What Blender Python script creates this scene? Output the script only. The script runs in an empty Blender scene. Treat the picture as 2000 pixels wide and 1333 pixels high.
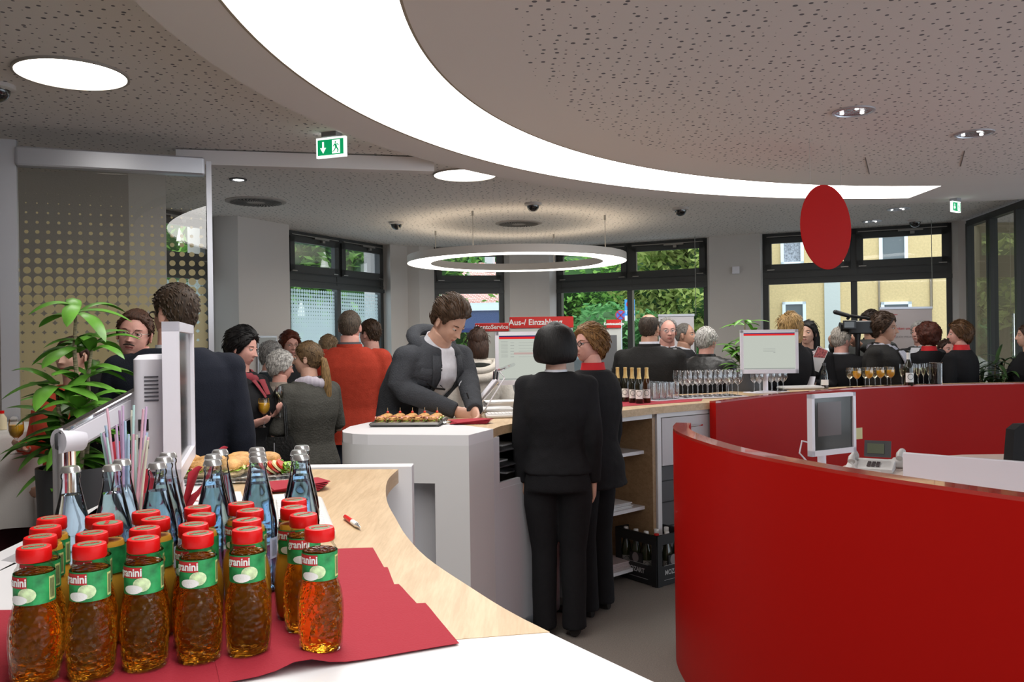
import bpy, bmesh, math, random
from math import sin, cos, pi, sqrt, radians, atan2
from mathutils import Vector, Matrix, Euler
import numpy as np
random.seed(7); np.random.seed(7)
scene = bpy.context.scene
COL = scene.collection

# ------------------------------------------------------------ camera
F = 1640.0; ROLL = math.atan(0.0143); PITCH = -4.5/F; CAMH = 1.56
cam_data = bpy.data.cameras.new('camera'); cam = bpy.data.objects.new('camera', cam_data); COL.objects.link(cam)
cam_data.sensor_width = 36.0; cam_data.lens = F/2000*36.0; cam_data.clip_start = 0.05; cam_data.clip_end = 300
_m = Matrix.Rotation(PITCH, 4, 'X') @ Matrix(((cos(ROLL), sin(ROLL), 0, 0), (0, 0, -1, 0), (-sin(ROLL), cos(ROLL), 0, 0), (0, 0, 0, 1)))
_m.translation = (0, 0, CAMH); cam.matrix_world = _m
scene.camera = cam

# ------------------------------------------------------------ view and sky
scene.view_settings.view_transform = 'Standard'; scene.view_settings.look = 'None'
scene.view_settings.gamma = 1.0; scene.view_settings.use_curve_mapping = False
scene.view_settings.exposure = 0.27
world = bpy.data.worlds.new('overcast_sky'); scene.world = world; world.use_nodes = True
wn = world.node_tree.nodes; wl = world.node_tree.links
wn['Background'].inputs[0].default_value = (0.80, 0.90, 1.0, 1); wn['Background'].inputs[1].default_value = 2.6
scene.cycles.max_bounces = 9; scene.cycles.transmission_bounces = 8; scene.cycles.transparent_max_bounces = 32
scene.cycles.diffuse_bounces = 4; scene.cycles.glossy_bounces = 4
scene.cycles.caustics_reflective = False; scene.cycles.caustics_refractive = False
scene.cycles.sample_clamp_indirect = 6.0
ARC_E, ROUND_E, RING_E = 7.0, 6.0, 5.0

# ------------------------------------------------------------ pixel (2000x1333 frame) to point, at a height or a depth
def ray(px, py):
    u = (px-1000)/F; v = (666.5-py)/F; c, s = cos(ROLL), sin(ROLL)
    X = u*c+v*s; Z = -u*s+v*c
    return Vector((X, cos(PITCH)-Z*sin(PITCH), sin(PITCH)+Z*cos(PITCH)))
def G(px, py, z):
    d = ray(px, py); t = (z-CAMH)/d.z
    return Vector((d.x*t, d.y*t, z))
def D(px, py, Y):
    d = ray(px, py); t = Y/d.y
    return Vector((d.x*t, Y, CAMH+d.z*t))

# ------------------------------------------------------------ materials
MATS = {}
def nodes_of(m): return m.node_tree.nodes, m.node_tree.links
def mat(name, color, rough=0.5, metal=0.0, bump=0.0, bscale=60.0, vary=0.0, vscale=5.0, stretch=None, spec=0.5, trans=0.0, ior=1.45, emit=None, estr=1.0, coat=0.0, sheen=0.0, alpha=1.0):
    if name in MATS: return MATS[name]
    m = bpy.data.materials.new(name); m.use_nodes = True; MATS[name] = m
    n, l = nodes_of(m); b = n['Principled BSDF']
    c = (*color, 1.0)
    b.inputs['Base Color'].default_value = c; b.inputs['Roughness'].default_value = rough
    b.inputs['Metallic'].default_value = metal; b.inputs['Specular IOR Level'].default_value = spec
    b.inputs['Transmission Weight'].default_value = trans; b.inputs['IOR'].default_value = ior
    b.inputs['Coat Weight'].default_value = coat; b.inputs['Sheen Weight'].default_value = sheen
    b.inputs['Alpha'].default_value = alpha
    if emit: b.inputs['Emission Color'].default_value = (*emit, 1); b.inputs['Emission Strength'].default_value = estr
    if bump or vary:
        tc = n.new('ShaderNodeTexCoord'); mp = n.new('ShaderNodeMapping'); l.new(tc.outputs['Object'], mp.inputs[0])
        if stretch: mp.inputs['Scale'].default_value = stretch
    if vary:
        t = n.new('ShaderNodeTexNoise'); t.inputs['Scale'].default_value = vscale; t.inputs['Detail'].default_value = 4
        l.new(mp.outputs[0], t.inputs['Vector'])
        r = n.new('ShaderNodeMapRange'); r.inputs[1].default_value = 0.3; r.inputs[2].default_value = 0.7
        r.inputs[3].default_value = 1-vary; r.inputs[4].default_value = 1+vary; l.new(t.outputs['Fac'], r.inputs[0])
        h = n.new('ShaderNodeHueSaturation'); h.inputs['Color'].default_value = c
        l.new(r.outputs[0], h.inputs['Value']); l.new(h.outputs[0], b.inputs['Base Color'])
    if bump:
        t = n.new('ShaderNodeTexNoise'); t.inputs['Scale'].default_value = bscale; t.inputs['Detail'].default_value = 3
        l.new(mp.outputs[0], t.inputs['Vector'])
        bp = n.new('ShaderNodeBump'); bp.inputs['Strength'].default_value = bump; bp.inputs['Distance'].default_value = 0.01
        l.new(t.outputs['Fac'], bp.inputs['Height']); l.new(bp.outputs[0], b.inputs['Normal'])
    return m
def math_node(n, op, a=None, b=None):
    x = n.new('ShaderNodeMath'); x.operation = op
    if isinstance(a, (int, float)): x.inputs[0].default_value = a
    if isinstance(b, (int, float)): x.inputs[1].default_value = b
    return x
def wire(n, l, op, a, b=None):
    x = n.new('ShaderNodeMath'); x.operation = op
    for i, v in enumerate((a, b)):
        if v is None: continue
        if isinstance(v, (int, float)): x.inputs[i].default_value = v
        else: l.new(v, x.inputs[i])
    return x.outputs[0]
def glow(name, color, strength):
    m = bpy.data.materials.new(name); m.use_nodes = True; n, l = nodes_of(m)
    n.remove(n['Principled BSDF']); e = n.new('ShaderNodeEmission'); e.inputs[0].default_value = (*color, 1); e.inputs[1].default_value = strength
    l.new(e.outputs[0], n['Material Output'].inputs[0]); return m
def pane_glass(name, tint=(1, 1, 1), refl=0.9, dots=None, two=False, k=1.7):
    """thin pane: transparent with mirror reflection by Fresnel; dots=(spacing, ztop, zbot, rtop, rbot, color, opacity)"""
    m = bpy.data.materials.new(name); m.use_nodes = True; n, l = nodes_of(m); n.remove(n['Principled BSDF'])
    tr = n.new('ShaderNodeBsdfTransparent'); tr.inputs[0].default_value = (*tint, 1)
    gl = n.new('ShaderNodeBsdfGlossy'); gl.inputs['Roughness'].default_value = 0.0; gl.inputs[0].default_value = (refl, refl, refl, 1)
    fr = n.new('ShaderNodeFresnel'); fr.inputs[0].default_value = 1.5
    fr2 = wire(n, l, 'MULTIPLY', fr.outputs[0], k)
    body = tr.outputs[0]
    if dots:
        sp, zt, zb, rt, rb, colr, op = dots
        tc = n.new('ShaderNodeTexCoord'); sx = n.new('ShaderNodeSeparateXYZ'); l.new(tc.outputs['Object'], sx.inputs[0])
        fx = wire(n, l, 'SUBTRACT', wire(n, l, 'FRACT', wire(n, l, 'DIVIDE', wire(n, l, 'ADD', sx.outputs[0], 10.0), sp)), 0.5)
        fz = wire(n, l, 'SUBTRACT', wire(n, l, 'FRACT', wire(n, l, 'DIVIDE', sx.outputs[2], sp)), 0.5)
        d2 = wire(n, l, 'ADD', wire(n, l, 'MULTIPLY', fx, fx), wire(n, l, 'MULTIPLY', fz, fz))
        dd = wire(n, l, 'SQRT', d2)
        # radius stepped per row of dots
        row = wire(n, l, 'MULTIPLY', wire(n, l, 'ADD', wire(n, l, 'FLOOR', wire(n, l, 'DIVIDE', sx.outputs[2], sp)), 0.5), sp)
        mr = n.new('ShaderNodeMapRange'); mr.inputs[1].default_value = zb; mr.inputs[2].default_value = zt
        mr.inputs[3].default_value = rb/sp; mr.inputs[4].default_value = rt/sp; l.new(row, mr.inputs[0])
        rad = mr.outputs[0]
        if two:
            dz = wire(n, l, 'SUBTRACT', 1.82, row)
            rad = wire(n, l, 'DIVIDE', wire(n, l, 'ADD', wire(n, l, 'MINIMUM', wire(n, l, 'MULTIPLY', dz, 0.021), wire(n, l, 'MULTIPLY', dz, 0.041)), 0.029), sp)
        inside = wire(n, l, 'MULTIPLY', wire(n, l, 'LESS_THAN', dd, rad), wire(n, l, 'LESS_THAN', row, zt))
        df = n.new('ShaderNodeBsdfDiffuse'); df.inputs[0].default_value = (*colr, 1)
        tl = n.new('ShaderNodeBsdfTranslucent'); tl.inputs[0].default_value = (*colr, 1)
        a = n.new('ShaderNodeAddShader') if False else n.new('ShaderNodeMixShader'); a.inputs[0].default_value = 0.55
        l.new(df.outputs[0], a.inputs[1]); l.new(tl.outputs[0], a.inputs[2])
        mx = n.new('ShaderNodeMixShader'); l.new(wire(n, l, 'MULTIPLY', inside, op), mx.inputs[0])
        l.new(tr.outputs[0], mx.inputs[1]); l.new(a.outputs[0], mx.inputs[2]); body = mx.outputs[0]
    mix = n.new('ShaderNodeMixShader'); l.new(fr2, mix.inputs[0]); l.new(body, mix.inputs[1]); l.new(gl.outputs[0], mix.inputs[2])
    l.new(mix.outputs[0], n['Material Output'].inputs[0]); return m

WHITE = mat('white_laminate', (0.74, 0.73, 0.745), 0.35, spec=0.4)
LGREY = mat('light_grey_laminate', (0.52, 0.52, 0.55), 0.5)
WALLM = mat('painted_wall', (0.60, 0.565, 0.54), 0.85, bump=0.08, bscale=90)
PLASTER = mat('smooth_ceiling_board', (0.84, 0.79, 0.78), 0.9, bump=0.03, bscale=120)
ANTH = mat('anthracite_frame', (0.045, 0.048, 0.048), 0.4)
SILVER = mat('brushed_aluminium', (0.60, 0.61, 0.66), 0.38, metal=0.7)
CHROME = mat('chrome', (0.85, 0.85, 0.87), 0.08, metal=1.0)
BLACKP = mat('black_plastic', (0.012, 0.012, 0.013), 0.35)
WPLAST = mat('white_plastic', (0.80, 0.79, 0.86), 0.3)
GPLAST = mat('light_grey_plastic', (0.62, 0.61, 0.60), 0.4)
DGREY = mat('dark_grey_plastic', (0.055, 0.057, 0.062), 0.45)
REDNAP = mat('red_paper_napkin', (0.34, 0.014, 0.030), 0.85, bump=0.15, bscale=300)
GREENLEAF = mat('plant_leaf', (0.11, 0.30, 0.035), 0.35, vary=0.4, vscale=9, spec=0.5)
PAPER = mat('paper', (0.78, 0.78, 0.78), 0.8)
def wood_mat(name, c1, c2, rot=0.0):
    m = bpy.data.materials.new(name); m.use_nodes = True; n, l = nodes_of(m); b = n['Principled BSDF']
    tc = n.new('ShaderNodeTexCoord'); mp = n.new('ShaderNodeMapping'); mp.inputs['Scale'].default_value = (26, 2.2, 26)
    mp.inputs['Rotation'].default_value = (0, 0, rot)
    l.new(tc.outputs['Object'], mp.inputs[0])
    t = n.new('ShaderNodeTexNoise'); t.inputs['Scale'].default_value = 1.6; t.inputs['Detail'].default_value = 6; t.inputs['Distortion'].default_value = 0.8
    l.new(mp.outputs[0], t.inputs['Vector'])
    t2 = n.new('ShaderNodeTexNoise'); t2.inputs['Scale'].default_value = 9; t2.inputs['Detail'].default_value = 4; l.new(mp.outputs[0], t2.inputs['Vector'])
    mm = wire(n, l, 'ADD', wire(n, l, 'MULTIPLY', t.outputs['Fac'], 0.65), wire(n, l, 'MULTIPLY', t2.outputs['Fac'], 0.35))
    r = n.new('ShaderNodeValToRGB'); r.color_ramp.elements[0].position = 0.36; r.color_ramp.elements[1].position = 0.62
    r.color_ramp.elements[0].color = (*c1, 1); r.color_ramp.elements[1].color = (*c2, 1); l.new(mm, r.inputs[0])
    l.new(r.outputs[0], b.inputs['Base Color']); b.inputs['Roughness'].default_value = 0.4
    return m
OAK = wood_mat('oak_veneer', (0.46, 0.31, 0.165), (0.60, 0.43, 0.255), 0.1)
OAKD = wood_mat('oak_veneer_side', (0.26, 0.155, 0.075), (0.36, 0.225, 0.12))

# ------------------------------------------------------------ mesh builder
class MB:
    def __init__(s): s.v = []; s.f = []; s.m = []
    def add(s, vs, fs, mi=0):
        o = len(s.v); s.v += [tuple(v) for v in vs]; s.f += [tuple(i+o for i in f) for f in fs]; s.m += [mi]*len(fs); return s
    def box(s, c, size, rz=0.0, mi=0, M=None):
        x, y, z = (k/2 for k in size); vs = []
        for dx, dy, dz in ((-x,-y,-z),(x,-y,-z),(x,y,-z),(-x,y,-z),(-x,-y,z),(x,-y,z),(x,y,z),(-x,y,z)):
            p = Vector((dx, dy, dz))
            if M is not None: p = M @ p
            else: p = Matrix.Rotation(rz, 3, 'Z') @ p
            vs.append(p+Vector(c))
        return s.add(vs, [(3,2,1,0),(4,5,6,7),(0,1,5,4),(1,2,6,5),(2,3,7,6),(3,0,4,7)], mi)
    def rbox(s, c, size, r=0.01, rz=0.0, mi=0, seg=3, M=None):
        """box with rounded vertical edges and a small chamfer top and bottom"""
        x, y, z = (k/2 for k in size); pts = []
        for cx, cy, a0 in ((x-r, y-r, 0), (-x+r, y-r, pi/2), (-x+r, -y+r, pi), (x-r, -y+r, 1.5*pi)):
            for k in range(seg+1):
                a = a0+k*pi/2/seg; pts.append((cx, cy, cos(a), sin(a)))
        ch = min(r*0.5, z*0.5); rings = []
        for zz, ins in ((-z, ch), (-z+ch, 0), (z-ch, 0), (z, ch)):
            rings.append([Vector((px+(r-ins)*ca, py+(r-ins)*sa, zz)) for px, py, ca, sa in pts])
        R = M if M is not None else Matrix.Rotation(rz, 3, 'Z')
        return s.loftpts([[R @ p+Vector(c) for p in ring] for ring in rings], mi)
    def loftpts(s, rings, mi=0, cap=True, closed=True):
        n = len(rings[0]); vs = [p for r in rings for p in r]; fs = []
        for i in range(len(rings)-1):
            for j in range(n if closed else n-1):
                k = (j+1) % n; fs.append((i*n+j, i*n+k, (i+1)*n+k, (i+1)*n+j))
        if cap: fs.append(tuple(reversed(range(n)))); fs.append(tuple((len(rings)-1)*n+j for j in range(n)))
        return s.add(vs, fs, mi)
    def lathe(s, prof, seg=20, c=(0, 0, 0), mi=0, cap=True, M=None, sx=1, sy=1):
        rings = []
        for r, z in prof:
            ring = [Vector((max(r, 1e-5)*cos(2*pi*k/seg)*sx, max(r, 1e-5)*sin(2*pi*k/seg)*sy, z)) for k in range(seg)]
            if M is not None: ring = [M @ p for p in ring]
            rings.append([p+Vector(c) for p in ring])
        return s.loftpts(rings, mi, cap)
    def tube(s, path, r, seg=8, mi=0, flat=1.0, up=None):
        P = [Vector(p) for p in path]; n = len(P); R = r if isinstance(r, (list, tuple)) else [r]*n; rings = []
        t0 = (P[1]-P[0]).normalized(); a = Vector(up) if up else (Vector((0, 0, 1)) if abs(t0.z) < 0.9 else Vector((0, 1, 0)))
        u = t0.cross(a).normalized()
        for i in range(n):
            t = (P[min(i+1, n-1)]-P[max(i-1, 0)])
            t = t.normalized() if t.length > 1e-9 else t0
            u = (u-t*u.dot(t)); u = u.normalized() if u.length > 1e-6 else t.orthogonal().normalized()
            w = t.cross(u)
            rings.append([P[i]+u*(R[i]*cos(2*pi*k/seg))+w*(R[i]*flat*sin(2*pi*k/seg)) for k in range(seg)])
        return s.loftpts([list(reversed(q)) for q in rings] if False else rings, mi)
    def ell(s, c, r, nu=16, nv=10, mi=0, M=None):
        prof = []
        for i in range(nv+1):
            a = -pi/2+pi*i/nv; prof.append((cos(a), sin(a)))
        rings = []
        for rr, z in prof:
            ring = []
            for k in range(nu):
                p = Vector((max(rr, 0.001)*cos(2*pi*k/nu)*r[0], max(rr, 0.001)*sin(2*pi*k/nu)*r[1], z*r[2]))
                if M is not None: p = M @ p
                ring.append(p+Vector(c))
            rings.append(ring)
        return s.loftpts(rings, mi)
    def prism(s, poly, z0, z1, mi=0):
        n = len(poly); a = sum(poly[i][0]*poly[(i+1) % n][1]-poly[(i+1) % n][0]*poly[i][1] for i in range(n))
        if a < 0: poly = list(reversed(poly))
        vs = [(p[0], p[1], z0) for p in poly]+[(p[0], p[1], z1) for p in poly]
        fs = [tuple(reversed(range(n))), tuple(range(n, 2*n))]+[(i, (i+1) % n, n+(i+1) % n, n+i) for i in range(n)]
        return s.add(vs, fs, mi)
    def xf(s, M):
        s.v = [tuple(M @ Vector(p)) for p in s.v]; return s
    def build(s, name, mats, parent=None, smooth=True, angle=35, loc=None, recalc=False):
        me = bpy.data.meshes.new(name); me.from_pydata(s.v, [], s.f); me.update()
        if not isinstance(mats, (list, tuple)): mats = [mats]
        for q in mats: me.materials.append(q)
        if any(s.m): me.polygons.foreach_set('material_index', s.m)
        if recalc or True:
            bm = bmesh.new(); bm.from_mesh(me); bmesh.ops.recalc_face_normals(bm, faces=bm.faces); bm.to_mesh(me); bm.free()
        if smooth:
            me.polygons.foreach_set('use_smooth', [True]*len(me.polygons))
            me.set_sharp_from_angle(angle=radians(angle))
        o = bpy.data.objects.new(name, me); COL.objects.link(o)
        if parent: o.parent = parent
        if loc is not None: o.location = loc
        return o
def empty(name, loc=(0, 0, 0), rz=0.0):
    o = bpy.data.objects.new(name, None); COL.objects.link(o); o.location = loc; o.rotation_euler = (0, 0, rz); o.empty_display_size = 0.1; return o
def tag(o, label=None, cat=None, group=None, kind=None):
    if label: o['label'] = label
    if cat: o['category'] = cat
    if group: o['group'] = group
    if kind: o['kind'] = kind
    return o
def thing(name, label, cat, loc=(0, 0, 0), rz=0.0, group=None): return tag(empty(name, loc, rz), label, cat, group)
def struct(name, mb, m, **k): return tag(mb.build(name, m, **k), kind='structure')
CHILD = {}
def copy_tree(o, parent=None):
    c = o.copy(); COL.objects.link(c)
    if parent: c.parent = parent
    for ch in o.children: copy_tree(ch, c)
    return c
def text_mesh(txt, size, bold=0.0, extrude=0.0005, align='CENTER', sx=1.0):
    cu = bpy.data.curves.new('lettering', 'FONT'); cu.body = txt; cu.size = size; cu.align_x = align; cu.align_y = 'CENTER'
    cu.extrude = extrude; cu.offset = bold; cu.resolution_u = 3
    o = bpy.data.objects.new('lettering', cu); COL.objects.link(o)
    me = bpy.data.meshes.new_from_object(o.evaluated_get(bpy.context.evaluated_depsgraph_get()))
    bpy.data.objects.remove(o); bpy.data.curves.remove(cu)
    vs = [Vector((v.co.x*sx, v.co.y, v.co.z)) for v in me.vertices]; fs = [tuple(p.vertices) for p in me.polygons]
    bpy.data.meshes.remove(me); return vs, fs
def add_text(mb, txt, size, M, mi=0, bold=0.0, sx=1.0, align='CENTER', depth=0.0006):
    """M maps text plane (x right, y up, z out) to the part's space"""
    vs, fs = text_mesh(txt, size, bold, depth, align, sx); mb.add([M @ v for v in vs], fs, mi); return mb
def frame_mat(o, xdir, zdir):
    """matrix with text x along xdir, text y up along zdir, origin o"""
    x = Vector(xdir).normalized(); y = Vector(zdir).normalized(); z = x.cross(y)
    M = Matrix((x, y, z)).transposed().to_4x4(); M.translation = Vector(o); return M
# ================================================================ SHELL
H = 2.90; DZ = 2.82; CC = (3.6, 3.2)
def perf_mat(name, base, center=None, rmax=None):
    m = bpy.data.materials.new(name); m.use_nodes = True; n, l = nodes_of(m); b = n['Principled BSDF']
    b.inputs['Roughness'].default_value = 0.9
    tc = n.new('ShaderNodeTexCoord'); sx = n.new('ShaderNodeSeparateXYZ'); l.new(tc.outputs['Object'], sx.inputs[0])
    cb = n.new('ShaderNodeCombineXYZ'); l.new(sx.outputs[0], cb.inputs[0]); l.new(sx.outputs[1], cb.inputs[1])
    v = n.new('ShaderNodeTexVoronoi'); v.voronoi_dimensions = '2D'; v.inputs['Scale'].default_value = 17.0; v.inputs['Randomness'].default_value = 0.75
    l.new(cb.outputs[0], v.inputs['Vector'])
    sc = n.new('ShaderNodeSeparateColor'); l.new(v.outputs['Color'], sc.inputs[0])
    mr = n.new('ShaderNodeMapRange'); mr.inputs[1].default_value = 0; mr.inputs[2].default_value = 1
    mr.inputs[3].default_value = 0.04; mr.inputs[4].default_value = 0.175; l.new(sc.outputs[0], mr.inputs[0])
    hole = wire(n, l, 'LESS_THAN', v.outputs['Distance'], mr.outputs[0])
    if center:
        dx = wire(n, l, 'SUBTRACT', sx.outputs[0], center[0]); dy = wire(n, l, 'SUBTRACT', sx.outputs[1], center[1])
        rr = wire(n, l, 'SQRT', wire(n, l, 'ADD', wire(n, l, 'MULTIPLY', dx, dx), wire(n, l, 'MULTIPLY', dy, dy)))
        hole = wire(n, l, 'MULTIPLY', hole, wire(n, l, 'LESS_THAN', rr, rmax))
    mx = n.new('ShaderNodeMix'); mx.data_type = 'RGBA'; mx.inputs[6].default_value = (*base, 1); mx.inputs[7].default_value = (0.17, 0.17, 0.19, 1)
    l.new(hole, mx.inputs[0]); l.new(mx.outputs[2], b.inputs['Base Color'])
    bp = n.new('ShaderNodeBump'); bp.inputs['Strength'].default_value = 0.5; bp.inputs['Distance'].default_value = 0.01
    l.new(wire(n, l, 'SUBTRACT', 1.0, hole), bp.inputs['Height']); l.new(bp.outputs[0], b.inputs['Normal'])
    return m
PERF = perf_mat('perforated_ceiling', (0.84, 0.80, 0.775))
PERF2 = perf_mat('perforated_disc', (0.84, 0.80, 0.785), CC, 3.57)
ROOM = [(-6, -3), (9, -3), (9, 10.4), (5.5, 10.4), (3.5, 11.3), (2.85, 11.6), (0.8, 12.65), (-1.3, 12.3), (-2.0, 11.9), (-3.7, 8.3), (-6, 8.3)]
fl = MB(); fl.prism([(-6.5, -3.5), (9.5, -3.5), (9.5, 10.6), (0.9, 12.8), (-2.0, 12.3), (-4, 8.4), (-6.5, 8.4)], -0.1, 0.0)
CARPET = mat('grey_carpet', (0.215, 0.19, 0.165), 0.95, bump=0.6, bscale=350, vary=0.18, vscale=160)
struct('floor', fl, CARPET, smooth=False)
ce = MB(); ce.prism(ROOM, H, H+0.15); struct('ceiling', ce, PERF, smooth=False)
# dropped disc with a luminous band
def annulus(mb, r0, r1, a0, a1, z, n=120, mi=0, z2=None):
    vs = []; fs = []
    for k in range(n+1):
        a = a0+(a1-a0)*k/n
        vs += [(CC[0]+r0*cos(a), CC[1]+r0*sin(a), z), (CC[0]+r1*cos(a), CC[1]+r1*sin(a), z if z2 is None else z2)]
        if k: fs.append((2*k-2, 2*k-1, 2*k+1, 2*k))
    return mb.add(vs, fs, mi)
A0, A1 = radians(88.5), radians(262)
dm = MB()
annulus(dm, 0.01, 4.0, 0, 2*pi, DZ, 160, 1)
annulus(dm, 4.65, 4.97, 0, 2*pi, DZ, 200, 0)
annulus(dm, 4.0, 4.65, A1, 2*pi+A0, DZ, 100, 0)
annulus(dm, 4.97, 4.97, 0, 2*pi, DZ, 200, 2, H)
for r in (4.0, 4.65): annulus(dm, r, r, A0, A1, DZ, 160, 0, DZ+0.025)
for a in (A0, A1):
    dm.add([(CC[0]+r*cos(a), CC[1]+r*sin(a), z) for r, z in ((4.0, DZ), (4.65, DZ), (4.65, DZ+.025), (4.0, DZ+.025))], [(0, 1, 2, 3)])
# soft metal lip around the luminous band
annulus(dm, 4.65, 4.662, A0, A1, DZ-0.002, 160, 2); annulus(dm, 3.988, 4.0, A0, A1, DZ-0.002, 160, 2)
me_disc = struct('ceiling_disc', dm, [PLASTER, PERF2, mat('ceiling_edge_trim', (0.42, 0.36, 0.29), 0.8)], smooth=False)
me_disc.name = 'trim_1'
la = MB(); annulus(la, 4.0, 4.65, A0, A1, DZ+0.02, 200)
o = la.build('luminous_ceiling_band', glow('band_light', (1.0, 0.97, 0.93), ARC_E), smooth=False)
tag(o, 'long curved white glowing light band set in the ceiling disc', 'ceiling light')

# walls
def wall_seg(mb, p, q, t=0.3, z0=0.0, z1=H, mi=0):
    p = Vector((p[0], p[1])); q = Vector((q[0], q[1])); d = (q-p).normalized(); nrm = Vector((-d.y, d.x))*t
    mb.prism([p, q, q+nrm, p+nrm], z0, z1, mi)
def poly_wall(name, polys):
    mb = MB()
    for pl in polys: mb.prism(pl, 0, H)
    return struct(name, mb, WALLM, smooth=False)
poly_wall('wall_left_block', [[(-6, 6.45), (-2.95, 6.5), (-2.72, 6.64), (-3.55, 8.2), (-6, 8.2)]]).name = 'wall_left'
poly_wall('wall_column_left', [[(-3.15, 8.93), (-2.88, 8.87), (-2.53, 9.59), (-2.63, 9.98), (-2.95, 10.1), (-3.5, 9.1)]]).name = 'wall_back_left'
poly_wall('wall_corner', [[(-1.76, 11.78), (-1.68, 11.70), (-1.48, 12.0), (-1.31, 11.97), (-1.11, 12.13), (-1.2, 12.5), (-2.1, 12.0)]]).name = 'wall_corner_left'
poly_wall('wall_corner_right', [[(-0.1, 12.28), (-0.02, 12.2), (0.35, 12.25), (0.56, 12.3), (0.66, 12.43), (0.75, 12.75), (-0.15, 12.65)]])
poly_wall('wall_back_centre', [[(2.67, 11.42), (2.68, 11.35), (3.28, 11.05), (3.33, 11.12), (3.45, 11.45), (2.85, 11.75)]])
poly_wall('wall_back_right', [[(5.36, 10.19), (5.37, 10.08), (5.50, 9.98), (5.56, 10.3), (5.45, 10.5)]])
mr_ = MB()
for x in (-6, -3.1, -.2, 2.7, 5.6, 8.7): mr_.box((x+.15, -3.15, H/2), (.3, .3, H))
mr_.box((1.5, -3.15, .12), (15, .3, .24)); mr_.box((1.5, -3.15, 2.82), (15, .3, .16)); mr_.box((-1.6, -3.15, H/2), (8.8, .28, H)); struct('wall_rear', mr_, WALLM, smooth=False)  # unseen openings added for daylight on the ceiling; blank stretch spares bottle reflections
mr_ = MB()
for y in (-3, .2, 3.4, 6.6, 10.1): mr_.box((9.15, y+.15, H/2), (.3, .3, H))
mr_.box((9.15, 3.7, .12), (.3, 13.4, .24)); mr_.box((9.15, 3.7, 2.82), (.3, 13.4, .16)); struct('wall_right', mr_, WALLM, smooth=False)  # openings in this unseen wall added so sky light brightens the ceiling
poly_wall('wall_far_left', [[(-6.3, -3), (-6, -3), (-6, 6.45), (-6.3, 6.45)]])
mbv = MB(); mbv.prism([(5.75, 10.3), (9, 10.3), (9, 10.6), (5.75, 10.6)], 0, H)
struct('wall_vestibule', mbv, mat('vestibule_wall', (0.36, 0.30, 0.20), 0.8), smooth=False)

# windows: root at the left jamb, local x along the wall, y outwards
CLEAR = pane_glass('window_glass', (0.93, 0.97, 0.96), k=.55)
FROST = pane_glass('dotted_window_glass', (0.90, 0.97, 0.96), dots=(0.046, 2.19, 1.72, 0.0205, 0.031, (0.48, 0.60, 0.61), 0.85), k=.55)
HINGE = mat('window_fitting', (0.35, 0.34, 0.32), 0.35, metal=0.8)
def window(idx, p, q, nf, film=False, depth=0.0):
    p = Vector((p[0], p[1], 0)); q = Vector((q[0], q[1], 0)); L = (q-p).length; a = atan2(q.y-p.y, q.x-p.x)
    nrm = Vector((-sin(a), cos(a), 0))
    w = tag(empty('window_%d' % idx, p+nrm*(0.06+depth), a), kind='structure')
    fr = MB(); y = 0.03
    fr.box((L/2, y, 2.865), (L, .09, .07)); fr.box((L/2, y, 0.06), (L, .09, .12))
    fr.box((L/2, y, 2.345), (L, .08, .14)); fr.box((L/2, y-.045, 2.25), (L, .05, .05)); fr.box((L/2, y-.04, 2.395), (L, .03, .012)); fr.box((L/2, y-.04, 2.315), (L, .03, .012))
    cw = L/nf
    for k in range(nf+1):
        x = min(max(k*cw, .03), L-.03); fr.box((x, y, 1.45), (.075, .09, 2.9))
    fr.build('window_frame', ANTH, w, smooth=False)
    for k in range(nf):
        x0 = k*cw+.035; x1 = (k+1)*cw-.035; sa = MB()
        # opening sash of the upper light
        for (cx, cz, sxx, szz) in (((x0+x1)/2, 2.80, x1-x0, .07), ((x0+x1)/2, 2.445, x1-x0, .09), (x0+.04, 2.62, .08, .42), (x1-.04, 2.62, .08, .42)):
            sa.box((cx, y-.05, cz), (sxx, .05, szz))
        sa.build('sash', ANTH, w, smooth=False)
        hb = MB(); hb.box(((x0+x1)/2+.1, y-.09, 2.835), (.28, .03, .018)); hb.box(((x0+x1)/2+.12, y-.10, 2.805), (.05, .03, .03)); hb.box(((x0+x1)/2, y-.085, 2.852), (cw*.9, .015, .01))
        hb.build('opener_arm', HINGE, w, smooth=False)
        h2 = MB(); h2.box((x0+.07, y-.08, 2.418), (.09, .01, .01)); h2.box((x1-.07, y-.08, 2.418), (.09, .01, .01)); h2.build('hinge', HINGE, w, smooth=False)
        g = MB(); g.add([(x0, y, 2.42), (x1, y, 2.42), (x1, y, 2.83), (x0, y, 2.83)], [(0, 1, 2, 3)]); g.build('upper_pane', CLEAR, w, smooth=False)
        g = MB(); g.add([(x0, y, .12), (x1, y, .12), (x1, y, 2.28), (x0, y, 2.28)], [(0, 1, 2, 3)]); g.build('lower_pane', FROST if film else CLEAR, w, smooth=False)
    return w
window(1, (-3.62, 7.93), (-3.15, 8.93), 1, True)
window(2, (-2.63, 9.98), (-1.76, 11.78), 2, True)
window(3, (-1.11, 12.13), (-0.10, 12.28), 1)
window(4, (0.66, 12.43), (2.67, 11.42), 2)
window(5, (3.33, 11.12), (5.36, 10.19), 2)
# white vertical light strip beside the window frame and thin cables hanging in front of windows
for (px, yt, yb, Y) in ((1357, 470, 617, 11.3), (1819, 440, 605, 10.0)):
    t = D(px, yt, Y); b = D(px, yb, Y); c = MB(); c.tube([(t.x, t.y, H), (t.x, t.y, b.z)], 0.004, 6)
    tag(c.build('hanging_wire', mat('thin_wire', (0.30, 0.30, 0.28), 0.4), smooth=True),
        'thin wire hanging from ceiling before the %s window' % ('right pane of the tree-view' if px < 1500 else 'yellow-house'), 'wire')

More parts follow.
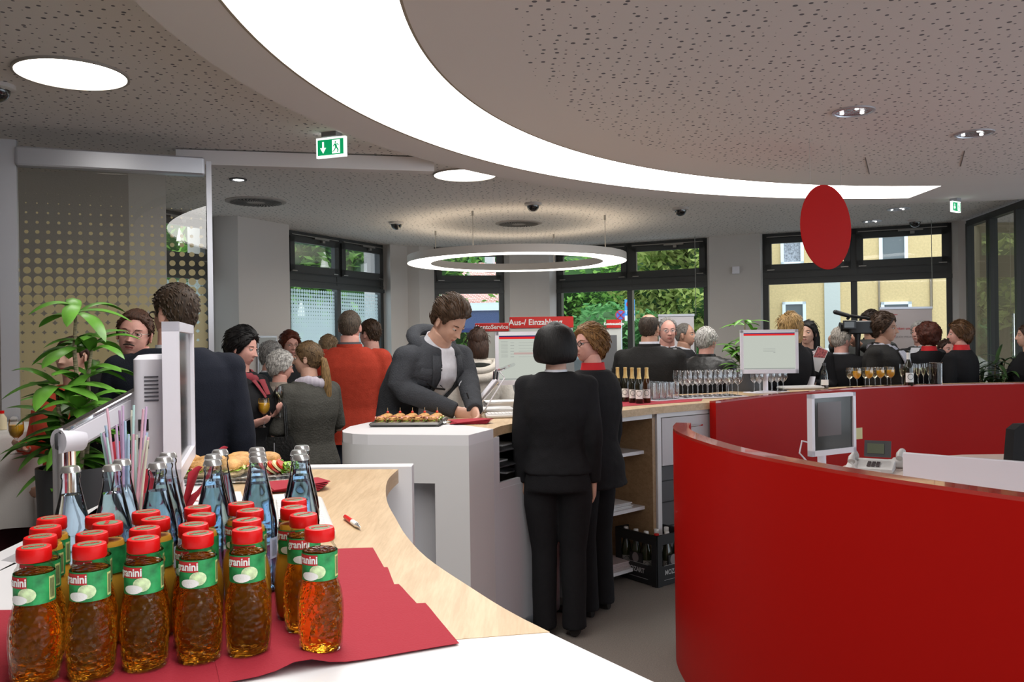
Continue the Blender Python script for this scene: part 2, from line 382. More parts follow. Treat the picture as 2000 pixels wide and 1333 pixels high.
# left glass partition
gp0 = Vector((-3.02, 5.06, 0)); gp1 = Vector((-1.98, 5.47, 0)); ga = atan2(gp1.y-gp0.y, gp1.x-gp0.x); gL = (gp1-gp0).length
gd = tag(empty('glass_partition', gp0, ga), 'tall glass screen with dotted beige film in silver frame', 'glass partition')
FILM = pane_glass('dotted_beige_glass', (0.80, 0.80, 0.74), dots=(0.0585, 2.62, 1.42, 0.002, 0.041, (0.70, 0.60, 0.33), 0.95), two=True)
m = MB(); m.box((0.0, 0, 1.40), (.095, .06, 2.80)); m.build('post', SILVER, gd, smooth=False)
m = MB(); m.box((gL+.02, 0, 1.37), (.032, .05, 2.74)); m.build('post', SILVER, gd, smooth=False)
m = MB(); m.rbox((gL/2+.02, -.02, 2.70), (gL-.05, .10, .115), .02); m.build('header_rail', SILVER, gd)
m = MB(); m.box((gL/2, 0, .04), (gL, .05, .08)); m.build('bottom_rail', SILVER, gd, smooth=False)
m = MB(); m.add([(.045, 0, .08), (gL, 0, .08), (gL, 0, 2.66), (.045, 0, 2.66)], [(0, 1, 2, 3)]); m.build('pane', FILM, gd, smooth=False)
m = MB(); m.lathe([(0, 0), (.02, 0), (.02, .03), (0, .03)], 16, (.02, -.04, 1.12), M=Matrix.Rotation(pi/2, 3, 'X')); m.build('lock', CHROME, gd)
# ceiling beam / sliding rail to the right of the partition
a = G(340, 300, 2.86); b = G(845, 316, 2.86); v = (b-a); m = MB(); m.box((a+b)/2+Vector((0, .05, -.02)), (v.length, .10, .10), rz=atan2(v.y, v.x))
tag(m.build('ceiling_rail', PLASTER, smooth=False), 'long pale rail along the ceiling right of the glass screen', 'rail')

# right glass partition
q0 = Vector((5.44, 9.95, 0)); q1 = Vector((5.10, 7.9, 0)); qa = atan2(q1.y-q0.y, q1.x-q0.x); qL = (q1-q0).length
gr = tag(empty('glass_wall', q0, qa), 'dark framed glass wall at the right edge behind the plant', 'glass wall')
m = MB(); m.box((qL/2, 0, 2.845), (qL, .08, .07)); m.box((qL/2, 0, .04), (qL, .08, .08))
for x in (0.0, .62, .68, 1.35, qL): m.box((x, 0, 1.45), (.05, .08, 2.8))
m.build('frame', ANTH, gr, smooth=False)
DARKG = pane_glass('dark_glass', (0.72, 0.72, 0.66))
m = MB()
for x0, x1 in ((.0, .65), (.65, 1.35), (1.35, qL)): m.add([(x0, 0, .08), (x1, 0, .08), (x1, 0, 2.82), (x0, 0, 2.82)], [(0, 1, 2, 3)])
m.build('pane', DARKG, gr, smooth=False)
m = MB(); m.tube([(1.05, .05, .9), (1.05, .05, 1.75)], .015, 10); m.build('pull_handle', CHROME, gr)

# ---------------------------------------------------------------- ceiling fittings
def round_light(px, py, label):
    c = G(px, py, H); t = thing('round_ceiling_light', label, 'ceiling light', (c.x, c.y, H), 0)
    m = MB(); m.lathe([(.262, 0), (.262, -.012), (.25, -.012), (.25, 0)], 64, cap=False); m.build('rim', mat('light_rim', (.40, .37, .34), .5), t)
    m = MB(); m.lathe([(0.001, -.004), (.25, -.004)], 64, cap=False); m.build('diffuser', glow('round_light', (1.0, .96, .88), ROUND_E), t)
    return t
round_light(140, 143, 'large round white ceiling light at the upper left')
round_light(908, 341, 'round ceiling light half hidden by the ceiling disc, above the ring lamp')
for px, py in ((465, 350),):
    c = G(px, py, H); t = thing('downlight', 'small lit recessed downlight near the left air outlet', 'downlight', (c.x, c.y, H))
    m = MB(); m.lathe([(.07, 0), (.07, -.01), (.05, -.01), (.048, 0)], 24, cap=False); m.build('rim', DGREY, t)
    m = MB(); m.ell((0.005, 0, -.002), (.045, .045, .012)); m.build('bulb', glow('spot_bulb', (1, 1, 1), 8.0), t)
def diffuser(px, py, r, label):
    c = G(px, py, H); t = thing('air_outlet', label, 'air vent', (c.x, c.y, H))
    m = MB(); m.lathe([(r, 0), (r, -.008), (r-.02, -.012), (.02, -.014), (.001, -.014)], 48, cap=False); m.build('plate', mat('vent_plate', (.42, .38, .36), .6), t)
    m = MB()
    for k in range(36):
        a = 2*pi*k/36; vs = []
        for j in range(6):
            rr = r*.3+(r*.55)*j/5; aa = a+j*.09
            vs += [(rr*cos(aa-.045), rr*sin(aa-.045), -.0185), (rr*cos(aa+.045), rr*sin(aa+.045), -.0185)]
        m.add(vs, [(2*j, 2*j+1, 2*j+3, 2*j+2) for j in range(5)])
    m.build('slots', mat('vent_slot', (.03, .03, .03), .7), t, smooth=False)
diffuser(500, 393, .28, 'round swirl air vent in ceiling at left above the pillar')
diffuser(1013, 436, .27, 'round swirl air vent in ceiling above the ring lamp')
def spot(px, py, z, r, label):
    c = G(px, py, z); t = thing('recessed_spotlight', label, 'spotlight', (c.x, c.y, z), 0, None)
    m = MB(); m.lathe([(r, 0), (r, -.008), (r-.015, -.010), (r-.018, .0)], 40, cap=False); m.build('rim', SILVER, t)
    m = MB(); m.lathe([(r-.016, -.004), (r*.72, -.003), (.001, -.0025)], 40, cap=False); m.build('reflector', mat('mirror_reflector', (.55, .55, .58), .12, metal=1, bump=1.0, bscale=45), t)
    m = MB()
    for k in range(3): m.ell((r*.55*cos(k*2.1+.4), r*.55*sin(k*2.1+.4), -.006), (.012, .012, .005))
    m.build('bulb', glow('tiny_bulb', (1, .98, .95), 3.0), t)
spot(1667, 217, DZ, .115, 'recessed mirror spotlight in the disc, left of two')
spot(1903, 260, DZ, .115, 'recessed mirror spotlight in the disc, right of two')
spot(1755, 408, H, .12, 'recessed spotlight near the right exit sign')
spot(1703, 432, H, .11, 'recessed spotlight just above the yellow-house window')
def dome(px, py, label, z=H):
    c = G(px, py, z); t = thing('dome_camera', label, 'camera', (c.x, c.y, z))
    m = MB(); m.lathe([(.085, 0), (.085, -.02), (.07, -.028), (.001, -.028)], 32, cap=False); m.build('base', mat('camera_base', (.55, .52, .50), .5), t)
    m = MB(); m.lathe([(.062*cos(a), -.026-.062*sin(a)) for a in [k*pi/2/8 for k in range(9)]], 32); m.build('dome', mat('black_dome', (.01, .01, .012), .08, coat=1.0), t)
dome(774, 434, 'black dome camera on ceiling left of the ring lamp')
dome(1041, 397, 'black dome camera on ceiling behind the ring lamp centre')
dome(1329, 406, 'black dome camera on ceiling right of the ring lamp')
dome(1787, 430, 'black dome camera on ceiling above yellow-house window')
dome(-6, 166, 'black dome camera at the left edge beside the round light')
# exit signs
EXG = mat('exit_green', (0.0, 0.30, 0.10), .4, emit=(0.0, .32, .11), estr=.7); EXW = mat('exit_white', (.9, .9, .9), .4, emit=(.95, .97, .95), estr=1.1)
def exit_sign(loc, rz, label, w=.30, h=.17):
    t = thing('exit_sign', label, 'exit sign', loc, rz)
    m = MB(); m.box((0, 0, -.015), (w*.5, .07, .03)); m.build('bracket', mat('sign_bracket', (.25, .25, .27), .4), t, smooth=False)
    m = MB(); m.box((0, 0, -.03-h/2), (w, .022, h)); m.build('panel', EXW, t, smooth=False)
    for s in (-1, 1):
        pm = MB(); pm.box((0, s*.013, -.03-h/2), (w*.88, .003, h*.78)); pm.build('green_field', EXG, t, smooth=False)
        k = MB(); y = s*.0155; Mx = frame_mat((0, y, -.03-h/2), (-s, 0, 0), (0, 0, 1))
        def P(pts): k.add([Mx @ Vector((x*h, z*h, 0)) for x, z in pts], [tuple(range(len(pts)))])
        ox = -.42   # arrow at the left
        P([(ox-.05, .28), (ox+.05, .28), (ox+.05, -.05), (ox-.05, -.05)]); P([(ox-.17, -.02), (ox-.05, -.02), (ox+.05, -.02), (ox+.17, -.02), (ox, -.30)])
        # white doorway with a green running figure
        P([(.1, -.34), (.1, .34), (.55, .34), (.55, -.34)])
        k.build('pictogram', EXW, t, smooth=False)
        g = MB(); Mx = frame_mat((0, s*.0165, -.03-h/2), (-s, 0, 0), (0, 0, 1))
        def Q(pts): g.add([Mx @ Vector((x*h, z*h, 0)) for x, z in pts], [tuple(range(len(pts)))])
        Q([(.30+.05*cos(a), .22+.05*sin(a)) for a in [q*pi/4 for q in range(8)]])
        Q([(.24, .15), (.36, .15), (.40, -.03), (.28, -.05)]); Q([(.24, .15), (.14, .02), (.17, -.01), (.28, .1)]); Q([(.36, .14), (.47, .03), (.50, .06), (.40, .17)])
        Q([(.28, -.04), (.36, -.04), (.25, -.20), (.12, -.28), (.12, -.23), (.2, -.17)]); Q([(.32, -.04), (.40, -.03), (.48, -.17), (.44, -.30), (.38, -.30), (.41, -.18)])
        g.build('running_figure', EXG, t, smooth=False)
c = G(640, 244, H); exit_sign((c.x-.02, c.y+.20, H), radians(-20), 'green exit sign at left, partly behind the ceiling disc', w=.215, h=.128)
c = D(1866, 394, 7.9); exit_sign((c.x, c.y, DZ), radians(35), 'small green exit sign at far right near the glass wall', w=.15, h=.10)
# pendant ring lamp
RC = G(1012, 515, 2.44); rl = thing('ring_pendant_lamp', 'large glowing ring lamp hanging on thin wires', 'pendant lamp', (0.07, 9.8, 2.44))
m = MB(); R0, R1 = 1.0, 1.27
m.lathe([(R1, 0), (R1, .085), (R0+.0, .085), (R0, 0)], 96, cap=False); m.build('ring_body', mat('ring_housing', (.60, .56, .52), .5), rl)
m = MB(); m.lathe([(R1-.004, .002), (R0+.004, .002)], 96, cap=False); m.build('diffuser', glow('ring_light', (1, .97, .90), RING_E), rl)
m = MB(); m.lathe([(R1-.03, .087), (R0+.03, .087)], 96, cap=False); m.build('upper_diffuser', glow('ring_uplight', (1, .82, .60), 1.8), rl)
for px, py in ((845, 452), (915, 410), (1190, 420), (1090, 460)):
    c = G(px, py, H); v = Vector((c.x-.07, c.y-9.8)); v = v.normalized()*1.13
    m = MB(); m.tube([(v.x, v.y, .08), (v.x, v.y, H-2.44-.03)], .004, 6); m.lathe([(.012, H-2.44-.05), (.012, H-2.44)], 10, (v.x, v.y, 0)); m.build('suspension_wire', mat('lamp_wire', (.35, .33, .30), .4), rl)
# red oval disc hanging in the foreground: a round plate seen from the side
c = D(1614, 444, 5.5)
rd = thing('hanging_red_disc', 'round red disc sign hanging from the ceiling on two threads', 'hanging sign', c, 0)
dd = MB(); r = .277; Mx = Matrix.Rotation(radians(35.5), 3, 'Z') @ Matrix.Rotation(pi/2, 3, 'X')
dd.lathe([(0.0, -.003), (r-.001, -.003), (r, 0), (r-.001, .003), (0, .003)], 72, M=Mx); dd.build('disc', mat('red_disc', (.52, .006, .004), .6, spec=.12), rd)
for s in (-1, 1):
    m = MB(); x = Matrix.Rotation(radians(35.5), 3, 'Z') @ Vector((s*.17, 0, 0)); m.tube([(x.x, x.y, .215), (x.x, x.y, DZ-c.z)], .0015, 5); m.build('thread', mat('nylon_thread', (.5, .48, .46), .4), rd)
# little switch on the grey wall
c = D(1437, 528, 11.15); m = MB(); m.rbox((0, 0, 0), (.095, .02, .095), .005, rz=radians(-26)); tag(m.build('wall_sensor', WPLAST, loc=(c.x, c.y, c.z)), 'small white square sensor on the grey wall between windows', 'sensor')
for (a, b) in (((1690, 308), (1698, 340)), ((1884, 295), (1876, 325))):
    p = G(*a, DZ-.002); q = G(*b, DZ-.002); v = q-p; m = MB(); m.box((p+q)/2, (v.length, .006, .003), rz=atan2(v.y, v.x))
    tag(m.build('ceiling_slot', mat('slot_dark', (.20, .18, .17), .8), smooth=False), 'thin slit in the ceiling disc below the %s mirror spotlight' % ('left' if a[0] < 1800 else 'right'), 'ceiling slot')
# ================================================================ COUNTERS
def smooth_curve(pts, n=6, closed=False):
    P = [Vector(p) for p in pts]; out = []; N = len(P)
    rng = range(N if closed else N-1)
    for i in rng:
        p0 = P[(i-1) % N] if closed or i > 0 else P[0]; p1 = P[i]; p2 = P[(i+1) % N]; p3 = P[(i+2) % N] if closed or i+2 < N else P[-1]
        for k in range(n):
            t = k/n; out.append(0.5*((2*p1)+(-p0+p2)*t+(2*p0-5*p1+4*p2-p3)*t*t+(-p0+3*p1-3*p2+p3)*t*t*t))
    if not closed: out.append(P[-1])
    return out
ZA = 1.13
# --- near service counter (counter with the juice bottles)
ea = [(.27, .90), (.17, 1.05), (.01, 1.29), (-.085, 1.47), (-.175, 1.66), (-.24, 1.85), (-.285, 2.02), (-.335, 2.22), (-.37, 2.42), (-.39, 2.61), (-.385, 2.80)]
edge = [Vector((p.x, p.y)) for p in smooth_curve([Vector((*q, 0)) for q in ea[1:]], 4)]
ca = thing('service_counter', 'near counter with oak top and white corner, carrying the bottles', 'counter', (0, 0, 0))
wl_, wr_ = Vector((-.66, 1.10)), Vector((.01, 1.29))     # border of the white corner and the oak top
ns = [p for p in edge if p.y <= 1.27]; fs_ = [p for p in edge if p.y > 1.27]
whitep = [Vector((-.90, .50)), Vector((.30, .50)), Vector((.30, .86)), Vector((.225, .975))]+ns+[wl_, Vector((-.80, 1.75)), Vector((-.97, 2.85)), Vector((-1.12, 2.86)), Vector((-1.10, 2.2)), Vector((-1.0, 1.70))]
m = MB(); m.prism([tuple(p) for p in whitep], ZA-.045, ZA); o = m.build('white_top', WHITE, ca, smooth=False)
bv = o.modifiers.new('b', 'BEVEL'); bv.width = .004; bv.segments = 2; bv.limit_method = 'ANGLE'
woodp = [wl_]+[ns[-1]]+fs_+[Vector((-.97, 2.85)), Vector((-.80, 1.75))]
m = MB(); m.prism([tuple(p) for p in woodp], ZA-.045, ZA-.0005); m.build('wooden_top', OAK, ca, smooth=False)
m = MB(); m.prism([(-1.22, 2.86), (-.345, 2.84), (-.345, 2.90), (-1.22, 2.92)], 0, ZA+.004); o = m.build('end_panel', WHITE, ca, smooth=False)
bv = o.modifiers.new('b', 'BEVEL'); bv.width = .003; bv.segments = 2
# curved apron under the edge of the oak top
ins = [Vector((p.x-.045, p.y-.01)) for p in edge]
m = MB(); m.prism([tuple(p) for p in ins]+[(-1.0, 2.8), (-.93, 1.7), (-.9, 1.2), (-.85, .55), (.2, .55), (.2, .95)], .08, ZA-.045); m.build('body', mat('counter_body', (.62, .60, .60), .5), ca, smooth=False)
m = MB(); m.prism([(-1.02, 1.0), (-.985, 1.0), (-.985, 1.66), (-1.03, 1.68), (-1.12, 2.85), (-1.16, 2.85), (-1.07, 1.68)], .0, ZA); m.build('side_panel', WHITE, ca, smooth=False)

# --- middle counter (island) with the tray and the far bar section
ZB = 1.11
cb = thing('island_counter', 'long island counter with white rounded end and oak top', 'counter', (0, 0, 0))
inner = [(-.21, 3.94), (-.10, 4.20), (-.02, 4.42), (.30, 4.82), (.73, 5.20), (.92, 5.38), (1.36, 5.69)]
outer = [(-.80, 4.60), (-.62, 4.86), (-.42, 5.10), (-.15, 5.45), (.35, 6.0), (1.0, 6.38), (1.55, 6.62)]
lead = [(-.86, 4.22), (-.84, 4.14), (-.78, 4.07), (-.70, 4.03)]
whiteB = lead+[(-.21, 3.94), (-.10, 4.20), (-.62, 4.86), (-.80, 4.62), (-.86, 4.42)]
m = MB(); m.prism(whiteB, ZB-.05, ZB); o = m.build('white_top', WHITE, cb, smooth=False)
inn = [(p.x, p.y) for p in smooth_curve([Vector((*q, 0)) for q in inner[1:]], 4)]; out_ = [(p.x, p.y) for p in smooth_curve([Vector((*q, 0)) for q in outer[1:]], 4)]
m = MB(); m.prism(inn+[(1.50, 5.80), (1.72, 6.05), (2.35, 6.60), (1.98, 6.98)]+list(reversed(out_)), ZB-.045, ZB-.0005); m.build('wooden_top', OAK, cb, smooth=False)
# white portal front with the recessed opening
sh = MB()
fr = [Vector(p) for p in lead]
def rail(p, q, z0, z1, t=.03):
    p = Vector(p); q = Vector(q); d = (q-p).normalized(); n_ = Vector((-d.y, d.x))*t; sh.prism([p, q, q+n_, p+n_], z0, z1)
P0 = Vector((-.70, 4.03)); P1 = Vector((-.21, 3.94)); d = P1-P0
oL = P0+d*.33; oR = P0+d*.665
shell = [(-.86, 4.40), (-.862, 4.22), (-.842, 4.14), (-.78, 4.07), tuple(P0), tuple(oL)]
vs = [(x, y, z) for x, y in shell for z in (0, ZB-.05)]; sh.add(vs, [(2*i, 2*i+2, 2*i+3, 2*i+1) for i in range(len(shell)-1)])
rail(oL, oR, .88, ZB-.05); rail(oR, P1, 0, ZB-.05); rail(P1, (-.10, 4.20), 0, ZB-.05); rail(oL, oR, 0, .13)
sh.build('portal_front', mat('portal_white', (.66, .655, .655), .5), cb, smooth=True)
m = MB(); m.prism([(oL+Vector((.0, .12))), (oR+Vector((.0, .12))), (oR+Vector((.0, .15))), (oL+Vector((0, .15)))], .13, .90); m.build('recessed_panel', LGREY, cb, smooth=False)
m = MB(); m.prism([oR+Vector((-.10, .03)), oR+Vector((-.002, .03)), oR+Vector((-.002, .11)), oR+Vector((-.10, .11))], .13, .33); m.build('inner_block', mat('terracotta_panel', (.35, .13, .09), .6), cb, smooth=False)
m = MB(); m.add([(-.86, 4.40, 0), (-.80, 4.62, 0), (-.62, 4.86, 0), (-.62, 4.86, ZB-.05), (-.80, 4.62, ZB-.05), (-.86, 4.40, ZB-.05)], [(0, 1, 4, 5), (1, 2, 3, 4)]); m.build('rounded_side', WHITE, cb)
# inner side: shelf niche then grey doors
def seg_pt(t, a=Vector((-.10, 4.20)), b=Vector((.25, 4.76))): return a+(b-a)*t
nb = MB(); nm = Vector((-.85, .53))*.02
def slab(p, q, z0, z1, t=.02, back=0.0):
    d = (q-p).normalized(); n_ = Vector((-d.y, d.x)); m_ = MB(); a = p+n_*back; b = q+n_*back
    m_.prism([a, b, b+n_*t, a+n_*t], z0, z1); return m_
slab(seg_pt(0), seg_pt(.08), .08, ZB-.045).build('niche_side', LGREY, cb, smooth=False)
slab(seg_pt(0.08), seg_pt(1.0), .08, .80).build('lower_door', LGREY, cb, smooth=False)
slab(seg_pt(0.08), seg_pt(1.0), .80, .83, back=.002).build('rail', LGREY, cb, smooth=False)
slab(seg_pt(.08), seg_pt(1.0), .83, 1.06, back=.30).build('niche_back', BLACKP, cb, smooth=False)
for z in (.90, .98): slab(seg_pt(.08), seg_pt(1.0), z, z+.006, t=.28, back=.02).build('letter_shelf', DGREY, cb, smooth=False)
slab(seg_pt(0), seg_pt(1.0), .02, .08, t=.02, back=-.0).build('plinth', SILVER, cb, smooth=False)
# front panels on the customer side (hidden mostly)
for i in range(len(outer)-2):
    p = Vector(outer[i+1]); q = Vector(outer[i+2]); slab(p, q, 0, ZB-.05, t=-.03).build('customer_panel', WHITE, cb, smooth=False)
# a few letters in the niche
for k, (t, z) in enumerate(((.3, .907), (.45, .987), (.5, .836))):
    p = seg_pt(t)+Vector((-.05, .05)); m = MB(); p = p+Vector((-.09, .06)); m.box((p.x, p.y, z+.005), (.15, .15, .008), rz=radians(58)); tag(m.build('paper_stack', PAPER, smooth=False), ('white', 'upper white', 'lowest white')[k]+' letters in the open niche of the island counter', 'papers')
# shelf cabinet and drawer cabinet under the oak bar
a0 = Vector((.60, 5.10)); a1 = Vector((.935, 5.395)); a2 = Vector((1.42, 5.735)); dd_ = (a1-a0).normalized(); nn = Vector((-dd_.y, dd_.x)); d2 = (a2-a1).normalized(); n2 = Vector((-d2.y, d2.x))
sc_ = thing('shelf_cabinet', 'open oak shelf unit with white shelves under the bar', 'shelf', (0, 0, 0))
def sq(p, q, z0, z1, b0, b1, name, m_, par, d=dd_, n_=nn):
    k = MB(); k.prism([p+n_*b0, q+n_*b0, q+n_*b1, p+n_*b1], z0, z1); return k.build(name, m_, par, smooth=False)
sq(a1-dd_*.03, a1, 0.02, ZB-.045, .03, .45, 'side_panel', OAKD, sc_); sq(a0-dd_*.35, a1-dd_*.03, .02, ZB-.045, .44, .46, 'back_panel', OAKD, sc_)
sq(a0-dd_*.3, a1, ZB-.075, ZB-.046, .03, .45, 'top_rail', WHITE, sc_)
for z in (.80, .44, .06): sq(a0-dd_*.3, a1-dd_*.03, z, z+.022, .10, .44, 'shelf', WHITE, sc_)
sq(a0-dd_*.33, a0-dd_*.3, .02, ZB-.045, .03, .45, 'side_panel', WHITE, sc_)
dc = thing('drawer_cabinet', 'white drawer cabinet with curved metal handle beside the red wall', 'cabinet', (0, 0, 0))
sq(a1+d2*.005, a1+d2*.04, .02, ZB-.046, .02, .5, 'side_panel', WHITE, dc, d2, n2); sq(a1+d2*.04, a2, ZB-.075, ZB-.046, .02, .5, 'top_rail', WHITE, dc, d2, n2)
fo = sq(a1+d2*.05, a2, .72, ZB-.08, .02, .04, 'drawer_front', mat('drawer_front', (.55, .52, .54), .45), dc, d2, n2)
p = a1+d2*.30; hb = MB(); hb.tube([(p.x-n2.x*.02-d2.x*.09*k, p.y-n2.y*(.0+.025*(1-k*k))-d2.y*.09*k, .965) for k in (-1, -.6, -.2, .2, .6, 1)], .006, 8); hb.build('handle', CHROME, fo)
sq(a1+d2*.06, a2, .02, .70, .10, .12, 'inner_panel', mat('slate_drawer', (.10, .10, .105), .5), dc, d2, n2)
for z in (.30, .46, .60): sq(a1+d2*.10, a2, z, z+.006, .094, .10, 'gap', BLACKP, dc, d2, n2)
def paper_pile(p, z, n, label, rz=.7, w=.30, h=.21, mats=PAPER, name='paper_stack', wob=.01):
    m = MB()
    for k in range(n):
        m.box((random.uniform(-wob, wob), random.uniform(-wob, wob), .002+k*.004), (w, h, .0036), rz=random.uniform(-.05, .05))
    o = m.build(name, mats, smooth=False); o.location = (p.x, p.y, z); o.rotation_euler = (0, 0, rz); return tag(o, label, 'papers')
paper_pile(a0+dd_*.18+nn*.24, .462, 9, 'white paper stack on the middle shelf of the oak unit')
paper_pile(a0+dd_*.18+nn*.24, .082, 10, 'magazines on the bottom shelf of the oak unit', mats=mat('magazine', (.6, .5, .5), .4))
m = MB(); m.box((0, 0, 0), (.14, .19, .03)); o = m.build('red_booklet', mat('booklet_red', (.5, .02, .03), .4), smooth=False); q = a0+dd_*.02+nn*.2; o.location = (q.x, q.y, .10); o.rotation_euler = (0, 0, .7); tag(o, 'red booklet on the bottom shelf beside the beer crate', 'booklet')

# --- red curved screens
RED = mat('red_laminate', (.40, .006, .004), .42, bump=.03, bscale=500, spec=.12); REDT = mat('red_top_edge', (.42, .03, .02), .14, coat=.6, spec=.6)
def red_wall(name, pts, z, t, label, side=1):
    c = [Vector((p.x, p.y)) for p in smooth_curve([Vector((*q, 0)) for q in pts], 8)]
    t_ = thing(name, label, 'partition', (0, 0, 0)); o = []
    for i, p in enumerate(c):
        d = (c[min(i+1, len(c)-1)]-c[max(i-1, 0)]).normalized(); o.append(p+Vector((-d.y, d.x))*t*side)
    m = MB(); n = len(c)
    ring = lambda z_: [(p.x, p.y, z_) for p in c]+[(p.x, p.y, z_) for p in reversed(o)]
    m.loftpts([ring(0), ring(z-.012)], cap=False); m.build('panel', RED, t_, angle=50)
    m = MB(); vs = [(p.x, p.y, zz) for p in c for zz in (z-.012, z)]+[(p.x, p.y, zz) for p in o for zz in (z-.012, z)]; fs = []
    for i in range(n-1):
        fs += [(2*i, 2*i+2, 2*i+3, 2*i+1), (2*n+2*i, 2*n+2*i+2, 2*n+2*i+3, 2*n+2*i+1), (2*i+1, 2*i+3, 2*n+2*i+3, 2*n+2*i+1), (2*i, 2*i+2, 2*n+2*i+2, 2*n+2*i)]
    fs += [(0, 1, 2*n+1, 2*n), (2*n-2, 2*n-1, 4*n-1, 4*n-2)]
    m.add(vs, fs); m.build('top_edge', REDT, t_, angle=50); return t_, c, o
near_pts = [(.83, 4.28), (.772, 4.06), (.758, 3.85), (.775, 3.60), (.82, 3.32), (.885, 3.09), (.985, 2.84), (1.09, 2.63), (1.22, 2.415), (1.37, 2.20), (1.62, 1.88), (1.9, 1.6)]
_, nc, no = red_wall('red_screen', near_pts, 1.12, .075, 'near curved red low wall filling the lower right', 1)
m = MB(); p = nc[0]
far_pts = [(1.36, 5.63), (1.44, 5.70), (1.62, 5.89), (1.95, 6.22), (2.31, 6.50), (2.72, 6.79), (3.10, 6.97), (3.55, 7.11), (4.38, 7.20), (5.0, 7.15)]
_, fc, fo_ = red_wall('red_screen', far_pts, 1.12, .05, 'far curved red low wall behind the desk with monitor', 1)
# seam in the near wall and the narrow ledge behind the far wall
q0_ = G(1720, 936, 1.12); q1_ = fc
lt = thing('bar_ledge', 'narrow oak ledge behind the far red wall carrying drinks', 'counter', (0, 0, 0))
led = [p for p in fo_ if p.x > 1.9]
ol = []
for i, p in enumerate(led):
    d = (led[min(i+1, len(led)-1)]-led[max(i-1, 0)]).normalized(); ol.append(p+Vector((-d.y, d.x))*.26)
m = MB(); m.prism([tuple(p) for p in led]+[tuple(p) for p in reversed(ol)], 1.065, 1.108); m.build('top', OAK, lt, smooth=False)
m = MB(); mid = [(p+q)/2 for p, q in zip(led, ol)]
for i in range(0, len(mid), 14): m.box((mid[i].x, mid[i].y, .53), (.06, .06, 1.06))
m.build('support', WHITE, lt, smooth=False)

# --- desk inside the red screens
dk = thing('desk', 'pale desk inside the red screens under monitor and phone', 'desk', (0, 0, 0))
m = MB(); m.prism([(1.25, 3.6), (1.55, 3.0), (2.0, 2.6), (2.8, 2.6), (3.9, 4.6), (3.9, 5.62), (3.0, 5.62), (2.2, 5.4), (1.55, 4.6)], .70, .74); m.build('desk_top', mat('desk_beige', (.62, .50, .44), .35), dk, smooth=False)
for x, y in ((1.6, 3.6), (2.7, 2.9), (3.6, 5.3), (2.2, 5.1)):
    m = MB(); m.tube([(x, y, 0), (x, y, .70)], .03, 12); m.build('leg', SILVER, dk)
pa = G(1764, 884, 1.0); pb = Vector((2.75, 3.1, 1.0)); v = pb-pa
m = MB(); m.rbox(((pa+pb)/2+Vector((0, 0, -.13))), (v.length, .028, .26), .008, rz=atan2(v.y, v.x)); tag(m.build('desk_screen', WPLAST), 'white low screen panel on the desk beside the phone', 'desk screen')
# ================================================================ THINGS ON THE COUNTERS
def thin_glass(name, tint, k=1.6, bump=None):
    m = bpy.data.materials.new(name); m.use_nodes = True; n, l = nodes_of(m); n.remove(n['Principled BSDF'])
    tr = n.new('ShaderNodeBsdfTransparent'); tr.inputs[0].default_value = (*tint, 1)
    gl = n.new('ShaderNodeBsdfGlossy'); gl.inputs['Roughness'].default_value = 0.03
    lw = n.new('ShaderNodeLayerWeight'); lw.inputs[0].default_value = .14
    fac = wire(n, l, 'ADD', wire(n, l, 'MULTIPLY', lw.outputs['Fresnel'], k), .0 if k < 1 else (.02 if k < 3 else .11)); mx = n.new('ShaderNodeMixShader')
    if bump:
        tc = n.new('ShaderNodeTexCoord'); v = n.new('ShaderNodeTexVoronoi'); v.inputs['Scale'].default_value = bump[0]; l.new(tc.outputs['Object'], v.inputs['Vector'])
        bp = n.new('ShaderNodeBump'); bp.inputs['Strength'].default_value = bump[1]; bp.inputs['Distance'].default_value = .004; l.new(v.outputs['Distance'], bp.inputs['Height'])
        l.new(bp.outputs[0], gl.inputs['Normal'])
    l.new(fac, mx.inputs[0]); l.new(tr.outputs[0], mx.inputs[1]); l.new(gl.outputs[0], mx.inputs[2]); l.new(mx.outputs[0], n['Material Output'].inputs[0]); return m
def fluid(name, c, bump=None, rough=0.0, trans=1.0, ior=1.33, mixdiff=0.0):
    m = mat(name, c, rough, trans=trans, ior=ior, spec=.5)
    n, l = nodes_of(m)
    if bump:
        tc = n.new('ShaderNodeTexCoord'); v = n.new('ShaderNodeTexVoronoi'); v.inputs['Scale'].default_value = bump[0]; l.new(tc.outputs['Object'], v.inputs['Vector'])
        bp = n.new('ShaderNodeBump'); bp.inputs['Strength'].default_value = bump[1]; bp.inputs['Distance'].default_value = .004; l.new(v.outputs['Distance'], bp.inputs['Height'])
        l.new(bp.outputs[0], n['Principled BSDF'].inputs['Normal'])
    return m
GLASS = thin_glass('bottle_glass', (.97, .98, .97)); GLASSD = thin_glass('dimpled_glass', (.985, .97, .95), .42, (120, .7)); BLUEG = thin_glass('blue_bottle_glass', (.90, .95, .99), 1.7)
DRINKG = thin_glass('drinking_glass', (.985, .985, .985), 3.2)
APPLE = fluid('apple_juice', (1.0, .44, .03), (120, .6), trans=.96, ior=1.26); ORANGE = fluid('yellow_juice', (.80, .42, .045), None, .4, trans=.25, ior=1.33)
WATER = fluid('water', (.70, .86, .98)); OJ = mat('orange_drink', (.95, .48, .02), .3); WINE = fluid('sparkling_wine', (.93, .90, .70))
CAPR = mat('red_cap', (.66, .006, .006), .35, spec=.3); CAPG = mat('cap_print_green', (.12, .20, .10), .4)
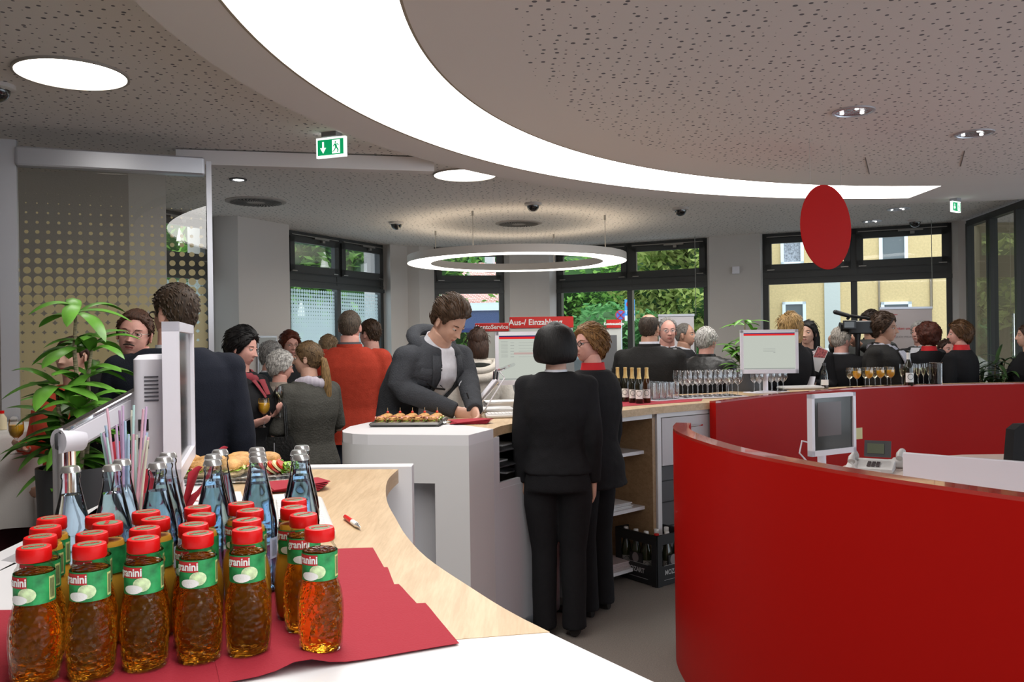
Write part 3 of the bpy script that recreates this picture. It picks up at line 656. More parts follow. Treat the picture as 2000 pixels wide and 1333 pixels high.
LABG = mat('label_green', (.02, .28, .08), .5, vary=.6, vscale=45); LABR = mat('label_red', (.55, .02, .03), .5); LABW = mat('label_white', (.85, .85, .83), .5); LABY = mat('barcode_field', (.58, .66, .25), .5); INK = mat('ink', (.02, .02, .02), .6); APP = mat('apple_print', (.62, .78, .45), .5, vary=.3, vscale=120)
def cyl_patch(mb, r, a0, a1, z0, z1, mi=0, n=8):
    vs = []
    for k in range(n+1):
        a = a0+(a1-a0)*k/n; vs += [(r*sin(a), -r*cos(a), z0), (r*sin(a), -r*cos(a), z1)]
    return mb.add(vs, [(2*k, 2*k+2, 2*k+3, 2*k+1) for k in range(n)], mi)
def wrap(vs, r, a, z): return [Vector(((r+v.z)*sin(a+v.x/r), -(r+v.z)*cos(a+v.x/r), z+v.y)) for v in vs]
JH = .170
def juice_proto(kind):
    t = thing('juice_bottle', '-', 'bottle'); R = .0205
    prof = [(.001, .004), (.020, .002), (.0265, .0), (.029, .006), (.0300, .022), (.0315, .045), (.0315, .065), (.0295, .083), (.0258, .097), (.0237, .103), (.0234, .143), (.0225, .147), (.0195, .151), (.0185, .158)]
    m = MB(); m.lathe(prof, 32, cap=False); m.build('glass', GLASSD, t)
    top = .144 if kind == 'apple' else .149
    jp = [(.0, .006)]+[(r-.0018, z+(.004 if z < .01 else 0)) for r, z in prof[2:-3]]+[(.0205, top), (.0, top)]
    m = MB(); m.lathe(jp, 28, cap=False); m.build('juice', APPLE if kind == 'apple' else ORANGE, t)
    m = MB(); m.lathe([(.0195, .157), (R, .1585), (R, .171), (.0195, .1745), (.0185, .175), (0, .1748)], 32); c = m.build('cap', CAPR, t)
    m = MB(); m.lathe([(0, .1753), (.0145, .1752)], 20, cap=False); vs, fs = text_mesh('granini', .0085, .0003, .0002)
    c2 = m.build('cap_print', CAPG, c, smooth=False)
    m = MB(); m.add([Vector((v.x, v.y, .1756+v.z)) for v in vs], fs); m.build('cap_lettering', CAPR, c, smooth=False)
    rl = .0241; m = MB(); cyl_patch(m, rl, 0, 2*pi, .104, .1425, 0, 40); lb = m.build('label', LABG, t)
    m = MB(); cyl_patch(m, rl+.0006, -1.62, -.28, .1265, .1408); m.build('red_field', LABR, lb)
    vs, fs = text_mesh('granini', .0150, .0004, .0001); m = MB(); m.add(wrap([Vector((v.x*.86, v.y, v.z)) for v in vs], rl+.0014, -.95, .1338), fs); m.build('lettering', LABW, lb, smooth=False)
    m = MB(); cyl_patch(m, rl+.0004, .80, 1.22, .107, .1375); m.build('barcode_field', LABY, lb)
    m = MB()
    for k in range(9): cyl_patch(m, rl+.0007, .86+k*.035, .872+k*.035+(.008 if k % 3 == 0 else 0), .110, .135, n=1)
    m.build('barcode', INK, lb, smooth=False)
    # pictured fruit as flat shapes on the label
    m = MB()
    for (a, z, ra, rz) in ((-.30, .1175, .45, .0095), (-.75, .1115, .50, .0060)):
        rr_ = rl+(.0008 if a > -.6 else .0013); pts = [rr_*Vector((sin(a+ra*f*cos(q)), -cos(a+ra*f*cos(q)), 0))+Vector((0, 0, z+rz*f*sin(q))) for f in (.02, .35, .7, 1) for q in [k*pi/9 for k in range(18)]]
        m.add(pts, [(i*18+j, i*18+(j+1) % 18, (i+1)*18+(j+1) % 18, (i+1)*18+j) for i in range(3) for j in range(18)], 0 if a > -.6 else 1)
    m.build('fruit_picture', [APP if kind == 'apple' else mat('orange_print', (.9, .5, .08), .5), LABW], lb, smooth=False)
    return t
JP = [(67, 1069, 'a', 'front-left corner juice bottle, amber, cut by nothing, leftmost of front row'), (83, 1048, 'a', 'amber juice bottle directly behind the leftmost front one'), (88, 1033, 'y', 'yellow juice bottle third in the leftmost file'), (101, 1013, 'y', 'rearmost juice bottle of the leftmost file, before the leftmost water bottle'),
      (176, 1064, 'a', 'amber juice bottle second from left in the front row'), (179, 1041, 'a', 'juice bottle right behind the second front bottle'), (213, 1024, 'y', 'yellow juice bottle showing its barcode between second and third files'), (198, 1009, 'y', 'rearmost juice bottle of the second file'),
      (279, 1053, 'a', 'amber juice bottle third from left in the front row'), (284, 1033, 'a', 'juice bottle right behind the third front bottle'), (298, 1014, 'y', 'yellow juice bottle third in the third file'), (284, 1002, 'y', 'rearmost juice bottle of the third file'),
      (389, 1043, 'a', 'amber juice bottle fourth from left in the front row'), (377, 1026, 'a', 'amber juice bottle peeking out left behind the fourth front one'), (391, 1007, 'y', 'yellow juice bottle third in the fourth file'), (386, 992, 'y', 'rearmost juice bottle of the fourth file'),
      (480, 1034, 'a', 'amber juice bottle fifth from left in the front row'), (482, 1018, 'y', 'yellow juice bottle right behind the fifth front bottle'), (488, 998, 'y', 'yellow juice bottle third in the fifth file'), (471, 985, 'y', 'rearmost juice bottle of the fifth file'),
      (624, 1032, 'a', 'amber juice bottle standing alone at the right end of the front row'), (592, 1006, 'a', 'amber juice bottle with full brand word, behind the rightmost one'), (574, 992, 'y', 'yellow juice bottle left behind the rightmost amber pair'), (574, 978, 'y', 'rearmost juice bottle of the rightmost file')]
JP[0] = (67, 1069, 'a', 'amber juice bottle leftmost in the front row on the red napkin')
pos = [G(x, y, ZA+JH+.002) for x, y, _, _ in JP]
for it in range(60):
    for i in range(len(pos)):
        for j in range(i):
            d = pos[i]-pos[j]; d.z = 0
            if d.length < .0635: q = d.normalized()*(.0635-d.length)*.5; pos[i] += q; pos[j] -= q
protoA = juice_proto('apple'); protoY = juice_proto('yellow'); used = {'a': False, 'y': False}
for i, (x, y, k, lab) in enumerate(JP):
    src = protoA if k == 'a' else protoY
    o = src if not used[k] else copy_tree(src); used[k] = True
    o.location = (pos[i].x, pos[i].y, ZA+.0035); o.scale = (1, 1, .97)
    az = atan2(pos[i].x, pos[i].y)
    rot = {21: .75, 6: -1.6, 7: .4, 17: .9, 20: .30, 14: -.5, 22: .5, 23: .3}.get(i, random.uniform(-.2, .2)+(.35 if i > 3 else .0)); o.rotation_euler = (0, 0, -az+rot-.15)
    tag(o, lab, 'bottle', 'juice bottles on the near counter')
def water_proto():
    t = thing('water_bottle', '-', 'bottle')
    prof = [(.001, .003), (.024, .0), (.0295, .004), (.031, .012), (.031, .055), (.0302, .058), (.0302, .098), (.031, .101), (.031, .108), (.0300, .112), (.0308, .116), (.0285, .135), (.0235, .160), (.0180, .185), (.0145, .203), (.0132, .215), (.0148, .218), (.0148, .223), (.0130, .226), (.0128, .232)]
    m = MB(); m.lathe(prof, 28, cap=False); m.build('glass', BLUEG, t)
    m = MB(); m.lathe([(0, .006)]+[(r-.0016, z+(.004 if z < .006 else 0)) for r, z in prof[2:13]]+[(.0165, .190), (0, .190)], 24, cap=False); m.build('water', WATER, t)
    m = MB(); vs = []
    for k in range(42):
        a = 2*pi*k/42; r = .0150 if k % 2 else .0158; vs.append((r, a))
    rings = [[Vector((r*cos(a), r*sin(a), .227)) for r, a in vs], [Vector((.0140*cos(a), .0140*sin(a), .2335)) for r, a in vs], [Vector((.0118*cos(a), .0118*sin(a), .2365)) for r, a in vs]]
    m.loftpts(rings); m.build('crown_cap', mat('crown_cap_metal', (.75, .75, .74), .22, metal=.9), t, angle=50)
    m = MB(); cyl_patch(m, .0312, .55, 1.25, .060, .096); lb = m.build('label', mat('pale_blue_label', (.55, .66, .85), .5), t)
    m = MB()
    for k in range(8): cyl_patch(m, .0315, .70+k*.045, .712+k*.045, .064, .092, n=1)
    m.build('barcode', INK, lb, smooth=False); return t
WP = [(139, 912, 'water bottle standing alone at the left beside the chrome post'), (222, 907, 'front water bottle of the pair before the straws'), (234, 901, 'rear water bottle of the pair before the straws'), (307, 905, 'front water bottle of the three before the monitor edge'), (320, 894, 'middle water bottle of the three before the monitor edge'), (328, 885, 'rear water bottle of the three before the monitor edge'),
      (415, 899, 'front water bottle of the three left of the sandwich tray centre'), (417, 888, 'middle water bottle of the three before the bread rolls'), (429, 880, 'rear water bottle of the three before the bread rolls'), (504, 892, 'front water bottle of the three before the lettuce end of the tray'), (503, 884, 'middle water bottle of the three before the lettuce end of the tray'), (502, 876, 'rear water bottle of the three before the lettuce end of the tray'),
      (587, 888, 'front water bottle of the rightmost three'), (584, 880, 'middle water bottle of the rightmost three'), (589, 872, 'rear water bottle of the rightmost three')]
wp = [G(x, y, ZA+.2330) for x, y, _ in WP]
for it in range(80):
    for i in range(len(wp)):
        for j in range(i):
            d = wp[i]-wp[j]; d.z = 0
            if d.length < .0635: q = d.normalized()*(.0635-d.length)*.5; wp[i] += q; wp[j] -= q
        for j in range(len(pos)):
            d = wp[i]-pos[j]; d.z = 0
            if d.length < .0655: wp[i] += d.normalized()*(.0655-d.length)
wproto = water_proto()
for i, (x, y, lab) in enumerate(WP):
    o = wproto if i == 0 else copy_tree(wproto); o.location = (wp[i].x, wp[i].y, ZA+.0030); o.scale = (1, 1, .975); o.rotation_euler = (0, 0, -atan2(wp[i].x, wp[i].y)+random.uniform(-.3, .3)); tag(o, lab, 'bottle', 'blue water bottles on the near counter')
# napkins laid out under the bottles
def sheet(corners, z, name, m_, label, cat, group=None, wave=.0, nx=14, ny=14, amp=.0006, lift=None, z2=None):
    c = [Vector(p) for p in corners]; mb = MB(); vs = []
    for i in range(nx+1):
        for j in range(ny+1):
            u = i/nx; v = j/ny; p = c[0]*(1-u)*(1-v)+c[1]*u*(1-v)+c[2]*u*v+c[3]*(1-u)*v
            zz = z+abs(amp*sin(11*u+3*v)+amp*sin(17*v+5*u))*.5
            if lift: zz += lift(u, v)
            vs.append((p.x, p.y, zz))
    n = len(vs); W = ny+1; top = [(i*W+j, (i+1)*W+j, (i+1)*W+j+1, i*W+j+1) for i in range(nx) for j in range(ny)]
    mb.add(vs+[(a, b, q-.0006) for a, b, q in vs], top+[tuple(k+n for k in reversed(f)) for f in top])
    rim = [i*W for i in range(nx+1)]+[nx*W+j for j in range(1, W)]+[i*W+ny for i in range(nx-1, -1, -1)]+[j for j in range(ny-1, 0, -1)]
    mb.f += [(rim[k], rim[(k+1) % len(rim)], rim[(k+1) % len(rim)]+n, rim[k]+n) for k in range(len(rim))]; mb.m += [0]*len(rim)
    return tag(mb.build(name, m_, angle=60), label, cat, group)
g_ = lambda x, y: G(x, y, ZA)
grp = 'red napkins under the bottles'
sheet([g_(728, 1071), g_(756, 1120), g_(330, 1150), g_(330, 1085)], ZA+.0010, 'paper_napkin', REDNAP, 'red napkin farthest from the front, nearest the keyboard', 'napkin', grp)
sheet([g_(757, 1110), g_(774, 1154), g_(300, 1190), g_(320, 1130)], ZA+.0017, 'paper_napkin', REDNAP, 'second red napkin from the back of the right-hand row', 'napkin', grp)
sheet([g_(779, 1144), g_(826, 1195), g_(330, 1240), g_(330, 1170)], ZA+.0024, 'paper_napkin', REDNAP, 'third red napkin from the back of the right-hand row', 'napkin', grp)
sheet([g_(831, 1182), g_(897, 1262), g_(430, 1342), g_(400, 1205)], ZA+.0031, 'paper_napkin', REDNAP, 'front red napkin with lifted wavy edge at the right', 'napkin', grp, lift=lambda u, v: .014*max(0, u-.6)*2.5*math.exp(-((v-.68)/.10)**2)+.003*max(0, u-.7)*abs(sin(9*v)))
sheet([g_(430, 1195), g_(446, 1345), g_(0, 1380), g_(-40, 1195)], ZA+.0022, 'paper_napkin', REDNAP, 'red napkin at the lower left under the leftmost bottles', 'napkin', grp)
sheet([g_(330, 1100), g_(340, 1170), g_(90, 1190), g_(120, 1110)], ZA+.0010, 'paper_napkin', REDNAP, 'red napkin under the rear left bottles', 'napkin', grp)
# pen
a = G(673, 1009, ZA+.007); b = G(704, 1031, ZA+.007); d = (b-a).normalized(); t = thing('ballpoint_pen', 'red and white ballpoint pen lying on the oak top', 'pen'); L = (b-a).length
P_ = lambda k: a+d*L*k
m = MB(); m.tube([P_(0), P_(.04), P_(.5)], [.003, .0052, .0058], 12); m.build('barrel', CAPR, t)
m = MB(); m.tube([P_(.5), P_(.78)], [.0058, .0060], 12); m.build('grip', LABW, t)
m = MB(); m.tube([P_(.78), P_(.94), P_(1.0)], [.0058, .0025, .001], 12); m.build('tip', CHROME, t)
m = MB(); m.tube([P_(0), P_(-.03)], [.003, .003], 8); m.build('button', LABW, t)
# keyboard and desk papers on the near counter
k0 = G(629, 980, ZA); k1 = G(660, 1059, ZA); kd = (k1-k0); ka = atan2(kd.y, kd.x); kn = Vector((-sin(ka), cos(ka), 0)); kc = (k0+k1)/2-kn*.082
if kc.x > (k0+k1).x/2: kc = (k0+k1)/2+kn*.082
def keyboard(c, rz, label, L=.44, W=.16):
    t = thing('keyboard', label, 'keyboard', (c.x, c.y, c.z), rz)
    m = MB(); m.rbox((0, 0, .010), (L, W, .018), .012); m.build('body', GPLAST, t)
    m = MB()
    for r in range(5):
        for q in range(18): m.box((-L/2+.022+q*(L-.04)/17.5, -W/2+.028+r*.026, .0215), (.0185, .021, .006))
    m.build('keys', mat('key_grey', (.70, .69, .68), .5), t, smooth=False); return t
keyboard(Vector((kc.x, kc.y, ZA+.001)), ka, 'light grey keyboard lying behind the juice bottles', L=.42)
t = thing('notepad', 'white spiral notepad lying left of the keyboard behind the bottles', 'notepad', (*G(500, 1000, ZA+.001).xy, ZA+.001), ka)
m = MB(); m.box((0, 0, .008), (.28, .15, .016)); m.build('pages', PAPER, t, smooth=False)
m = MB()
for k in range(18): m.tube([(-.13+k*.0153, .075, .004), (-.13+k*.0153, .082, .012), (-.13+k*.0153, .072, .019)], .0012, 5)
m.build('spiral', SILVER, t)
sheet([G(348, 962, ZA), G(470, 962, ZA), G(480, 992, ZA), G(345, 990, ZA)], ZA+.0015, 'flyer', PAPER, 'white flyer with red swirl print before the sandwich tray', 'paper')
m = MB(); pz = [G(400+18*cos(a)-3*a, 974+5*sin(a), ZA+.0042) for a in [k*.45 for k in range(12)]]; m.tube(pz, .003, 5, flat=.2, up=(0, 0, 1)); fp = m.build('red_swirl', LABR); fp.parent = bpy.data.objects['flyer']
sheet([G(240, 975, ZA), G(345, 968, ZA), G(350, 1000, ZA), G(235, 1010, ZA)], ZA+.0015, 'flyer', PAPER, 'white papers left of the flyer with the red swirl', 'paper')
# ---------------------------------------------------------------- food
CRUST = mat('bread_crust', (.62, .33, .11), .6, bump=.6, bscale=70, vary=.35, vscale=28); CRUMB = mat('bread_crumb', (.80, .62, .36), .8, bump=.6, bscale=160)
HAM = mat('ham', (.62, .25, .20), .35, vary=.35, vscale=60); SALAMI = mat('dark_ham', (.26, .05, .045), .35, vary=.5, vscale=70); LETT = mat('lettuce', (.28, .50, .06), .5, vary=.4, vscale=60); CHEESE = mat('cheese', (.85, .74, .38), .5); TOM = mat('tomato', (.60, .03, .01), .25, coat=.5); PICK = mat('toothpick', (.72, .55, .32), .6); FOIL = mat('foil', (.78, .78, .78), .28, metal=.9, bump=.8, bscale=90)
def frill(mb, rx, ry, z, seed):
    random.seed(seed); n = 40; vs = []
    for k in range(n):
        a = 2*pi*k/n; q = 1+.10*sin(5*a+seed)+random.uniform(-.05, .05)
        vs += [(rx*.6*cos(a), ry*.6*sin(a), z), (rx*q*cos(a), ry*q*sin(a), z+random.uniform(-.006, .006))]
    return mb.add(vs, [(2*k, 2*((k+1) % n), 2*((k+1) % n)+1, 2*k+1) for k in range(n)])
def roll(loc, rz, s, label, group, fill=HAM, tall=.5, tilt=0.0, pick=False, top=True):
    t = thing('sandwich_roll', label, 'sandwich', loc, rz, group); t.rotation_euler = (tilt, 0, rz); r = .045*s
    m = MB(); m.ell((0, 0, r*.35), (r*1.05, r*.85, r*.35), 18, 8); m.build('bottom_half', CRUMB, t)
    m = MB(); frill(m, r*1.12, r*.95, r*.62, 3); m.build('lettuce', LETT, t)
    m = MB(); frill(m, r*1.10, r*.92, r*.70, 7); m.ell((0, 0, r*.69), (r, r*.8, r*.08), 16, 6); m.build('filling', fill, t)
    if top:
        m = MB(); m.ell((0, 0, r*.80), (r*1.02, r*.82, r*tall), 20, 10); mb2 = m; o = m.build('top_half', CRUST, t)
    if pick:
        m = MB(); m.tube([(0, 0, r*.9), (.003, 0, r*.9+.055*s)], .0009, 6); m.build('toothpick', PICK, t)
        m = MB(); m.ell((0, 0, r*.9+.024*s), (.010*s, .010*s, .009*s), 12, 8); m.build('tomato', TOM, t)
    return t
# near tray
tc_ = G(455, 932, ZA); t = thing('serving_tray', 'silver foil tray with bread rolls at the far end of the near counter', 'tray', (tc_.x, tc_.y, ZA+.001), radians(8))
m = MB(); m.rbox((0, 0, .004), (.42, .28, .006), .04); m.build('base', FOIL, t)
m = MB(); m.loftpts([[Vector((a_*cos(q)*abs(cos(q))**-.4 if abs(cos(q)) > .01 else 0, 0, 0)) for q in (0, 1, 2)] for a_ in (1, 1)], cap=False) if False else None
m = MB(); rr = [(.20, .13, .006), (.215, .145, .018), (.225, .153, .018)]
m.loftpts([[Vector((math.copysign(abs(cos(q))**.4, cos(q))*x*(1+.006*sin(40*q)), math.copysign(abs(sin(q))**.4, sin(q))*y*(1+.006*sin(40*q)), z)) for q in [k*2*pi/80 for k in range(80)]] for x, y, z in rr], cap=False); m.build('fluted_rim', FOIL, t)
places = ['left front corner', 'left middle', 'left back', 'second from left in front', 'second row middle', 'second row back', 'centre front', 'centre middle', 'centre back']
q = 0
for ix in range(4):
    for iy in range(3):
        if ix == 3 and iy != 2: continue
        x = -.155+ix*.085+random.uniform(-.006, .006); y = -.085+iy*.08
        v = Matrix.Rotation(radians(8), 3, 'Z') @ Vector((x, y, 0))
        lab = 'brown bread roll sandwich on the foil tray, column %s from left, %s row' % (('first', 'second', 'third', 'fourth')[ix], ('front', 'middle', 'back')[iy])
        random.seed(100+q); roll((tc_.x+v.x, tc_.y+v.y, ZA+.010), random.uniform(0, 3), 1.0+random.uniform(-.08, .08), lab, 'rolls on the near tray', HAM if q % 2 else CHEESE, tilt=random.uniform(-.1, .15)); q += 1
v = Matrix.Rotation(radians(8), 3, 'Z') @ Vector((.145, -.02, 0)); t = thing('mozzarella_slices', 'white cheese and tomato slices beside the lettuce on the foil tray', 'food', (tc_.x+v.x, tc_.y+v.y, ZA+.009))
for k in range(5):
    m = MB(); m.lathe([(0, -.003), (.030, -.003), (.030, .003), (0, .003)], 20, ((k-2)*.014-.01, .0, .018+.001*k), M=Matrix.Rotation(.7, 3, 'Y')); m.build('slice', CHEESE if k % 2 else TOM, t)
v = Matrix.Rotation(radians(8), 3, 'Z') @ Vector((.185, -.04, 0)); m = MB()
for k in range(9): frill(m, .030-.001*k, .028, .004+k*.0035, k)
tag(m.build('lettuce_garnish', LETT, loc=(tc_.x+v.x, tc_.y+v.y, ZA+.012)), 'bright green frilly lettuce at the right end of the foil tray', 'food')
# fanned red napkins
def napkin_fan(c, rz, label, w=.16, n=5):
    t = thing('napkin_stack', label, 'napkins', (c.x, c.y, c.z), rz)
    for k in range(n):
        m = MB(); pts = []
        a = (k-n/2)*.10; R = Matrix.Rotation(a, 3, 'Z'); zz = .001+k*.0022
        q = [R @ Vector((sx*w/2, sy*w/2, zz)) for sx, sy in ((-1, -1), (1, -1), (1, 1), (-1, 1))]
        vs = [p+Vector((0, 0, (.004 if i == 1 else 0)*(k+1)*.6)) for i, p in enumerate(q)]; vs += [p+Vector((0, 0, .0018)) for p in vs]
        m.add(vs, [(3, 2, 1, 0), (4, 5, 6, 7), (0, 1, 5, 4), (1, 2, 6, 5), (2, 3, 7, 6), (3, 0, 4, 7)]); m.build('napkin', REDNAP, t, smooth=False)
c = G(580, 953, ZA); napkin_fan(Vector((c.x, c.y, ZA+.001)), .3, 'fanned red napkins beside the foil tray on the near counter')
c = G(918, 826, ZB); napkin_fan(Vector((c.x, c.y, ZB+.001)), .2, 'stack of red napkins on the island counter right of the dark tray', w=.20)
# far dark tray with skewered rolls
tr_c = G(800, 829, ZB); t = thing('serving_tray', 'dark square tray of ham rolls on the white island end', 'tray', (tr_c.x, tr_c.y, ZB+.001), radians(-4))
m = MB(); m.box((0, 0, .003), (.34, .26, .005)); 
for s in (-1, 1): m.box((s*.175, 0, .010), (.02, .29, .014), M=Matrix.Rotation(-s*.7, 3, 'Y')); m.box((0, s*.138, .010), (.36, .02, .014), M=Matrix.Rotation(s*.7, 3, 'X'))
m.build('tray_body', mat('tray_dark', (.10, .095, .09), .35, metal=.5), t, smooth=False)
m = MB(); frill(m, .20, .14, .010, 2); m.build('paper_lace', FOIL, t, smooth=False)
for ix in range(5):
    for iy in range(3):
        x = -.135+ix*.068; y = -.085+iy*.082; v = Matrix.Rotation(radians(-4), 3, 'Z') @ Vector((x, y, 0)); random.seed(300+ix*3+iy)
        lab = 'small %s roll on the dark tray, %s from left, %s row' % (('ham' if iy == 0 else 'cheese'), ('first', 'second', 'third', 'fourth', 'fifth')[ix], ('front', 'middle', 'back')[iy])
        roll((tr_c.x+v.x, tr_c.y+v.y, ZB+.008), random.uniform(-.3, .3)+1.57, .78, lab, 'rolls on the dark tray', SALAMI if iy == 0 else CHEESE, pick=(iy == 2), top=True, tilt=.0)
        if iy == 0:
            m = MB(); frill(m, .036, .030, .036, ix); m.ell((0, 0, .034), (.030, .024, .012), 14, 8); o = m.build('ham_topping', SALAMI if ix % 2 else HAM, [q for q in COL.objects if q.get('label') == lab][0])
# ---------------------------------------------------------------- monitors
SCRD = mat('screen_dark', (.06, .062, .06), .12, spec=.6); SCRL = glow('screen_lit', (.70, .74, .66), .62); UIR = glow('screen_red', (.75, .03, .03), .8); UIB = glow('screen_navy', (.03, .03, .18), .6); UIG = glow('screen_grey', (.42, .44, .42), .55); UIP = glow('screen_pink', (.72, .52, .48), .6)
def monitor(loc, rz, w, h, label, ui=None, back=True):
    t = thing('monitor', label, 'monitor', loc, rz); b = .022
    m = MB()
    for c, s in (((0, 0, h/2-b/2), (w, .035, b)), ((0, 0, -h/2+b*.7), (w, .035, b*1.4)), ((-w/2+b/2, 0, 0), (b, .035, h)), ((w/2-b/2, 0, 0), (b, .035, h))): m.box(c, s)
    m.box((0, .012, 0), (w-.01, .010, h-.01)); m.build('bezel', WPLAST, t, smooth=False)
    m = MB(); m.box((0, -.006, b*.2), (w-2*b, .004, h-2.4*b)); sc = m.build('screen', SCRD if not ui else SCRL, t, smooth=False)
    if ui:
        W = w-2*b-.006; Hh = h-2.4*b-.006; y = -.0088
        def bar(x0, x1, z0, z1, mt, nm, mb=None): k = MB(); k.box(((x0+x1)/2*W, y, b*.2+(z0+z1)/2*Hh), ((x1-x0)*W, .0008, (z1-z0)*Hh)); k.build(nm, mt, sc, smooth=False)
        bar(-.5, .5, .475, .5, UIB, 'title_bar'); bar(-.5, .5, .425, .475, UIR, 'red_bar')
        k = MB()
        if ui == 'form':
            bar(-.22, .5, .07, .115, UIP, 'pink_field')
            for r in range(12):
                k.box(((-.40)*W, y, b*.2+(.37-r*.032)*Hh), (.13*W, .0008, .006*Hh))
                if r % 2: k.box(((-.25)*W, y, b*.2+(.37-r*.032)*Hh), (.07*W, .0008, .008*Hh)); k.box(((.05)*W, y, b*.2+(.37-r*.032)*Hh), (.35*W, .0008, .004*Hh))
        else:
            for r in range(3): k.box((.0, y, b*.2+(.06-r*.035)*Hh), (.24*W, .0008, .006*Hh))
            k.box((.10*W, y, b*.2-.05*Hh), (.04*W, .0008, .012*Hh))
        k.box((0, y, b*.2-.487*Hh), (W, .0008, .02*Hh)); k.build('screen_text', UIG, sc, smooth=False)
    if back:
        m = MB(); m.loftpts([[Vector((x*w*q, y, z*h*q2)) for x, z in ((-.5, -.42), (.5, -.42), (.5, .40), (-.5, .40))] for y, q, q2 in ((.016, .92, .96), (.045, .78, .86), (.062, .55, .72))]); m.build('back_shell', WPLAST, t, smooth=False)
    return t
# near monitor with its chrome arm
pn = Vector((-.745, 1.86, 0)); pf = Vector((-.885, 2.32, 0)); mv = pf-pn; ma = atan2(mv.y, mv.x); zc = (1.609+1.249)/2
mt = monitor(Vector(((pn.x+pf.x)/2-.012, (pn.y+pf.y)/2, zc)), ma, mv.length, .36, 'large white monitor seen almost edge-on with chrome arm, near left', back=False)
# local x runs along the screen; the screen must look to the right (+X world) so local -y is the front
m = MB(); m.rbox((-.02, .055, -.03), (.26, .07, .27), .02); bk = m.build('back_housing', WPLAST, mt)
m = MB()
for k in range(7): m.box((-.1505, .05, .055-k*.009), (.003, .030, .0035))
m.build('vent_slots', mat('slot_grey', (.10, .10, .12), .6), bk, smooth=False)
m = MB()
for k in range(2): m.box((-.1505, .068, -.055-k*.042), (.004, .022, .026))
m.build('ports', mat('port_black', (.02, .02, .02), .3), bk, smooth=False)
fw = Vector((cos(ma), sin(ma), 0)); bkd = Vector((-sin(ma), cos(ma), 0)); mc = mt.location+bkd*.09
at_ = empty('monitor_arm'); at_.parent = mt; at_.matrix_parent_inverse = (Matrix.Translation(mt.location) @ Matrix.Rotation(ma, 4, 'Z')).inverted()
jt = Vector((-.905, 2.02, 1.418)); el = Vector((-1.005, 1.90, 1.345)); base = Vector((-1.005, 1.90, ZA))
m = MB(); m.tube([(mc.x+.0, mc.y, 1.40), (mc.x-.045, mc.y, 1.405)], [.032, .030], 20); m.tube([(mc.x-.04, mc.y, 1.405), jt], [.008, .008], 10); m.tube([jt+Vector((-.012, .02, 0)), jt+Vector((.012, -.02, 0))], .026, 18); m.build('tilt_joint', CHROME, at_)
dv = (jt-el); m = MB(); A_ = Matrix.Rotation(atan2(dv.y, dv.x), 3, 'Z') @ Matrix.Rotation(-math.asin(dv.z/dv.length), 3, 'Y'); m.rbox((jt+el)/2, (dv.length+.02, .034, .048), .012, M=A_); m.build('upper_arm', WPLAST, at_)
m = MB(); m.rbox((jt+el)/2+A_ @ Vector((0, 0, .027)), (dv.length+.03, .036, .010), .004, M=A_); m.build('chrome_cover', CHROME, at_)
m = MB(); m.tube([el+Vector((-.012, -.024, .0)), el+Vector((.012, .024, .0))], .028, 20); m.build('elbow_joint', WPLAST, at_)
m = MB(); m.tube([el+Vector((-.018, -.028, 0)), el+Vector((-.0125, -.025, 0))], [.016, .020], 18); m.build('elbow_cap', DGREY, at_)
m = MB(); m.tube([(el.x-.012, el.y, ZA+.02), (el.x-.012, el.y, el.z-.012), (el.x, el.y, el.z+.012)], [.024, .024, .022], 20); m.build('post', CHROME, at_)
m = MB(); m.lathe([(0, 0), (.05, 0), (.05, .015), (.025, .02)], 24, (el.x-.012, el.y, ZA)); m.build('base', CHROME, at_)
for o_ in (.0, .02):
    m = MB(); m.tube([jt+Vector((.03, .01, -.035)), jt+Vector((.05+o_, 0, -.06)), jt+Vector((.09+o_, -.02, -.13-o_)), jt+Vector((.10+o_, -.02, -.24)), (jt.x+.09+o_, jt.y-.02, ZA+.01)], .0045, 8); m.build('cable', WPLAST, at_)
# straws in a glass with red napkins
sc0 = G(232, 1085, ZA); t = thing('straw_glass', 'glass full of pastel drinking straws left of the near monitor', 'straws', (sc0.x, sc0.y+.05, ZA+.002))
m = MB(); m.lathe([(0, 0), (.028, 0), (.036, .11)], 24, cap=False); m.build('glass', GLASS, t)
cols = [(.75, .45, .55), (.45, .62, .80), (.50, .75, .72), (.72, .74, .60), (.62, .45, .66)]
for k in range(30):
    random.seed(k); a = random.uniform(0, 6.28); r0 = random.uniform(0, .02); r1 = random.uniform(.012, .052); h = random.uniform(.22, .30)
    cm = mat('straw_%d' % (k % 5), cols[k % 5], .35)
    m = MB(); m.tube([(r0*cos(a), r0*sin(a), .006), (r1*cos(a)*1.1, r1*sin(a)*.6, h)], .0026, 7); m.build('straw', cm, t)
t = thing('napkin_bundle', 'bunched red napkins spreading behind the straws', 'napkins', (sc0.x+.02, sc0.y+.20, ZA+.001))
for s, xr, zt in ((-1, -.115, .185), (1, .115, .165), (-1, -.05, .12), (1, .055, .12)):
    vs = []; n = 10
    for i in range(n+1):
        u = i/n
        for j in range(5):
            v = j/4-.5; w = .10*(1-u)**.6*(1 if j else 1); x = xr*u**1.1; z = .02+zt*u-.03*sin(pi*u)
            vs.append((x+v*.02, .02*s+v*.03, max(.002, z+v*w*.95+.006*sin(7*u+4*v))))
    m = MB(); m.add(vs, [(i*5+j, (i+1)*5+j, (i+1)*5+j+1, i*5+j+1) for i in range(n) for j in range(4)]); o = m.build('napkin', REDNAP, t); so = o.modifiers.new('s', 'SOLIDIFY'); so.thickness = .002
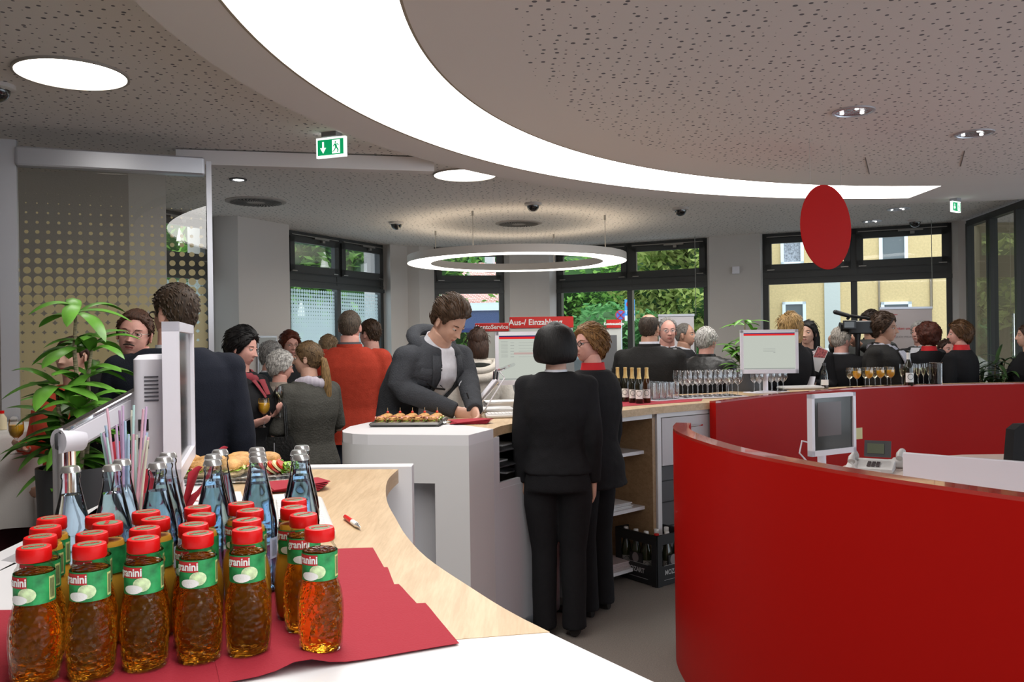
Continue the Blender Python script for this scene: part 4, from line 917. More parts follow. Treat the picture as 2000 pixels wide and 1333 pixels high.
# island monitor, arm, papers
mo = monitor(D(1026, 700, 5.30), radians(4), .38, .335, 'white monitor with form on screen beside the dark-haired woman', 'form')
b0 = G(930, 808, ZB); t = empty('monitor_arm'); t.parent = mo; t.matrix_parent_inverse = (Matrix.Translation(mo.location) @ Matrix.Rotation(radians(4), 4, 'Z')).inverted()
p1 = D(929, 790, b0.y); p2 = D(968, 742, b0.y+.05); p3 = Vector((p2.x+.005, p2.y, p2.z+.05))
m = MB(); m.tube([(b0.x, b0.y, ZB), (b0.x, b0.y, ZB+.06)], .014, 14); m.lathe([(0, 0), (.04, 0), (.04, .01), (.02, .012)], 20, (b0.x, b0.y, ZB)); m.build('post', CHROME, t)
m = MB(); m.tube([p1, p2], [.020, .022], 12, flat=.7); m.build('lower_arm', WPLAST, t)
m = MB(); m.tube([p1+Vector((.012, -.008, -.012)), p2+Vector((.012, -.008, -.012))], [.014, .016], 12, flat=.5); m.build('chrome_underside', CHROME, t)
m = MB(); m.tube([p2, p3], .020, 14); m.tube([p3, Vector((mo.location.x-.02, mo.location.y+.07, mo.location.z-.02))], .012, 10); m.build('joint', CHROME, t)
m = MB(); m.tube([p3+Vector((.02, 0, .0)), p3+Vector((.05, .0, -.04)), p1+Vector((.09, 0, .02)), (p1.x+.05, p1.y, ZB+.01)], .004, 8); m.build('cable', WPLAST, t)
m = MB(); c = G(1002, 793, ZB)
pp = paper_pile(G(948, 803, ZB), ZB+.001, 4, 'white forms on the island counter under the writing hands side', .1, .34, .22)
pp = paper_pile(G(985, 795, ZB), ZB+.001, 10, 'white paper stack on the island counter left of the dark-haired woman', .15, .26, .18, wob=.004)
sheet([G(892, 800, ZB), G(925, 802, ZB), G(905, 812, ZB), G(868, 809, ZB)], ZB+.0015, 'form_sheet', PAPER, 'sheet of paper the young man is writing on', 'paper')
keyboard(G(975, 815, ZB)+Vector((.12, .0, .001)), .1, 'pale keyboard on the island counter beside the dark-haired woman', L=.40, W=.15)
c = G(806, 812, ZB); t = thing('red_plate', 'flat red plate behind the dark tray on the white island end', 'plate', (c.x-.02, c.y+.17, ZB)); m = MB(); m.lathe([(0, 0), (.05, 0), (.075, .012), (.073, .014), (.05, .004), (0, .003)], 28); m.build('dish', CAPR, t)
# bar monitor + keyboard
monitor(D(1502, 687, 6.42), radians(-6), .43, .335, 'white monitor with blank login screen on the bar', 'login')
m = MB(); mo2 = Vector(D(1502, 687, 6.42)); t = thing('monitor_stand', 'white stand under the bar monitor behind the wine glasses', 'stand', (mo2.x, mo2.y+.10, ZB)); m.tube([(0, 0, .0), (0, 0, .30)], .02, 12); m.tube([(0, 0, .30), (0, -.03, .30)], .02, 12); m.lathe([(0, 0), (.09, 0), (.09, .012), (0, .02)], 24); m.build('column', WPLAST, t)
# ---------------------------------------------------------------- glasses and bottles on the bar
def glass_proto(kind, liquid=None):
    t = thing({'tumbler': 'tumbler', 'wine': 'wine_glass', 'flute': 'champagne_flute', 'stem': 'stemmed_glass'}[kind], '-', 'glass')
    P = {'tumbler': [(.0, .0), (.026, 0), (.0275, .006), (.031, .115), (.030, .115), (.0265, .010), (0, .009)],
         'wine': [(0, .002), (.032, 0), (.032, .002), (.006, .006), (.0035, .012), (.0035, .080), (.012, .088), (.030, .105), (.037, .128), (.036, .155), (.031, .190)],
         'stem': [(0, .002), (.030, 0), (.030, .002), (.005, .006), (.0035, .012), (.0035, .068), (.012, .076), (.028, .092), (.034, .115), (.033, .140), (.030, .165)],
         'flute': [(0, .002), (.028, 0), (.028, .002), (.005, .006), (.0035, .012), (.0035, .075), (.012, .090), (.021, .115), (.024, .145), (.022, .185)]}[kind]
    m = MB(); m.lathe(P, 18, cap=False); m.build('bowl_and_stem', DRINKG, t)
    if liquid:
        L = {'stem': [(0, .076), (.011, .078), (.0265, .093), (.0325, .115), (.0318, .138), (0, .138)], 'flute': [(0, .09), (.0105, .091), (.0195, .116), (.022, .140), (.022, .150), (0, .150)]}[kind]
        m = MB(); m.lathe(L, 16, cap=False); m.build('drink', OJ if liquid == 'oj' else WINE, t)
    return t
protos = {}
def put_glass(kind, liq, p, label, group):
    k = (kind, liq)
    if k not in protos: protos[k] = glass_proto(kind, liq); o = protos[k]
    else: o = copy_tree(protos[k])
    o.location = p; o.rotation_euler = (0, 0, random.uniform(0, 6)); return tag(o, label, 'glass', group)
ordn = ['first', 'second', 'third', 'fourth', 'fifth', 'sixth', 'seventh', 'eighth']
rown = ['front', 'second', 'third', 'back']
tb = Vector((G(1283, 786, ZB).x, G(1283, 786, ZB).y, 0))
bd = (Vector((1.45, 6.05, 0))-Vector((.88, 5.58, 0))).normalized(); bn = Vector((-bd.y, bd.x, 0)); T0 = G(1292, 783.5, ZB)
m = MB(); mid = T0+bd*.10+bn*.13; m.rbox((mid.x, mid.y, ZB+.004), (.34, .34, .006), .03, rz=atan2(bd.y, bd.x)); tag(m.build('tumbler_tray', WPLAST), 'white flat tray under the water tumblers on the bar', 'tray')
for r in range(4):
    for c_ in range(4):
        p = T0+bd*(-.03+c_*.068)+bn*(.02+r*.070); put_glass('tumbler', None, (p.x, p.y, ZB+.008), 'empty straight tumbler on the bar, %s row, %s from left' % (rown[r], ordn[c_]), 'tumblers on the bar')
W0 = G(1345, 779, ZB); mid = G(1390, 773, ZB)+bn*.10; m = MB(); wd = (G(1432, 776, ZB)-W0).normalized(); wn_ = Vector((-wd.y, wd.x, 0))
m.rbox(((W0+wd*.20+wn_*.09).x, (W0+wd*.20+wn_*.09).y, ZB+.004), (.52, .30, .006), .03, rz=atan2(wd.y, wd.x)); tag(m.build('wine_glass_tray', WPLAST), 'white tray cloth under the large wine glasses on the bar', 'tray')
for r in range(3):
    for c_ in range(6):
        p = W0+wd*(.0+c_*.080)+wn_*(.01+r*.085)
        put_glass('wine', None, (p.x, p.y, ZB+.008), 'empty large wine glass left of the planter, %s row, %s from left' % (rown[r], ordn[c_]), 'wine glasses left of the bar monitor')
S0 = G(1487, 769, ZB); sd = (G(1550, 765, ZB)-S0).normalized(); sn = Vector((-sd.y, sd.x, 0))
m = MB(); q = S0+sd*.12+sn*.06; m.rbox((q.x, q.y, ZB+.004), (.36, .18, .006), .03, rz=atan2(sd.y, sd.x)); tag(m.build('small_glass_tray', WPLAST), 'white tray under the glasses before the bar monitor', 'tray')
for r in range(2):
    for c_ in range(5):
        p = S0+sd*(.0+c_*.066+r*.02)+sn*(.02+r*.072); put_glass('stem', None, (p.x, p.y, ZB+.008), 'empty stemmed glass before the bar monitor, %s row, %s from left' % (rown[r], ordn[c_]), 'glasses before the bar monitor')
keyboard(G(1575, 761, ZB)+Vector((-.03, .06, .001)), .15, 'white keyboard on the bar behind the glasses right of the monitor', L=.36, W=.14)
# drinks on the ledge behind the far red wall
DR = [(1660, 'wine'), (1674, 'oj'), (1690, 'wine'), (1698, 'oj'), (1709, 'wine'), (1720, 'oj'), (1733, 'wine'), (1740, 'oj')]
for i, (px, k) in enumerate(DR):
    dist = .07 if i % 2 == 0 else .13
    yb_ = float(np.interp(D(px, 756, 7).x, [q.x for q in led], [q.y for q in led])); p = D(px, 756, yb_+.08+(.0 if k == 'oj' else .08)); put_glass('stem', 'oj' if k == 'oj' else 'wine', (p.x, p.y+.0, 1.110), '%s in a stemmed glass, %s of the row on the red-wall ledge' % ('orange juice' if k == 'oj' else 'sparkling wine', ordn[i]), 'filled glasses left of the wine bottle')
for i in range(8):
    px = 1762+i*10.5; yb_ = float(np.interp(D(px, 756, 7.2).x, [q.x for q in led], [q.y for q in led])); p = D(px, 753, yb_+.06+.06*(i % 3)); put_glass('flute', 'wine', (p.x, p.y, 1.110), 'sparkling wine flute right of the dark bottle, %s from left' % ordn[i], 'flutes right of the wine bottle')
# sekt bottles
def lathe_bottle(name, label, prof, glassm, loc, foil=None, lab=None, capm=None, group=None, cat='bottle', rz=0):
    t = thing(name, label, cat, loc, rz, group); m = MB(); m.lathe(prof, 24, cap=True); m.build('glass', glassm, t)
    if foil: m = MB(); m.lathe(foil[0], 20); m.build('foil_neck', foil[1], t)
    if lab:
        r, z0, z1, mt_ = lab; m = MB(); cyl_patch(m, r, -1.1, 1.1, z0, z1, 0, 12); lb = m.build('label', mt_, t)
        m = MB(); n = 16; zc_ = (z0+z1)/2+.006; rr = (z1-z0)*.32
        for q in range(n):
            a = 2*pi*q/n; b = 2*pi*(q+1)/n
            pts = [((r+.0006)*sin(k_*cos(w)/r), -(r+.0006)*cos(k_*cos(w)/r), zc_+k_*sin(w)) for k_, w in ((rr, a), (rr, b), (rr*.85, b), (rr*.85, a))]; m.add(pts, [(0, 1, 2, 3)])
        m.build('round_emblem', INK, lb, smooth=False)
    return t
GOLD = mat('gold_foil', (.72, .52, .22), .32, metal=.7, bump=.3, bscale=120); DKG = mat('dark_green_glass', (.012, .012, .006), .08, coat=.5); BRN = mat('brown_glass', (.05, .016, .004), .08, coat=.5)
SP = [(0, 0), (.024, 0), (.0255, .004), (.0255, .120), (.0235, .140), (.0165, .165), (.0125, .185), (.0115, .225), (.0125, .228), (.0125, .236), (0, .237)]
for i, (px, py, gm, lab) in enumerate(((1223, 786, DKG, 'leftmost gold-necked bottle, partly behind the woman in black'), (1236.5, 788, DKG, 'second gold-necked bottle from the left on the bar'), (1250, 789.5, DKG, 'third gold-necked bottle with round emblem label'), (1265, 788, BRN, 'rightmost gold-necked bottle of browner glass beside the tumblers'), (1208, 786, DKG, 'gold-necked bottle mostly hidden behind the woman in black'))):
    c = G(px, py, ZB); lathe_bottle('sparkling_wine_bottle', lab, SP, gm, (c.x, c.y+.03, ZB+.003), ([(.0170, .158), (.0172, .166), (.0130, .186), (.0120, .225), (.0132, .228), (.0132, .2375), (0, .239)], GOLD), (.0258, .030, .090, LABW), group='gold-necked bottles on the bar', rz=random.uniform(-.4, .4)-.12)
sheet([G(1212, 795, ZB), G(1370, 784, ZB), G(1372, 780, ZB), G(1215, 784, ZB)], ZB+.0012, 'paper_napkin', REDNAP, 'long red napkin under the gold-necked bottles on the bar', 'napkin')
c = D(1775, 753, 7.10); lathe_bottle('wine_bottle', 'dark green wine bottle with white label on the red-wall ledge', [(0, 0), (.034, 0), (.0375, .005), (.0375, .150), (.034, .175), (.019, .205), (.0145, .225), (.0138, .275), (.015, .277), (.015, .300), (0, .301)], DKG, (c.x, c.y, 1.11), ([(.0150, .228), (.0150, .2765), (.0155, .2775), (.0155, .285), (0, .286)], LABW), (.0379, .035, .115, LABW), rz=.0)
c = D(1610, 757, 6.95); t = thing('water_bottle', 'clear water bottle with dark cap on the ledge beside the brochure', 'bottle', (c.x, c.y, 1.11))
m = MB(); m.lathe([(0, 0), (.030, 0), (.033, .005), (.033, .11), (.030, .13), (.014, .175), (.0125, .195)], 24, cap=False); m.build('glass', GLASS, t); m = MB(); m.lathe([(0, .004), (.0315, .006), (.0315, .11), (.028, .13), (.018, .155), (0, .155)], 20, cap=False); m.build('water', WATER, t)
m = MB(); m.lathe([(.0145, .19), (.0145, .212), (0, .213)], 18); m.build('cap', DGREY, t); m = MB(); cyl_patch(m, .0333, -1.2, 1.2, .03, .075); m.build('label', LABW, t)
c = D(1824, 752, 7.24); t = thing('wine_cooler', 'tall clear wine cooler at the right end of the flutes', 'cooler', (c.x+.02, c.y, 1.11)); m = MB(); m.lathe([(0, 0), (.05, 0), (.052, .19), (.054, .192), (.054, .186), (.048, .18), (.046, .01), (0, .008)], 28, cap=False); m.build('body', thin_glass('smoky_glass', (.62, .58, .55), 1.5), t)
m = MB(); m.lathe([(.0525, .186), (.0545, .192), (.050, .194)], 28, cap=False); m.build('rim', CHROME, t)
# brochure-like stand beside the bar keyboard
c = G(1570, 757, ZB); m = MB(); m.box((0, 0, .045), (.16, .006, .10), M=Matrix.Rotation(-.5, 3, 'X')); o = m.build('card_holder', WPLAST, smooth=False); o.location = (c.x+.03, c.y+.05, ZB); o.rotation_euler = (0, 0, -.7); tag(o, 'slanted white card beside the bar keyboard', 'card holder')
# phone and desk monitor inside the red screens
c = D(1625, 828, 4.75); dm_ = monitor(c, radians(33), .36, .345, 'white desk monitor with dark brownish screen inside the red walls', None)
dm_.rotation_euler = (0, 0, radians(29))
m = MB(); y_ = .075; m.tube([(0, y_, -c.z+.745), (0, y_, -.02)], .03, 14, flat=.6); m.lathe([(0, 0), (.11, 0), (.11, .012), (.04, .02), (0, .02)], 28, (0, y_, -c.z+.743)); m.build('stand', WPLAST, dm_)
m = MB(); m.tube([(-.05, .09, -.12), (-.12, .11, -.10), (-.13, .12, -.17), (-.06, .11, -.24), (0, .10, -.25)], .005, 8); m.build('cable', WPLAST, dm_)
m = MB(); m.box((.21, -.005, -.07), (.075, .001, .065)); m.build('sticky_note', mat('sticky_yellow', (.62, .58, .32), .8), dm_, smooth=False)
m = MB(); m.box((-.03, -.0092, .03), (.19, .0008, .19)); m.build('window_on_screen', mat('screen_window', (.12, .095, .095), .2), dm_, smooth=False)
pc = G(1700, 912, .76); t = thing('desk_phone', 'light grey desk telephone with tilted display inside the red walls', 'telephone', (pc.x, pc.y, .7415), radians(-30))
m = MB(); m.loftpts([[Vector((x*.13, y*.10, z)) for x, y, z in ((-1, -1, .0), (1, -1, .0), (1, 1, .0), (-1, 1, .0))], [Vector((x*.128, y*.098, z)) for x, y, z in ((-1, -1, .02), (1, -1, .02), (1, 1, .055), (-1, 1, .055))]]); m.build('body', GPLAST, t, smooth=False)
m = MB(); m.box((.03, .10, .115), (.15, .012, .10), M=Matrix.Rotation(-.35, 3, 'X')); dp = m.build('display_panel', DGREY, t, smooth=False)
m = MB(); m.box((.02, .0925, .117), (.095, .004, .062), M=Matrix.Rotation(-.35, 3, 'X')); m.build('display', mat('lcd', (.10, .12, .07), .3), dp, smooth=False)
m = MB(); m.tube([(-.095, -.085, .055), (-.095, -.07, .072), (-.095, .0, .085), (-.095, .06, .082), (-.095, .085, .065)], [.022, .020, .013, .020, .022], 12, flat=1.2); m.build('handset', GPLAST, t)
m = MB()
for i in range(4):
    for j in range(3): m.box((-.005+j*.025, -.055+i*.022, .033+.004*i), (.018, .014, .008))
m.build('keys', mat('dark_key', (.09, .07, .075), .5), t, smooth=False)
m = MB(); m.tube([(-.095, -.09, .05), (-.06, -.14, .02), (.0, -.13, .015), (.07, -.14, .012)], .006, 8); m.build('coiled_cord', GPLAST, t)
t = thing('desk_phone', 'second pale telephone handset half hidden behind the white screen panel', 'telephone', (pc.x+.24, pc.y+.12, .7415), radians(-30)); m = MB(); m.rbox((0, 0, .02), (.12, .20, .04), .02); m.build('base', GPLAST, t); m = MB(); m.tube([(0, -.10, .06), (0, -.07, .08), (0, 0, .09), (0, .07, .08), (0, .10, .06)], [.02, .022, .015, .022, .02], 12); m.build('handset', GPLAST, t)
# office chair
c = D(1990, 880, 4.3); t = thing('office_chair', 'black office chair back cut by the right edge', 'chair', (c.x+.16, c.y, 0), radians(20))
m = MB(); m.loftpts([[Vector((x*.23*(1-.15*abs(z)), .02+.02*x*x, .93-.14+z*.30*(.99 if abs(x) < .9 else .9))) for x in [-1+.2*k for k in range(11)]]+[Vector((x*.23*(1-.15*abs(z)), .07+.02*x*x, .93-.14+z*.30*(.99 if abs(x) < .9 else .9))) for x in [1-.2*k for k in range(11)]] for z in (-1, -.8, -.4, 0, .4, .8, 1)]); m.build('backrest', mat('black_fabric', (.012, .012, .013), .9), t)
m = MB(); m.rbox((0, -.22, .47), (.46, .44, .07), .05); m.build('seat', mat('black_fabric', (.012, .012, .013), .9), t)
m = MB(); m.tube([(0, -.2, .08), (0, -.2, .44)], .03, 12); m.tube([(0, -.02, .45), (0, .06, .62)], .02, 10); m.build('column', BLACKP, t)
for k in range(5):
    a = 2*pi*k/5; m = MB(); m.tube([(0, -.2, .10), (.28*cos(a), -.2+.28*sin(a), .06)], [.025, .015], 8); m.ell((.28*cos(a), -.2+.28*sin(a), .03), (.025, .025, .03), 10, 8); m.build('leg', BLACKP, t)
# ---------------------------------------------------------------- crate
cc = G(1284, 1149, 0); t = thing('beer_crate', 'black bottle crate with white brewery lettering on the floor beside the shelf', 'crate', (0, 0, 0))
e1 = (G(1216, 1128, 0)-cc).normalized()*.36; e2 = Vector((-e1.y, e1.x, 0)).normalized()*.28
if e2.y < 0: e2 = -e2
CR = mat('crate_black', (.014, .014, .015), .45); hC = .32
def cr_side(p, u, nrm):
    m = MB(); L = u.length; d = u.normalized(); a = atan2(d.y, d.x)
    for c_, s in ((L*.5, (L, .012, .12)), ): m.box(p+d*c_+Vector((0, 0, .065)), s, rz=a)
    m.box(p+d*L*.5+Vector((0, 0, hC-.03)), (L, .016, .06), rz=a)
    for x in (.02, L-.02): m.box(p+d*x+Vector((0, 0, hC/2)), (.04, .014, hC), rz=a)
    m.box(p+d*L*.5+Vector((0, 0, .155)), (L*.3, .012, .06), rz=a)
    return m.build('side', CR, t, smooth=False)
cr_side(cc, e1, None); cr_side(cc, e2, None); cr_side(cc+e2, e1, None); cr_side(cc+e1, e2, None)
m = MB(); m.prism([cc.xy, (cc+e1).xy, (cc+e1+e2).xy, (cc+e2).xy], .004, .02); m.build('bottom', CR, t, smooth=False)
for (p, u, nn_) in ((cc, e1, -e2), (cc, e2, -e1)):
    d = u.normalized(); o_ = p+u*.5+nn_.normalized()*.0075+Vector((0, 0, .082)); xd = -d if (u is e1) else d
    k = MB(); add_text(k, 'MOZART', .042, frame_mat(o_, xd, (0, 0, 1)), bold=.0008, sx=.9)
    for z in (-.045, .045): k.box(o_+Vector((0, 0, z)), (u.length*.6, .001, .002), rz=atan2(d.y, d.x))
    k.build('lettering', mat('crate_print', (.42, .42, .42), .6), t, smooth=False)
    k = MB(); c_ = o_+Vector((0, 0, .075)); k.add([c_+xd*(.028*cos(a))+Vector((0, 0, .032*sin(a))) for a in [q*pi/8 for q in range(16)]], [tuple(range(16))]); k.build('emblem', mat('emblem_grey', (.20, .17, .17), .6), t, smooth=False)
CB = [(0, 0), (.030, 0), (.032, .004), (.032, .15), (.029, .18), (.015, .235), (.0135, .28), (0, .281)]
for i in range(4):
    for j in range(3):
        p = cc+e1*((i+.5)/4)+e2*((j+.5)/3)
        lathe_bottle('crate_bottle', 'white-capped bottle in the black crate, %s from the near corner, %s row' % (ordn[i], rown[j]), CB, mat('green_bottle', (.025, .03, .012), .08, coat=.5), (p.x, p.y, .022), ([(.0150, .270), (.0158, .275), (.0158, .296), (.014, .300), (0, .300)], LABW if (i+j) % 4 else CAPR), (.0322, .06, .12, mat('label_dull', (.25, .24, .22), .6)), group='bottles in the black crate')
# ---------------------------------------------------------------- plants
def blade(mb, base, az, el, L, w, droop, n=9):
    d = Vector((cos(az)*cos(el), sin(az)*cos(el), sin(el))); s = Vector((-sin(az), cos(az), 0)); p = Vector(base); vs = []
    for i in range(n+1):
        u = i/n; ww = w*(sin(pi*min(1, u*.93+.07))**.75)*(1 if u < .98 else .1)
        up = s.cross(d).normalized()
        vs += [p+s*ww/2+up*ww*.14, p-up*ww*.02, p-s*ww/2+up*ww*.14]
        d = (d+Vector((0, 0, -droop/n))).normalized(); p = p+d*(L/n)
    mb.add(vs, [(3*i+j, 3*i+3+j, 3*i+4+j, 3*i+1+j) for i in range(n) for j in range(2)])
def plant(loc, rz, potr, poth, stems, label, whorls=4, L=.26, w=.05, lean=.12, potm=DGREY, seed=1, leafm=None):
    random.seed(seed); t = thing('potted_plant', label, 'plant', loc, rz)
    m = MB(); m.lathe([(0, 0), (potr*.72, 0), (potr*.76, .01), (potr, poth-.01), (potr, poth), (potr-.012, poth), (potr-.02, poth-.05), (0, poth-.05)], 36, cap=False); m.build('planter', potm, t)
    m = MB(); m.lathe([(0, poth-.045), (potr-.02, poth-.045)], 24, cap=False); m.build('soil', mat('soil', (.03, .02, .015), .95), t)
    lf = MB()
    for sx, sy, h in stems:
        b = Vector((sx*.3, sy*.3, poth-.05)); tp = Vector((sx, sy, poth+h)); pts = [b, b.lerp(tp, .4)+Vector((.01, 0, 0)), b.lerp(tp, .75)-Vector((.008, 0, 0)), tp]
        m = MB(); m.tube(pts, [.012, .010, .008, .005], 8); m.build('stem', mat('cane_stem', (.32, .27, .17), .7, vary=.6, vscale=35, stretch=(1, 1, 8)), t)
        for k in range(whorls):
            u = (k+1)/whorls; c = pts[0].lerp(pts[3], u**.8); nl = 7 if k == whorls-1 else 5
            for q in range(nl):
                a = 2*pi*q/nl+random.uniform(-.3, .3)+k; blade(lf, c+Vector((0, 0, random.uniform(-.03, .02))), a, random.uniform(.2, 1.0), L*random.uniform(.75, 1.15), w*random.uniform(.8, 1.15), random.uniform(.9, 1.9))
    lf.build('leaves', leafm or GREENLEAF, t, angle=80); return t
pl = plant((-1.66, 3.20, 0), 0, .145, 1.10, [(-.0, 0, .60), (.035, .05, .46), (-.05, -.05, .30), (.05, -.08, .22), (-.10, .02, .10)], 'tall leafy green plant in grey planter at the left before the mustached man', 4, .215, .064, seed=15)
c = D(1457, 760, 6.86); plant((c.x, c.y, 0), 0, .15, 1.265, [(-.0, 0, .40), (-.07, .03, .20), (.06, .02, .30), (-.04, .0, .10)], 'leafy green plant in dark planter left behind the bar monitor', 3, .19, .042, seed=9)
c = D(1945, 760, 7.9); plant((c.x, c.y, 0), 0, .17, .95, [(0, 0, .30), (-.16, .0, .22), (.12, .05, .34), (-.08, -.08, .12), (.05, -.1, .2)], 'dark green plant at the right edge before the glass wall', 3, .30, .035, seed=12, leafm=mat('dark_leaf', (.03, .075, .018), .4, vary=.4, vscale=9))
# standing table with white cloth
t = thing('standing_table', 'high round table under a white cloth at the left edge', 'table', (-2.90, 4.50, 0))
m = MB(); rings = []
for z, r, wv in ((1.115, .42, 0), (1.112, .425, 0), (1.09, .43, .01), (.95, .43, .03), (.78, .445, .05), (.63, .46, .065)):
    rings.append([Vector(((r+wv*.5*sin(9*a)+wv*.3*sin(5*a+1))*cos(a), (r+wv*.5*sin(9*a)+wv*.3*sin(5*a+1))*sin(a), z+(.012*sin(7*a) if z < .7 else 0))) for a in [k*2*pi/90 for k in range(90)]])
m.loftpts(rings, cap=False); m.f.append(tuple(range(90))); m.m.append(0); m.build('tablecloth', mat('white_cloth', (.74, .72, .70), .85, bump=.15, bscale=120), t, angle=60)
m = MB(); rings = [[Vector((r*cos(a)*(1+.03*sin(8*a)), r*sin(a)*(1+.03*sin(8*a)), z)) for a in [k*2*pi/48 for k in range(48)]] for z, r in ((1.08, .40), (.6, .36), (.25, .30), (.02, .36))]; m.loftpts(rings); m.build('under_skirt', mat('maroon_cloth', (.05, .008, .012), .9), t, angle=60)
c = D(3, 810, 4.45); t = thing('cream_bottle', 'cream bottle with red cap on the white-cloth table at the left edge', 'bottle', (c.x, c.y, 1.117)); m = MB(); m.lathe([(0, 0), (.025, 0), (.025, .06), (.012, .08), (.012, .09), (0, .09)], 18); m.build('body', mat('cream', (.7, .62, .42), .5), t); m = MB(); m.lathe([(.013, .085), (.013, .10), (0, .10)], 14); m.build('cap', CAPR, t)
# ---------------------------------------------------------------- self-service machines and posters
def kiosk(px0, px1, pyt, pyb, Y, txt, label, body=True, dark=True, tsize=.5, xoff=0.0, rz=0.0):
    a = D(px0, pyt, Y); b = D(px1, pyb, Y); w = b.x-a.x; h = a.z-b.z
    t = thing('service_terminal', label, 'terminal', ((a.x+b.x)/2, Y, 0), rz)
    m = MB(); m.rbox((0, 0, b.z+h/2), (w, .05, h), .006); hd = m.build('red_header', mat('header_red', (.62, .02, .015), .4), t)
    m = MB(); add_text(m, txt, h*tsize, frame_mat((xoff, -.028, b.z+h/2), (1, 0, 0), (0, 0, 1)), bold=.0015); m.build('lettering', LABW, hd, smooth=False)
    m = MB(); m.box((0, .05, b.z/2-.02), (w*.98, .12, b.z+.04-.0)); m.build('back_panel', mat('terminal_white', (.62, .64, .60), .5), t, smooth=False)
    if dark:
        m = MB(); m.loftpts([[Vector((x*w*.48, y, z)) for x, y, z in ((-1, -.01, z0), (1, -.01, z0), (1, y1, z0), (-1, y1, z0))] for z0, y1 in ((.0, -.40), (.95, -.40), (1.15, -.25), (b.z-.06, -.12))]); k = m.build('machine_housing', mat('machine_grey', (.16, .165, .17), .45), t, smooth=False)
    return t
kiosk(928, 994, 632, 647, 8.6, 'KontoService', 'terminal with red KontoService header behind the white coat', dark=False, tsize=.72)
kiosk(995, 1120, 620, 640, 8.35, 'Aus-/ Einzahlung', 'cash terminal with red deposit and withdrawal header behind the black bob', dark=True, tsize=.72, xoff=-.06)
kiosk(1184, 1213, 625, 641, 7.9, 'Kontoauszüge', 'statement printer with small red header left of the balding man', dark=False, tsize=.42)
c = D(1183, 700, 7.6); m = MB(); m.loftpts([[Vector((x*.10-.0, y*.03, z)) for x, y in ((-1, -1), (1, -1), (1, 1), (-1, 1))] for z in (0, 1.58)]); m.xf(Matrix.Shear('XZ', 4, (0, 0)) if False else Matrix.Identity(4)); tag(m.build('dark_screen_side', mat('machine_grey2', (.13, .135, .14), .5), loc=(c.x, c.y, 0), smooth=False), 'dark grey side of a machine right of the blond woman head', 'machine panel')
c = D(1236, 690, 7.5); m = MB(); m.rbox((0, 0, .68), (.16, .3, 1.36), .02); tag(m.build('white_console', WPLAST, loc=(c.x-.0, c.y, 0)), 'white rounded console between the printer and the balding man', 'console')
def poster(px0, px1, pyt, Y, label, mt_, name='poster_stand'):
    a = D(px0, pyt, Y); b = D(px1, pyt, Y); w = b.x-a.x; t = thing(name, label, 'poster', ((a.x+b.x)/2, Y, 0))
    m = MB(); m.box((0, 0, .08+(a.z-.08)/2), (w, .012, a.z-.08)); m.build('banner', mt_, t, smooth=False)
    m = MB(); m.box((0, 0, a.z+.008), (w+.01, .03, .022)); m.build('top_rail', SILVER, t, smooth=False)
    m = MB(); m.rbox((0, 0, .04), (w+.04, .18, .08), .02); m.build('foot', SILVER, t); return t, w, a.z
poster(1286, 1355, 618, 8.6, 'white roll-up banner behind the grey-haired men', mat('banner_white2', (.60, .58, .60), .6))
t, w, zt = poster(1718, 1819, 604, 8.9, 'pinkish roll-up banner with red words behind the scarf man', mat('banner_pink', (.52, .45, .44), .6))
m = MB(); add_text(m, 'vorausdenken und handeln.', .040, frame_mat((-.02, -.008, zt-.21), (1, 0, 0), (0, 0, 1))); add_text(m, 'Sparkasse', .026, frame_mat((-.14, -.008, zt-.06), (1, 0, 0), (0, 0, 1))); add_text(m, 'Coburg', .022, frame_mat((-.14, -.008, zt-.09), (1, 0, 0), (0, 0, 1)))
m.build('red_lettering', LABR, t, smooth=False)
m = MB(); add_text(m, 'HERZLICH WILLKOMMEN', .028, frame_mat((.0, -.008, zt-.30), (1, 0, 0), (0, 0, 1))); m.build('grey_lettering', mat('grey_print', (.25, .22, .22), .6), t, smooth=False)
# notice board in the corner behind the black-haired woman
a = D(500, 655, 8.75); b = D(549, 655, 8.95); t = thing('notice_board', 'silver framed notice board on the pillar behind the grey-haired man', 'notice board', (-2.69, 9.215, 0), radians(64))
m = MB(); m.box((0, 0, 1.28), (.30, .02, .70)); m.build('frame', SILVER, t, smooth=False); m = MB(); m.box((0, -.012, 1.28), (.27, .004, .66)); m.build('notice', mat('notice_grey', (.40, .42, .42), .5), t, smooth=False)
m = MB()
for k in range(14): m.box((-.06+(.0 if k % 2 else .02), -.0145, 1.56-k*.035), (.11, .001, .006))
m.build('text_lines', mat('text_grey', (.15, .16, .16), .6), t, smooth=False)
